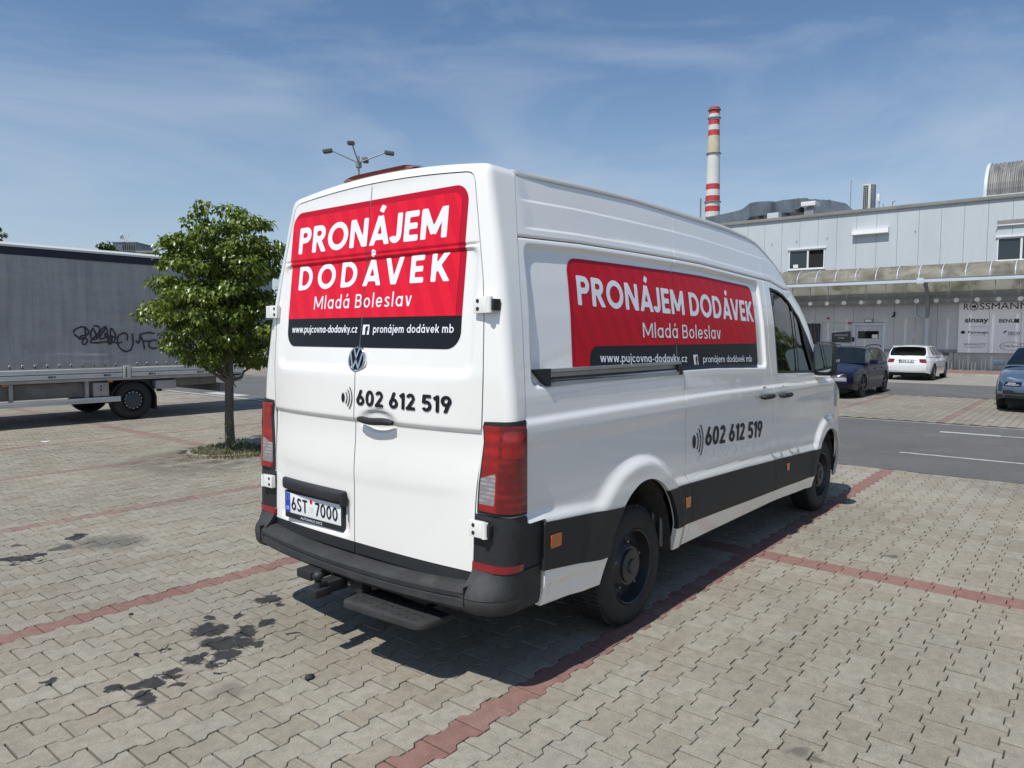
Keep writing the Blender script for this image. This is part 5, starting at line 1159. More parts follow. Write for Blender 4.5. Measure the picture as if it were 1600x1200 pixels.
def trans_mat(name, c):
    m, t, b = base_mat(name); g = t.new('ShaderNodeNewGeometry'); f = t.noise(g.outputs['Position'], .9, 6, .62, .5)
    col = t.mix(t.ramp(f, .35, .72), (*c, 1), (c[0] * .58, c[1] * .56, c[2] * .50, 1)); t.l.new(col, b.inputs['Base Color']); b.inputs['Roughness'].default_value = .5
    tr = t.new('ShaderNodeBsdfTranslucent'); t.l.new(col, tr.inputs[0]); ms = t.new('ShaderNodeMixShader'); ms.inputs[0].default_value = .82
    t.l.new(b.outputs[0], ms.inputs[1]); t.l.new(tr.outputs[0], ms.inputs[2]); t.l.new(ms.outputs[0], t.n['Material Output'].inputs[0]); return m
MT['poly'] = trans_mat('aged_polycarbonate', (.80, .79, .73))
bld = thing('retail_building', 'long two-storey store building clad in pale blue-grey vertical metal panels', 'building', (BX, 5, 0))
MB().box(BX + .12, BX + 40, -60, 23, 0, 8.1).build('core', MT['clad'], bld, False)
seam = [5.32 + .965 * k for k in range(-9, 19)]     # vertical panel joints, y
holes_up = [(8.80, 10.70, 5.36, 6.43), (-.84, 1.07, 5.24, 6.33), (16.5, 18.3, 5.36, 6.43)]
def panel(y0, y1, z0, z1, m, name='wall_panel'): return MB().box(BX, BX + .10, y0 + .005, y1 - .005, z0, z1, .006).build(name, MT[m], bld, False)
for a, b in zip(seam[:-1], seam[1:]):
    cut = [h for h in holes_up if h[0] < b - .05 and h[1] > a + .05]
    if cut:
        _, _, h0, h1 = cut[0]; panel(a, b, 4.2, h0 - .03, 'clad'); panel(a, b, h1 + .05, 8.12, 'clad')
        ya, yb = cut[0][0], cut[0][1]
        if a < ya - .06: panel(a, ya, h0 - .03, h1 + .05, 'clad')
        if b > yb + .06: panel(yb, b, h0 - .03, h1 + .05, 'clad')
    else: panel(a, b, 4.2, 8.12, 'clad')
    door_hit = a < 7.3 and b > 5.7; gr_hit = a < 9.75 and b > 8.80
    if door_hit:
        panel(a, b, 2.42, 4.19, 'clad_low')
        if a < 5.72: panel(a, 5.72, 1.06, 2.41, 'clad_low')
        if b > 7.25: panel(7.25, b, 1.06, 2.41, 'clad_low')
    elif gr_hit:
        panel(a, b, 2.46, 4.19, 'clad_low'); panel(a, b, 1.06, 1.20, 'clad_low')
        if a < 8.82: panel(a, 8.82, 1.21, 2.45, 'clad_low')
        if b > 9.72: panel(9.72, b, 1.21, 2.45, 'clad_low')
    else: panel(a, b, 1.06, 4.19, 'clad_low')
for y0, y1 in ((-60, seam[0]), (seam[-1], 23)): panel(y0, y1, 4.2, 8.12, 'clad', 'end_cladding'); panel(y0, y1, 1.06, 4.19, 'clad_low', 'end_cladding')
for y0, y1 in ((-60, 2.62), (2.64, 5.70), (7.26, 23)): MB().box(BX - .02, BX + .10, y0, y1, .08, .92, .01).build('plinth', MT['plinth'], bld)
for y0, y1 in ((-60, 5.70), (7.26, 23)): MB().box(BX - .05, BX + .10, y0, y1, .925, 1.055, .01).build('plinth_rail', MT['steel'], bld)
MB().box(BX - .10, BX + .5, -60, 23, 8.12, 8.30, .02).build('roof_edge', MT['cap'], bld)
MB().box(BX + .12, BX + 40, -60, 23, 8.10, 8.16).build('roof', MT['cap'], bld, False)
def window(y0, y1, z0, z1, split, open_=False, note=False):
    w = MB()
    for a, b, c, d in ((y0, y1, z0, z0 + .06), (y0, y1, z1 - .06, z1), (y0, y0 + .06, z0 + .06, z1 - .06), (y1 - .06, y1, z0 + .06, z1 - .06)): w.box(BX - .015, BX + .08, a + .001, b - .001, c, d)
    w.box(BX - .012, BX + .08, split - .045, split + .045, z0 + .062, z1 - .062)
    f = w.build('window', MT['frame'], bld, False)
    for k, (a, b) in enumerate(((y0 + .06, split - .045), (split + .045, y1 - .06))):
        if open_ and k == 0: MB().box(BX + .09, BX + .118, a, b, z0 + .06, z1 - .06).build('open_pane', MT['dark_in'], f, False)
        else: MB().box(BX + .04, BX + .05, a, b, z0 + .06, z1 - .06).build('pane', MT['glass'], f, False)
    MB().box(BX - .07, BX + .0, y0 - .06, y1 + .06, z1 + .0, z1 + .085, .008).build('shutter_box', MT['frame'], f)
    MB().box(BX - .06, BX + .0, y0 - .05, y1 + .05, z0 - .04, z0 - .0, .006).build('sill', MT['frame'], f)
    if note: MB().box(BX + .034, BX + .038, y1 - .50, y1 - .24, z0 + .10, z0 + .28).build('paper_note', MT['frame'], f, False)
window(8.80, 10.70, 5.36, 6.43, 9.68, True, True); window(-.84, 1.07, 5.24, 6.33, .12); window(16.5, 18.3, 5.36, 6.43, 17.4)
def louvre(y0, y1, z0, z1, m):
    b = MB().box(BX - .22, BX, y0, y1, z1 - .05, z1, .006); b.prism([(BX - .22, y0, z1 - .05), (BX - .26, y0, z0 + .05), (BX - .20, y0, z0), (BX, y0, z0 + .02), (BX, y0, z1 - .05)], (0, y1 - y0, 0)); b.build('vent_box', MT[m], bld, False)
louvre(5.69, 7.42, 6.93, 7.26, 'frame')
MB().box(BX - .08, BX, -1.0, 1.09, 6.93, 7.13, .01).build('vent_box', MT['cap'], bld)
MB().box(BX - .10, BX, -1.0, 1.10, 6.87, 6.925, .006).build('vent_sill', MT['frame'], bld)
for y, z in ((11.65, 6.86), (8.7, 6.95), (10.3, 6.9), (4.5, 6.95), (1.1, 6.7)): MB().box(BX - .03, BX, y - .02, y + .02, z - .05, z + .03).build('wall_bracket', MT['cap'], bld, False)
# side door with frame, window, call box
dr = MB().box(BX - .01, BX + .06, 5.86, 7.11, .06, 2.24, .004).build('door', MT['clad_low'], bld)
for a, b, c, d in ((5.72, 5.85, .06, 2.25), (7.12, 7.25, .06, 2.25), (5.72, 7.25, 2.255, 2.40)): MB().box(BX - .04, BX + .08, a, b, c, d, .006).build('door_frame', MT['beam'], bld)
MB().box(BX - .018, BX - .011, 6.01, 7.0, 1.59, 1.98).build('door_window', MT['glass_dark'], dr, False)
MB().box(BX - .024, BX - .019, 6.05, 6.32, 1.60, 1.80).build('paper_note', MT['frame'], dr, False)
MB().box(BX - .06, BX - .012, 6.92, 7.02, 1.0, 1.16, .01).build('door_handle', MT['steel'], dr)
MB().box(BX - .05, BX, 7.19 - .03, 7.30, 1.42, 1.66, .01).build('call_box', MT['black'], bld)
# barred window
gw = MB().box(BX + .05, BX + .09, 8.83, 9.71, 1.21, 2.45).build('window', MT['dark_in'], bld, False)
for a, b, c, d in ((8.83, 9.71, 1.21, 1.26), (8.83, 9.71, 2.40, 2.45), (8.83, 8.88, 1.26, 2.40), (9.66, 9.71, 1.26, 2.40)): MB().box(BX - .03, BX + .04, a, b, c, d).build('frame', MT['beam'], gw, False)
for k in range(11): MB().tube([(BX - .02, 8.92 + .072 * k, 1.26), (BX - .02, 8.92 + .072 * k, 2.40)], .010, 6).build('bar', MT['steel'], gw)
# down pipe near the canopy post
MB().tube([(BX - .08, 4.35, 3.35), (BX - .08, 4.35, 2.75), (BX - .08, 3.85, 2.35), (BX - .08, 3.85, 1.1)], .055, 10).build('down_pipe', MT['beam'], bld)
MB().tube([(BX - .06, 6.34, 3.3), (BX - .06, 6.34, 4.1)], .02, 6).build('cable_conduit', MT['steel'], bld)
# things fixed to the wall
sgn = thing('door_sign', 'dark grey board with small white lettering beside the side door', 'sign', (BX, 7.8, 1.7))
MB().box(BX - .04, BX, 7.36, 8.30, 1.38, 1.99, .004).build('board', mat('dark_sign_board', (.045, .05, .055), .5), sgn)
MB().prism([(BX - .042, 7.365, 1.985), (BX - .042, 8.295, 1.985), (BX - .042, 8.295, 1.90), (BX - .042, 7.95, 1.93), (BX - .042, 7.6, 1.965), (BX - .042, 7.365, 1.97)], (-.003, 0, 0)).build('white_swoosh', MT['frame'], sgn, False)
PW_ = plane_x(BX - .042)
def wall_text(t, yl, yr_, z, cap, m, parent, wt=.16, space=.12, P=PW_): return signwrite(t, yl, yr_, z, cap, P, m, parent, wt, space, .004, res=max(.045, wt / 3.4), name='letter')
# capitals missing from the van font are taken from Blender's own font
lettering('ZAMĚSTNANCI', 8.17, 7.50, 1.72, .085, PW_, MT['frame'], sgn, .0, off=.004, cuts=None)
lettering('VCHOD', 8.00, 7.66, 1.57, .085, PW_, MT['frame'], sgn, .0, off=.004, cuts=None)
wlmp = thing('wall_lamp', 'small square white bulkhead lamp above the side door', 'lamp', (BX, 6.5, 2.5))
MB().box(BX - .09, BX, 6.30, 6.70, 2.42, 2.60, .02).build('housing', MT['steel'], wlmp); MB().box(BX - .10, BX - .088, 6.35, 6.64, 2.45, 2.57, .004).build('cover', MT['frame'], wlmp)
MB().box(BX - .08, BX, 7.33, 7.52, 2.36, 2.46, .01).build('alarm_box', MT['red'], None); tag(bpy.data.objects['alarm_box'], 'small red alarm box on the wall left of the side door', 'alarm')
MB().lathe([(0, -.07), (.05, -.06), (.06, 0)], (0, 0, 0), 'x', 14).xf(Matrix.Translation((BX, 8.52, 2.66))).build('alarm_bell', mat('dark_red_paint', (.25, .03, .02), .5), None); tag(bpy.data.objects['alarm_bell'], 'tiny round dark red alarm bell high on the wall above the dark sign', 'alarm')
cm = thing('security_camera', 'small dark security camera on the wall between the side door and the canopy post', 'camera', (BX, 5.3, 2.8))
MB().box(BX - .12, BX, 5.27, 5.33, 2.80, 2.95, .01).build('bracket', MT['black'], cm); MB().tube([(BX - .05, 5.30, 2.78), (BX - .28, 5.34, 2.70)], .045, 10).build('camera_body', MT['black'], cm)
# advertising board with shop names
adv = thing('advertising_board', 'large white wall board with black shop names beside the canopy post', 'sign', (BX, 0, 2))
YB0, YB1 = -2.3, 2.47
for a, b in ((YB0, -.02), (-.01, 1.22), (1.23, YB1)): MB().box(BX - .09, BX - .06, a, b, .93, 3.40, .003).build('board_sheet', mat('white_board', (.90, .90, .90), .5, var=.03, vscale=1) if a == YB0 else bpy.data.materials['white_board'], adv)
PB = plane_x(BX - .092); INK = mat('printed_black', (.02, .02, .022), .6)
def bt(t, yl, yr_, z, cap, bold=.0): lettering(t, yl, yr_, z, cap, PB, INK, adv, bold, off=.004, cuts=None)
bt('R', 2.28, 2.07, 2.99, .30); bt('SSMANN', 1.63, -.28, 2.99, .30)
MB().lathe([(.155, -.003), (.155, -.008), (.185, -.008), (.185, -.003)], (0, 0, 0), 'x', 28).xf(Matrix.Translation((BX - .092, 1.86, 3.14))).build('emblem_ring', INK, adv)
hs = [(-.11, .02), (-.08, .06), (-.02, .05), (.03, .07), (.07, .11), (.10, .08), (.07, .03), (.09, -.04), (.11, -.10), (.06, -.05), (.03, -.03), (.02, -.10), (-.01, -.04), (-.06, -.03), (-.08, -.10), (-.10, -.03)]
MB().prism([(BX - .095, 1.86 - x, 3.13 + z) for x, z in hs], (-.004, 0, 0)).build('emblem_figure', INK, adv, False)
bt('sinsay', 2.21, 1.25, 2.38, .24, .03); bt('BENU', .84, .22, 2.36, .17, .02)
MB().prism([(BX - .095, .14 - .11 * math.cos(a) * (1 if k % 3 else .6), 2.44 + .12 * math.sin(a) * (1 if k % 3 else .6)) for k, a in enumerate(np.linspace(0, 2 * PI, 13)[:-1])], (-.004, 0, 0)).build('emblem_mark', INK, adv, False)
bt('Flamengo', 2.06, 1.24, 1.85, .12, .015); bt('GECO', .47, .0, 1.80, .13, .015); bt('AAAVALUTY', 2.22, 1.32, 1.29, .10)
MB().prism([(BX - .095, 2.27 - .09 * math.cos(a), 1.91 + .08 * math.sin(a)) for a in np.linspace(.3, 2 * PI - .3, 10)], (-.004, 0, 0)).build('emblem_mark', INK, adv, False)
MB().prism([(BX - .095, .65, 1.86), (BX - .095, .62, 1.96), (BX - .095, .50, 1.99), (BX - .095, .56, 1.90)], (-.004, 0, 0)).build('emblem_mark', INK, adv, False)
for y0, y1, z in ((2.02, 1.35, 1.77), (2.2, 1.35, 1.21), (2.1, 1.45, 1.17), (.52, .05, 1.74), (2.0, 1.3, 2.17)): MB().box(BX - .099, BX - .095, y1, y0, z, z + .012).build('rule', mat('printed_grey', (.25, .25, .25), .6), adv, False)
ov = MB()
for k in range(40):
    a, b = 2 * PI * k / 40, 2 * PI * (k + 1) / 40
    ov.add([(BX - .097, .35 - .42 * math.cos(t) * s, 1.26 + .20 * math.sin(t) * s) for t, s in ((a, 1), (b, 1), (b, .94), (a, .94))], [(0, 1, 2, 3)])
ov.build('oval_mark', INK, adv, False); bt('Caffe Style', .64, .06, 1.22, .09)
# ------------------------------------------------------------------ barrel canopy
can = thing('canopy', 'long barrel-vaulted canopy of stained cream plastic sheets on grey steel along the store front', 'canopy', (37, 5, 0))
CX0, CX1, CZ, CR = 35.95, 38.25, 4.22, 1.0
def cpt(t): return CX0 + (CX1 - CX0) * (1 - math.cos(PI * t)) / 2, CZ + .10 + (math.sin(PI * t) ** .8) * .80 * (1 if t < .5 else 1) - (0.45 * max(0, t - .5) * 2)
ribs = [-3.62 + .93 * k for k in range(24)]
for a, b in zip(ribs[:-1], ribs[1:]):
    s_ = MB(); s_.loft([[(*cpt(t)[:1], y, cpt(t)[1]) for t in np.linspace(0, 1, 15)] for y in (a + .03, b - .03)], closed=False); s_.loft([[(cpt(t)[0], y, cpt(t)[1] - .012) for t in np.linspace(0, 1, 15)] for y in (a + .03, b - .03)], closed=False)
    s_.build('roof_sheet', MT['poly'], can, True, 60)
for k, y in enumerate(ribs):
    MB().loft([[(cpt(t)[0] + o, y + w, cpt(t)[1] + dz) for o, w, dz in ((0, -.022, .012), (0, .022, .012), (0, .022, -.055), (0, -.022, -.055))] for t in np.linspace(0, 1, 13)]).build('rib', MT['steel'], can, False)
    MB().loft([[(cpt(t)[0], y + w, cpt(t)[1] + dz) for w, dz in ((-.015, .014), (.015, .014), (.015, .024), (-.015, .024))] for t in np.linspace(0, .6, 9)]).build('cover_strip', MT['clad'], can, False)
MB().box(CX0 - .10, CX0 + .03, -60, 23, CZ + .0, CZ + .16, .01).build('front_beam', MT['beam'], can)
MB().box(CX1 - .02, CX1 + .12, -60, 23, 3.62, 3.90, .01).build('rear_beam', MT['steel'], can)
MB().box(CX0 - .12, CX0 - .08, -60, 23, CZ + .165, CZ + .20).build('gutter_edge', MT['cap'], can, False)
# cellular beam: a web with a row of round openings
cells = [3.42 + .85 * k - .0 for k in range(-7, 20)]; web = lambda u, v: np.minimum.reduce([np.hypot(u - y, v - 3.455) - .115 for y in cells])
clip_patch(np.arange(-3.0, 20, .06), np.arange(3.28, 3.64, .03), [web, lambda u, v: v - 3.335], lambda u, v: (CX1 - .10 + 0 * u, u, v), 'cellular_beam', MT['steel'], can, (.03, 0, 0), 0, True)
for y in cells: MB().lathe([(0, 0), (.112, 0)], (0, 0, 0), 'x', 20).xf(Matrix.Translation((CX1 - .085, y, 3.455))).build('lit_hole_disc', MT['round_w'], can, False)  # added pale discs: brightness seen through the openings, put into their colour
MB().box(CX1 - .16, CX1 - .03, -60, 23, 3.315, 3.335).build('beam_flange', MT['steel'], can, False); MB().box(CX1 - .16, CX1 - .03, -60, 23, 3.63, 3.66).build('beam_flange', MT['steel'], can, False)
for y in (3.73, 10.4, 17.0, -2.9, -9.6):
    post = MB(); post.tube([(CX1 - .28, y, .10), (CX1 - .28, y, 2.75)], .10, 16); post.build('post', MT['beam'], can)
    arm = []
    for t in np.linspace(0, 1, 12):
        x = CX1 - .28 - (CX1 - .28 - CX0) * (t ** 2.2); z = 2.6 + 1.70 * (1 - (1 - t) ** 2.2); w = .16 - .06 * t; arm.append([(x - w, y - .07, z), (x + w * .6, y - .07, z + .06), (x + w * .6, y + .07, z + .06), (x - w, y + .07, z)])
    MB().loft(arm).build('bracket_arm', MT['steel'], can, True, 40)
    MB().box(CX0 - .14, CX0 + .10, y - .14, y + .14, CZ - .06, CZ + .20, .01).build('beam_plate', MT['beam'], can)
# bicycle stands
for i, (y, s) in enumerate(((3.15, 1.0), (2.66, .9), (2.20, 1.15), (1.70, .85), (1.30, 1.1))):
    bs = thing('bicycle_stand', ['first grey wheel-clamp bicycle stand right of the white hatchback, by the wall', 'second grey bicycle stand from the white hatchback, a low one', 'tallest grey bicycle stand, the middle of five by the wall', 'fourth and lowest grey bicycle stand from the white hatchback', 'last grey bicycle stand of the row, farthest right from the white hatchback'][i], 'bicycle stand', (37.9, y, .1), 'bicycle stands by the store wall')
    for d in (-.07, .07): MB().tube([(37.7, y + d, .10), (37.85, y + d, .10 + .46 * s), (38.0, y + d, .10 + .46 * s), (38.15, y + d, .10)], .018, 6).build('hoop', MT['alu'], bs)
    MB().box(37.65, 38.2, y - .09, y + .09, .10, .13).build('foot', MT['alu'], bs, False)
# ------------------------------------------------------------------ on the roof
duct = thing('ventilation_duct', 'dark grey galvanised ventilation ducts lying along the store roof', 'duct', (44, 13, 8.2))
def rect_duct(pts, w, name='duct_section'):      # pts: (y, z_low, z_high)
    for (y0, a0, b0), (y1, a1, b1) in zip(pts[:-1], pts[1:]):
        MB().loft([[(44 - w, y0 - .012, a0), (44 + w, y0 - .012, a0), (44 + w, y0 - .012, b0), (44 - w, y0 - .012, b0)], [(44 - w, y1 + .012, a1), (44 + w, y1 + .012, a1), (44 + w, y1 + .012, b1), (44 - w, y1 + .012, b1)]]).build(name, MT['galv'], duct, False)
        MB().box(44 - w - .02, 44 + w + .02, y0 - .03, y0 + .03, a0 - .02, b0 + .02).build('duct_flange', MT['galv'], duct, False)
rect_duct([(17.9, 9.05, 9.62), (17.0, 8.9, 9.68), (16.2, 8.7, 9.75), (15.5, 8.7, 9.85)], .5)
rect_duct([(15.5, 8.7, 9.85), (14.9, 9.35, 10.22)], .5)
b_ = MB().lathe([(0, 9.33), (1.0, 9.33), (1.0, 10.20), (0, 10.20)], (44.3, 14.35, 0), 'z', 36); b_.v = [(x, 14.35 + (y - 14.35) * .95, z) for x, y, z in b_.v]; b_.build('round_plenum', MT['galv'], duct, True, 40)
b_ = MB().lathe([(0, 9.33), (1.0, 9.33), (1.0, 10.12), (0, 10.12)], (44.3, 12.65, 0), 'z', 36); b_.build('round_plenum', MT['galv'], duct, True, 40)
rect_duct([(12.8, 9.35, 10.14), (11.9, 9.5, 10.14), (11.4, 9.8, 10.12)], .55); rect_duct([(11.5, 8.7, 10.06), (10.9, 8.6, 9.98), (10.1, 8.5, 9.85), (9.3, 8.4, 9.60)], .5)
rect_duct([(9.3, 8.6, 9.58), (8.9, 8.5, 9.2)], .5)
for y in (17.4, 16.1, 14.4, 12.7, 10.6, 9.4): MB().box(43.6, 44.4, y - .04, y + .04, 8.16, 9.4).build('duct_stand', MT['galv'], duct, False)
hood = thing('vent_hood', 'small shiny roof vent with a square cap in front of the dark ducts', 'roof vent', (40, 10.1, 8.2))
MB().loft([[(39.8, 9.85, 8.16), (40.3, 9.85, 8.16), (40.3, 10.35, 8.16), (39.8, 10.35, 8.16)], [(39.8, 9.85, 8.75), (40.3, 9.85, 8.75), (40.3, 10.35, 8.75), (39.8, 10.35, 8.75)], [(39.9, 9.95, 8.95), (40.2, 9.95, 8.95), (40.2, 10.25, 8.95), (39.9, 10.25, 8.95)]]).build('shaft', MT['alu'], hood, False)
MB().box(39.65, 40.45, 9.72, 10.5, 8.98, 9.22, .02).build('cap', MT['frame'], hood)
vb = thing('roof_vent_box', 'low pale blue metal box on the roof edge between the round ducts', 'roof vent', (40, 12.1, 8.2)); MB().box(39.8, 40.4, 11.8, 12.45, 8.16, 8.82, .01).build('box', MT['clad'], vb)
ac = thing('air_conditioner', 'tall cream air conditioning unit standing on end at the roof edge', 'air conditioner', (40, 7.1, 8.2))
MB().box(39.8, 40.3, 6.94, 7.32, 8.18, 9.82, .02).build('casing', mat('cream_casing', (.60, .59, .53), .5), ac)
for k in range(14):
    for j in range(3): MB().box(39.79, 39.80, 7.06 + .085 * j, 7.13 + .085 * j, 8.30 + .105 * k, 8.38 + .105 * k).build('grille_slot', MT['black'], ac, False)
MB().box(39.9, 40.25, 6.78, 6.935, 8.18, 9.78, .01).build('side_cover', MT['galv'], ac)
for i, (y, z1, w, lb) in enumerate(((7.98, 10.14, .018, 'tall thin mast on the roof edge left of the air conditioning unit'), (6.55, 9.0, .02, 'short pole with a small pale aerial box right of the air conditioning unit'), (6.35, 8.72, .018, 'tiny pipe stub on the roof edge, nearer the air conditioning unit'), (5.9, 8.78, .02, 'tiny bent pipe stub on the roof edge, farther right of the air conditioning unit'))):
    m_ = thing('roof_mast', lb, 'mast', (40, y, 8.2)); MB().tube([(40, y, 8.16), (40, y, z1)], w, 8).build('pole', MT['cap'], m_)
    if i == 1: MB().box(39.93, 40.03, y - .03, y + .12, 8.85, 9.25, .01).build('aerial_box', MT['frame'], m_)
    if i == 3: MB().tube([(40, y, 8.7), (40, y - .12, 8.82)], w, 6).build('bent_tip', MT['cap'], m_)
gl = MB(); vault = thing('roof_vault', 'dark weathered corrugated barrel roof on top of the store at the right edge', 'roof light', (42, -2, 8.3))
MT['corr'] = mat('weathered_corrugated_sheet', (.20, .20, .19), .6, .2, var=.35, vscale=1.2, dirt=((.045, .045, .04), .85, 1.0), aniso=(1, 3, .35))
arc = lambda t, r=1.0: (44.2 - 2.25 * r * math.cos(t), 8.85 + 2.0 * r * math.sin(t) ** .9)
ring_ = []
for k in range(0, 120):
    y = 1.98 - k * .045; rr = 1.0 + .012 * (1 if k % 4 < 2 else -1); ring_.append([(arc(t, rr)[0], y, arc(t, rr)[1]) for t in np.linspace(0.0001, PI - .0001, 22)])
MB().loft(ring_, closed=False).build('corrugated_sheet', MT['corr'], vault, False)
MB().loft([[(arc(t, 1.03)[0], y, arc(t, 1.03)[1]) for t in np.linspace(.0001, PI - .0001, 22)] for y in (2.10, 1.96)], closed=False).build('end_trim', MT['beam'], vault)
MB().prism([(arc(t, 1.0)[0], 1.97, arc(t, 1.0)[1]) for t in np.linspace(.0001, PI - .0001, 22)], (0, -.04, 0)).build('end_wall', MT['beam'], vault, False)
for a, b in ((1.0, 2.12), (-.6, .98), (-3.6, -.62)): MB().box(41.85, 46.5, a, b, 8.16, 8.88, .01).build('upstand', MT['frame'], vault)
# ------------------------------------------------------------------ chimney, lamp mast, far things
chm = thing('factory_chimney', 'tall white chimney with red bands far behind the store', 'chimney', (CAM[0] + 300 * .9130, CAM[1] + 300 * .4078, 0))
cx, cy = chm.location.x, chm.location.y
def crad(z): return I(z, [0, 48, 90], [3.45, 2.95, 2.02])
MT['conc'] = mat('white_painted_concrete', (.62, .62, .60), .8, var=.06, vscale=.1); MT['bandred'] = mat('faded_red_paint', (.48, .045, .05), .7)
MT['rust'] = mat('rust_stained_concrete', (.56, .50, .36), .8, var=.12, vscale=.3)
def tz(py): return 1.69 + 300 * (0.2972 - .0) * 0 + py
def pz(py): return I(-py, [-530, -335, -168], [0.0, 49.6, 91.0])
cuts_ = [(91.0, 88.4, 'bandred'), (88.4, 86.2, 'conc'), (86.2, 84.2, 'bandred'), (84.2, 82.2, 'conc'), (82.2, 80.0, 'bandred'), (80.0, 73.6, 'rust'), (73.6, 61.4, 'conc'), (61.4, 59.2, 'bandred'), (59.2, 56.8, 'conc'), (56.8, 54.6, 'bandred'), (54.6, 52.8, 'conc'), (52.8, 50.6, 'bandred'), (50.6, 0, 'conc')]
for z1, z0, m in cuts_: MB().lathe([(float(crad(z0)), z0), (float(crad(z1)), z1)], (cx, cy, 0), 'z', 28).build('shaft_band', MT[m], chm, True, None or 60)
for z in (90.2, 87.0, 73.4, 54.6): MB().lathe([(float(crad(z)) + .02, z - .25), (float(crad(z)) + .45, z - .25), (float(crad(z)) + .45, z + .05), (float(crad(z)) + .02, z + .05)], (cx, cy, 0), 'z', 28).build('platform_ring', MT['cap'], chm)
MB().tube([(cx - 3, cy + 3.6, 0), (cx - 3, cy + 3.6, 56)], .35, 8).build('side_flue', MT['cap'], chm)
lpx, lpy = CAM[0] + 40 * .6269, CAM[1] + 40 * .7791
MT['lampgrey'] = mat('dark_lamp_housing', (.075, .078, .075), .5)
lm = thing('lamp_mast', 'tall car park lamp mast with four floodlight heads seen above the van roof', 'street lamp', (lpx, lpy, 0))
MB().tube([(lpx, lpy, 0), (lpx, lpy, 11.2)], [.11, .055], 12).build('mast', MT['alu'], lm)
ux, uy = float(cR[0]), float(cR[1]); fx, fy = -uy, ux
for k, (dx, dy, dz) in enumerate(((-ux, -uy, .50), (ux, uy, .40), (fx, fy, .45), (-fx, -fy, .45))):
    L_ = 1.45 if k < 2 else 1.6; e = Vector((lpx + dx * L_, lpy + dy * L_, 11.0 + dz))
    MB().tube([(lpx, lpy, 10.85), e], .035, 8).build('arm', MT['steel'], lm)
    b_ = MB().box(-.05, .44, -.15, .15, -.08, .09, .03).box(.0, .40, -.12, .12, -.105, -.08); b_.xf(Matrix.Translation(e) @ Matrix.Rotation(math.atan2(dy, dx), 4, 'Z') @ Matrix.Rotation(.16, 4, 'Y')); b_.build('lamp_head', MT['lampgrey'], lm)
MB().lathe([(.05, 10.6), (.16, 10.6), (.16, 10.9), (.05, 10.9)], (lpx, lpy, 0), 'z', 12).build('arm_collar', MT['steel'], lm)
# distant office roof peeping over the lorry
D = 120; px_, py_ = CAM[0] + D * .3858, CAM[1] + D * .9226
ob = thing('distant_building', 'small grey office block with an aerial peeping over the lorry roof', 'building', (px_, py_, 0))
rt = Vector((ux, uy, 0)); 
def obox(r0, r1, f0, f1, z0, z1, name, m, par=ob):
    b_ = MB().box(r0, r1, f0, f1, z0, z1); b_.xf(Matrix.Translation((px_, py_, 0)) @ Matrix.Rotation(math.atan2(uy, ux), 4, 'Z')); return b_.build(name, MT[m], par, False)
obox(-14, 14, 2, 22, 0, 13.6, 'wall', 'galv'); obox(-1.8, 1.5, 0, 5, 13.6, 15.0, 'rooftop_room', 'galv'); obox(-1.9, 1.6, -.1, 5.1, 15.0, 15.15, 'room_roof', 'cap')
for k in range(6): obox(-.4 + .32 * k, -.22 + .32 * k, -.03, 0, 14.0, 14.7, 'window', 'black')
obox(-5, 4, 0, 2, 13.6, 13.9, 'parapet', 'cap')
b_ = MB(); 
for r_, z in ((.0, 16.6), (-.5, 16.2), (.5, 16.3)):
    q = Vector((px_, py_, 15.1)) + rt * .1; b_.tube([q, q + rt * r_ + Vector((0, 0, z - 15.1))], .05, 6)
b_.build('aerial', MT['frame'], ob); b_ = MB().lathe([(0, 0), (.3, .06), (.42, .2)], (0, 0, 0), 'x', 14); b_.xf(Matrix.Translation((px_ - .3, py_, 15.9)) @ Matrix.Rotation(2.2, 4, 'Z')); b_.build('dish', MT['frame'], ob)
def far_tree(name, label, x, y, z0, z1, R, n, seed, m='leaf2', per=40, size=.5, group=None):
    t = thing(name, label, 'tree', (x, y, 0), group); r = random.Random(seed); cl = []
    for _ in range(n):
        a, f, z = r.uniform(0, 2 * PI), r.random() ** .5, r.uniform(z0, z1); k = math.sin(PI * (z - z0 + .25 * (z1 - z0)) / (1.35 * (z1 - z0))); cl.append((x + R * k * f * math.cos(a), y + R * k * f * math.sin(a), z, R * r.uniform(.22, .36)))
    leaf_cloud('crown', cl, per * (.3 / (R * .29)) ** 2, size, MT[m], t, seed); MB().tube([(x, y, 0), (x, y, z0 + (z1 - z0) * .6)], [R * .09, R * .03], 10).build('trunk', MT['bark'], t); return t
def at_dir(dx, dy, d): return CAM[0] + dx * d, CAM[1] + dy * d
x, y = at_dir(.366, .9305, 112); far_tree('bushy_tree', 'small green treetop beside the distant grey office block over the lorry', x, y, 6, 13.6, 2.4, 34, 4, per=60, size=.45)
x, y = at_dir(.262, .965, 90); far_tree('thin_tree', 'thin treetop just visible above the lorry at the left edge', x, y, 6, 12.4, 1.9, 30, 5, per=50, size=.4)
# trees of the car park beyond the right edge, seen as reflections in the van side
TL = ('nearest leafy car park tree beyond the right edge, reflected in the van side', 'leafy car park tree beyond the silver-blue car, outside the right edge', 'leafy tree by the store front, outside the right edge', 'broad leafy tree outside the right edge, farthest from the store')
for i, (x, y, h, R) in enumerate(((18.6, -7.2, 5.2, 2.2), (26.5, -9.8, 6.0, 2.6), (33.0, -13.5, 5.4, 2.2), (11.5, -13.5, 6.4, 2.6))):
    far_tree('car_park_tree', TL[i], x, y, 1.6, h, R, 70, 20 + i, 'leaf', per=75, size=.22, group='car park trees beyond the right edge')
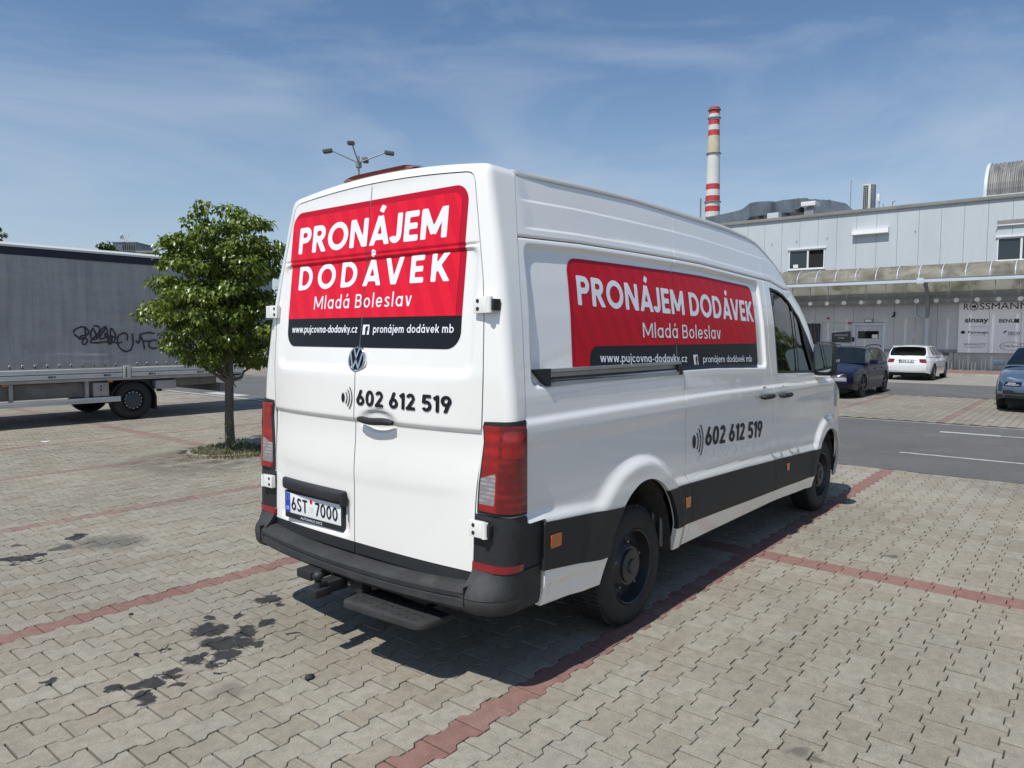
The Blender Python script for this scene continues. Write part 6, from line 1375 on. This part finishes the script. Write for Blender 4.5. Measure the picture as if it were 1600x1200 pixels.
# ------------------------------------------------------------------ parked cars
MT['tyre2'] = MT['rubber']
def car(name, label, loc, face, paint, S):
    """face = +1: nose towards +x, -1: nose towards -x. S: dimensions and outline"""
    root = thing(name, label, 'car', (loc[0], loc[1], 0), 'cars parked near the store')
    M = Matrix.Translation((loc[0], loc[1], 0)) @ Matrix.Rotation(S.get('rot', 0) + (PI if face < 0 else 0), 4, 'Z')
    W = S['W'] / 2; prof = S['top']; X0, X1 = S['x0'], S['x1']; ax = S['axles']; R = S['R']; bx = [p[0] for p in prof]; bz = [p[1] for p in prof]
    def wmap(x, y, z):
        x, y, z = np.asarray(x, float) + 0 * np.asarray(y), np.asarray(y, float) + 0 * np.asarray(x), np.asarray(z, float) + 0 * np.asarray(x); m = np.array(M)
        return m[0, 0] * x + m[0, 1] * y + m[0, 3], m[1, 0] * x + m[1, 1] * y + m[1, 3], z
    def hw(x):      # plan half width
        t = (x - (X0 + X1) / 2) / ((X1 - X0) / 2); return W * (1 - .16 * np.abs(t) ** 5 - .05 * np.clip(np.abs(t) - .92, 0, 1) / .08)
    def P(u, s):    # s: 0 sill .. 1 shoulder .. 2 centre line of bonnet/boot
        ztop = I(u, bx, bz); zb = S['zb'] + .10 * (np.abs((u - (X0 + X1) / 2) / ((X1 - X0) / 2)) ** 6); s1 = np.clip(s, 0, 1); s2 = np.clip(s - 1, 0, 1); w = hw(u)
        y = w * (.955 + .045 * np.sin(PI * np.clip(s1 * 1.05, 0, 1)) - .050 * s1 ** 4) ; y = y + .012 * sstep((s1 - .70) / .05) - .0 ; z = zb + (ztop - .045 - zb) * s1
        y = y * (1 - s2 ** 1.6); z = z + .045 * np.sin(s2 * PI / 2) + .02 * s2
        return y, z
    arches = lambda sg: [lambda u, s: np.maximum(np.minimum.reduce([np.hypot(u - a, P(u, s)[1] - R) - R * 1.13 for a in ax]), (s - 1.02) * 2)]
    us = np.unique(np.concatenate([np.linspace(X0, X1, 72), [X0 + .01, X0 + .03, X1 - .01, X1 - .03]])); ss = np.concatenate([np.linspace(0, 1, 15), np.linspace(1.05, 2, 9)])
    def side(sg):
        return lambda u, s: wmap(u, sg * P(u, s)[0], P(u, s)[1])
    for sg in (-1, 1): clip_patch(us, ss, arches(sg), side(sg), 'body_side', paint, root, None, 0, sg > 0, sharp=50)
    def end(sx, m, name='end_panel', z0=None, z1=None, off=0., yl=1., thick=None, parent=None, ya=None, extra=None):
        xe = X1 if sx > 0 else X0
        def PE(u, v):
            s = v; y, z = P(np.full(np.shape(u), xe - sx * .0), np.clip(s, 0, 2)); yy = u * y / 1.0; bulge = .10 * (1 - np.abs(u) ** 2.4) + S.get('bl', .05) * np.sin(PI * np.clip(s, 0, 1)) * .8
            return wmap(xe + sx * (bulge + off), yy, z)
        fns = list(extra or [])
        if ya: fns.append(lambda u, v: np.minimum(u - ya[0], ya[1] - u))
        if z0 is not None: fns.append(lambda u, v: np.minimum(v - z0, z1 - v))
        return clip_patch(np.linspace(-1, 1, 33), np.linspace(0, 1.0, 21), fns, PE, name, m, parent or root, thick, 0, sx < 0 if face > 0 else sx < 0, sharp=50)
    front = end(1, paint, 'front_end'); rear = end(-1, paint, 'rear_end')
    for sx, par in ((1, front), (-1, rear)):    # close the deck over the rounded ends
        xe = X1 if sx > 0 else X0; rows = []
        for s in (1.0, 1.3, 1.7, 2.0):
            y, z = P(np.array([xe]), np.array([s]))
            rows.append([(xe + sx * (.10 * (1 - abs(k / 8 - 1) ** 2.4)) * (1 - (s - 1)), float(P(np.array([xe]), np.array([1.0]))[0][0]) * (k / 8 - 1), float(z[0]) * 1.0 * (1 if s == 1 else 1) - (.0)) for k in range(17)])
        MB().loft([[tuple(float(q) for q in wmap(*map(np.float64, p))) for p in r_] for r_ in rows], closed=False).build('deck_edge', paint, par, True, 60)
    # cabin
    g = S['cab']; gx = [p[0] for p in g]; gz = [p[1] for p in g]; Wr = S.get('wr', .70) * W
    xr0, xr1 = gx[0], gx[-1]; rt0, rt1 = S['roof']      # roof runs from rt0 to rt1
    def PCb(u, s):
        zt_ = I(u, gx, gz); zb = I(u, bx, bz) - .03; h = np.maximum(zt_ - zb, .001); s1 = np.clip(s, 0, 1); s2 = np.clip(s - 1, 0, 1); full = np.clip(h / (S['H'] - .95), 0, 1)
        yb = hw(u) * .925; yt = yb + (Wr - yb) * full; y = yb + (yt - yb) * s1 ** 1.15; z = zb + (h - .05 * full) * s1
        y = y * (1 - s2 ** 1.35 * 1.0); z = z + .05 * full * np.sin(s2 * PI / 2); return y, z
    def psid(sg): return lambda u, s: wmap(u, sg * PCb(u, s)[0], PCb(u, s)[1])
    uc = np.linspace(xr0, xr1, 90); sc2 = np.concatenate([np.linspace(0, 1, 15), np.linspace(1.08, 2, 9)])
    wins = S['wins']
    def fw(u, s):
        z = PCb(u, s)[1]; zt_ = I(u, gx, gz); zb = I(u, bx, bz)
        sidew = np.minimum(np.minimum(z - zb - .035, (.93 - s) * .5), 9); d = np.full(np.shape(u), -9.)
        for a, b, sl0, sl1 in wins:
            k = (z - zb); d = np.maximum(d, np.minimum(u - a - sl0 * k, b + sl1 * k - u))
        return np.minimum(sidew, d)
    def fscreen(u, s):      # windscreen and rear screen: sloping ends above the deck
        fr = np.minimum(np.minimum(u - rt1 - .02, (S['ws_end'] - u)), (s - 1.08) * .4); re = np.minimum(np.minimum(rt0 - .02 - u, u - S['rs_end']), (s - 1.10) * .4); return np.maximum(fr, re)
    for sg in (-1, 1):
        cbn = clip_patch(uc, sc2, [lambda u, s: -fw(u, s), lambda u, s: -fscreen(u, s)], psid(sg), 'cabin', paint, root, None, 0, sg > 0, sharp=50)
        clip_patch(uc, sc2, [fw], psid(sg), 'side_windows', MT['glass'], cbn, None, -.004, sg > 0)
        clip_patch(uc, sc2, [fscreen, lambda u, s: u - (X0 + X1) / 2], psid(sg), 'windscreen', MT['glass_dark'], cbn, None, -.004, sg > 0)
        clip_patch(uc, sc2, [fscreen, lambda u, s: (X0 + X1) / 2 - u], psid(sg), 'rear_window', MT['glass_dark'], cbn, None, -.004, sg > 0)
        cy = sg * (hw(np.float64(S['mx'])) - .05); 0
        q = MB().box(S['mx'] - .09, S['mx'] + .06, min(cy, cy + sg * .22), max(cy, cy + sg * .22), S['mz'], S['mz'] + .13, .03); q.xf(M); q.build('door_mirror', S.get('mm', paint), root)
        for dx_ in S['seams']:
            zc = float(I(dx_, bx, bz)); clip_patch(np.linspace(dx_ - .007, dx_ + .007, 2), np.linspace(.12, .97, 12), [], side(sg), 'door_gap', MT['door_inner'], root, None, .003, sg > 0)
        for dx_ in S['handles']:
            y_, z_ = P(np.array([dx_]), np.array([.84])); q = MB().box(dx_ - .09, dx_ + .09, min(sg * (y_[0] - .01), sg * (y_[0] + .025)), max(sg * (y_[0] - .01), sg * (y_[0] + .025)), z_[0] - .02, z_[0] + .015, .008); q.xf(M); q.build('door_handle', S.get('hm', paint), root)
        if 'sillm' in S: clip_patch(us, np.linspace(0, .22, 4), arches(sg), side(sg), 'sill_cladding', S['sillm'], root, None, .006, sg > 0)
    for a in ax:
        for sg in (-1, 1):
            w = link(bpy.data.objects.new('wheel', None)); w.parent = root; yo = sg * (W - .015); yi = sg * (W - .22)
            c = (a, 0, R); y = yo
            def bb(b, nm, m, sh=40): b.xf(M); return b.build(nm, m, w, True, sh)
            w.location = (0, 0, 0); w.matrix_parent_inverse = Matrix.Translation(-Vector(root.location))
            bb(MB().lathe([(R * .66, y - sg * .01), (R * .72, y), (R * .9, y - sg * .004), (R * .98, y - sg * .02), (R, y - sg * .05), (R, yi + sg * .03), (R * .95, yi), (R * .6, yi)], c, 'y', 36), 'tyre', MT['rubber'])
            bb(MB().lathe([(R * .66, y - sg * .01), (R * .63, y - sg * .015), (R * .60, y - sg * .07), (0, y - sg * .09)], c, 'y', 30), 'rim', MT['steel_wheel'])
            for k in range(5):
                b_ = MB()
                q = MB().box(.03, R * .62, -.035, .035, 0, .03, .008); q.xf(Matrix.Translation((a, y - sg * .035, R)) @ Matrix.Rotation(2 * PI * k / 5 + a, 4, 'Y') @ Matrix.Rotation(-PI / 2 * sg, 4, 'X')); bb(q, 'spoke', S.get('wheelm', MT['alu']))
            q = MB(); th = [PI * k / 14 for k in range(15)]
            q.loft([[(a + R * 1.13 * math.cos(t), yo, R + R * 1.13 * math.sin(t)) for t in th], [(a + R * 1.13 * math.cos(t), sg * (W - .45), R + R * 1.13 * math.sin(t)) for t in th]], closed=False); q.xf(M); q.build('arch_liner', MT['door_inner'], root)
    q = MB().box(X0 + .1, X1 - .1, -W + .25, W - .25, .17, S['zb'] + .35); q.xf(M); q.build('underbody', MT['door_inner'], root, False)
    return root, M, end, front, rear, P, wmap
PAINT = lambda n, c, **k: mat(n, c, .3, k.get('metal', 0.), k.get('coat', 1.), var=.02, spec=k.get('spec', .5))
# dark blue estate, nose towards us
dk = PAINT('dark_blue_paint', (.004, .006, .020), coat=.25, spec=.25); chrome = MT['chrome']; whl = mat('silver_wheel', (.3, .3, .3), .4, .5)
S = dict(W=1.74, zb=.20, x0=0, x1=4.50, R=.315, axles=(.98, 3.55), H=1.40, top=[(0, .88), (.1, .93), (3.0, .93), (3.35, .91), (3.9, .83), (4.3, .74), (4.5, .66)],
         cab=[(.08, .93), (.35, 1.30), (.7, 1.39), (1.6, 1.41), (2.3, 1.38), (3.15, .94)], roof=(.55, 2.32), ws_end=3.08, rs_end=.14, wr=.66, wins=[(.42, 1.02, .35, -.02), (1.10, 1.92, .02, -.04), (2.0, 2.95, .03, -.93)], mx=2.78, mz=.92, seams=(1.96, 3.02), handles=(1.35, 2.22), hm=dk, sillm=None, wheelm=MT['steel_wheel'])
del S['sillm']
r_, M, end, fr, re, P_, wm = car('parked_car', 'dark blue estate car with roof rails facing us behind the van mirror', (22.72, 2.92), -1, dk, S)
end(1, MT['lamp_clear'], 'headlight', .60, .90, .012, ya=(-.98, -.46), thick=None, parent=fr); end(1, MT['lamp_clear'], 'headlight', .60, .90, .012, ya=(.46, .98), parent=fr)
gr = end(1, chrome, 'grille', .60, .92, .016, ya=(-.42, .42), parent=fr, extra=[lambda u, v: .42 - np.abs(u) - (v < .76) * (.76 - v) * .6]); end(1, MT['black'], 'grille_mesh', .64, .885, .026, ya=(-.37, .37), parent=fr, extra=[lambda u, v: .37 - np.abs(u) - (v < .76) * (.76 - v) * .6])
end(1, MT['black'], 'lower_grille', .10, .26, .012, ya=(-.55, .55), parent=fr); end(1, mat('dark_blue_strip', (.006, .008, .02), .5), 'bumper_strip', .44, .49, .014, ya=(-.96, .96), parent=fr)  # bumper strip in nearly the same dark blue as the body, less glossy
def plate(M, x, y0, z, sx, txt, par, eu=True):
    q = MB().box(x - .008, x + .008, y0 - .26, y0 + .26, z, z + .11, .002); q.xf(M); p = q.build('number_plate', MT['frame'], par)
    Pp = lambda u, v: tuple(np.array(M)[i, 0] * (x + sx * .010) + np.array(M)[i, 1] * u + np.array(M)[i, 3] if i < 2 else v + 0 * u for i in range(3))
    d = 1 if sx > 0 else -1
    signwrite(txt, y0 - d * .20, y0 + d * .24, z + .02, .07, Pp, MT['ink'], p, .15, .15, .002, res=.06)
    q = MB().box(x + sx * .009 - .002, x + sx * .009 + .002, y0 - d * .255 - .0 if d > 0 else y0 + .205, y0 - .205 if d > 0 else y0 + .255, z + .003, z + .107); q.xf(M); q.build('plate_band', EU, p, False)
    return p
plate(M, 4.655, 0, .40, 1, '1S2 7510', fr)
for sg in (-1, 1):
    q = MB().tube([(.45, sg * .58, 1.37), (.60, sg * .585, 1.425), (1.5, sg * .60, 1.455), (2.25, sg * .60, 1.43), (2.4, sg * .595, 1.38)], .014, 6); q.xf(M); q.build('roof_rail', MT['black'], r_)
    end(1, MT['orange'], 'side_lamp', .64, .86, .014, ya=(-.985, -.94) if sg < 0 else (.94, .985), parent=fr)
q = MB().tube([(2.05, .10, 1.47), (2.0, .10, 1.78)], .005, 5); q.xf(M); q.build('aerial', MT['black'], r_)
q = MB().tube([(1.0, -.3, 1.47), (1.15, -.3, 1.75)], .005, 5); q.xf(M); q.build('aerial', MT['black'], r_)
# white hatchback, tail towards us
wh = PAINT('white_paint', (.80, .80, .79))
S = dict(W=1.73, zb=.21, x0=0, x1=4.0, R=.315, axles=(.66, 3.20), H=1.37, top=[(0, .90), (.1, .93), (2.6, .91), (3.0, .89), (3.6, .81), (4.0, .66)],
         cab=[(.0, .92), (.30, 1.29), (.55, 1.35), (1.5, 1.37), (2.0, 1.34), (2.95, .91)], roof=(.38, 2.05), ws_end=2.88, rs_end=.03, wr=.68, wins=[(.62, 1.0, .30, -.05), (1.06, 1.72, .05, -.02), (1.80, 2.75, .02, -.90)], mx=2.50, mz=.93, mm=MT['black'], seams=(1.76, 2.80), handles=(1.2, 2.0), wheelm=whl)
r_, M, end, fr, re, P_, wm = car('parked_car', 'white hatchback parked tail towards us by the store wall', (28.95, 2.85), 1, wh, S)
for a in ((-1.0, -.66), (.66, 1.0)):
    end(-1, MT['lamp_dark'], 'tail_lamp', .66, .96, .010, ya=a, parent=re, extra=[lambda u, v: (v - .70) - np.clip(.80 - np.abs(u), 0, 1) * .35])
    b0 = (a[0] + .05, a[1] - .14) if a[0] < 0 else (a[0] + .14, a[1] - .05); end(-1, MT['lamp_red'], 'lamp_element', .76, .86, .014, ya=b0, parent=re)
    end(-1, MT['lamp_dark'], 'rear_reflector', .31, .345, .012, ya=(a[0] + .04, a[1] - .10) if a[0] < 0 else (a[0] + .10, a[1] - .04), parent=re)
plate(M, -.150, 0, .715, -1, '6S9 7821', re); end(-1, MT['hub'], 'handle_recess', .845, .865, .010, ya=(-.55, .55), parent=re)
end(-1, mat('pale_grey_valance', (.50, .50, .49), .5), 'valance', .02, .12, .006, ya=(-.96, .96), parent=re)
signwrite('SKODA'.replace('S', 'S'), .30, -.30, .89, .035, lambda u, v: tuple(c for c in wm(-.155 + 0 * u, u, v)), chrome, re, .16, .8, .003, res=.07, name='badge_letter') if False else None
q = MB().tube([(1.0, 0, 1.36), (.85, 0, 1.64)], .006, 5); q.xf(M); q.build('aerial', MT['black'], r_)
q = MB().box(-.02, .36, -.52, .52, 1.305, 1.335, .012); q.xf(M); q.build('roof_spoiler', wh, r_)
q = MB().tube([(-.06, -.05, 1.00), (.0, .28, 1.05)], .010, 5); q.xf(M); q.build('rear_wiper', MT['black'], r_)
# silver-blue estate at the right edge, nose towards us
sv_ = mat('silver_blue_paint', (.10, .145, .21), .30, .45, 1.0, var=.03)
S = dict(W=1.83, zb=.22, x0=0, x1=4.68, R=.335, axles=(1.0, 3.68), H=1.48, top=[(0, .95), (.1, 1.0), (3.1, 1.0), (3.5, .98), (4.1, .92), (4.45, .86), (4.68, .76)],
         cab=[(.08, 1.0), (.40, 1.38), (.8, 1.47), (1.8, 1.49), (2.45, 1.46), (3.40, 1.0)], roof=(.6, 2.45), ws_end=3.33, rs_end=.14, wr=.68, wins=[(.5, 1.1, .35, -.02), (1.18, 2.0, .02, -.04), (2.08, 3.15, .03, -.98)], mx=2.95, mz=.98, seams=(2.05, 3.2), handles=(1.45, 2.35), sillm=MT['black_plastic'], wheelm=whl)
r_, M, end, fr, re, P_, wm = car('parked_car', 'silver-blue estate car facing us, cut off by the right edge', (21.80, -2.03), -1, sv_, S)
for a in ((-.97, -.52), (.52, .97)):
    h_ = end(1, MT['glass_dark'], 'headlight', .70, .93, .012, ya=a, parent=fr, extra=[lambda u, v: (.95 - v) - np.clip(np.abs(u) - .5, 0, 1) * .02 * 0 - (v < 0)]); q0 = (a[0] + .08, a[0] + .30) if a[0] < 0 else (a[1] - .30, a[1] - .08)
    end(1, MT['lamp_clear'], 'light_strip', .74, .80, .017, ya=(a[0] + .04, a[1] - .04), parent=h_); end(1, MT['lamp_clear'], 'projector', .80, .90, .018, ya=q0, parent=h_)
end(1, chrome, 'grille_surround', .58, .95, .014, ya=(-.48, .48), parent=fr, extra=[lambda u, v: .48 - np.abs(u) - np.clip(.74 - v, 0, 1) * .7]); end(1, MT['black'], 'grille_mesh', .61, .925, .022, ya=(-.45, .45), parent=fr, extra=[lambda u, v: .45 - np.abs(u) - np.clip(.74 - v, 0, 1) * .7])
for k in range(15): end(1, chrome, 'grille_slat', .66, .90, .028, ya=(-.42 + .06 * k - .006, -.42 + .06 * k + .006), parent=fr)
end(1, MT['black_plastic'], 'lower_grille', .24, .46, .012, ya=(-.97, .97), parent=fr, extra=[lambda u, v: .46 - v - np.clip(.75 - np.abs(u), 0, .1) * 1.2]); end(1, chrome, 'lower_trim', .20, .235, .020, ya=(-.9, .9), parent=fr)
end(1, MT['black_plastic'], 'lower_lip', .0, .15, .010, ya=(-.97, .97), parent=fr)
plate(M, 4.83, 0, .46, 1, '7S3 0412', fr)
for sg in (-1, 1):
    q = MB().tube([(.5, sg * .62, 1.45), (.7, sg * .625, 1.51), (1.7, sg * .64, 1.535), (2.4, sg * .64, 1.515), (2.55, sg * .635, 1.46)], .016, 6); q.xf(M); q.build('roof_rail', MT['alu'], r_)
# loose grit, crumbs of dry leaf and sand on the pavers
V, F = [], []
for _ in range(1500):
    d = rnd.uniform(1.6, 12) ; a = YAW + rnd.uniform(-.72, .72); x, y = CAM[0] + d * math.cos(a), CAM[1] + d * math.sin(a)
    if x > 7.5: continue
    s = rnd.uniform(.0015, .0048) * (1 if rnd.random() < .93 else 2.0); i0 = len(V); n = rnd.choice((4, 5)); r0 = rnd.uniform(0, 6)
    V += [(x + s * math.cos(r0 + 6.283 * k / n) * rnd.uniform(.7, 1.3), y + s * math.sin(r0 + 6.283 * k / n) * rnd.uniform(.7, 1.3), .001) for k in range(n)] + [(x, y, .001 + s * rnd.uniform(.4, 1))]
    F += [(i0 + k, i0 + (k + 1) % n, i0 + n) for k in range(n)]
o = mesh_obj('loose_grit', V, F, mat('grit', (.22, .20, .16), .9, var=.6, vscale=30), None, False); o['kind'] = 'stuff'
# ------------------------------------------------------------------ litter and small debris
for i, (x, y, s, m, lb, nm) in enumerate(((-.62, 1.42, .012, 'black', 'tiny dark pebble lying near the red paver line at left', 'pebble'), (-.415, -.10, .022, 'black', 'small dark stone lying on the pavers left below the rear step', 'pebble'), (1.62, 9.79, .06, 'frame', 'white scrap of paper lying on the far left pavers', 'paper_scrap'))):
    b = bmesh.new(); bmesh.ops.create_icosphere(b, subdivisions=2, radius=s)
    for v in b.verts: v.co = Vector((v.co.x * 1.2, v.co.y * .9, v.co.z * (.6 if m == 'black' else .08))) * (1 + .18 * mnoise.noise(v.co * 60 + Vector((i, 0, 0)))) + Vector((x, y, s * (.45 if m == 'black' else .08)))
    me = bpy.data.meshes.new(nm); b.to_mesh(me); b.free(); me.materials.append(MT[m]); o = link(bpy.data.objects.new(nm, me)); tag(o, lb, 'stone' if m == 'black' else 'litter')
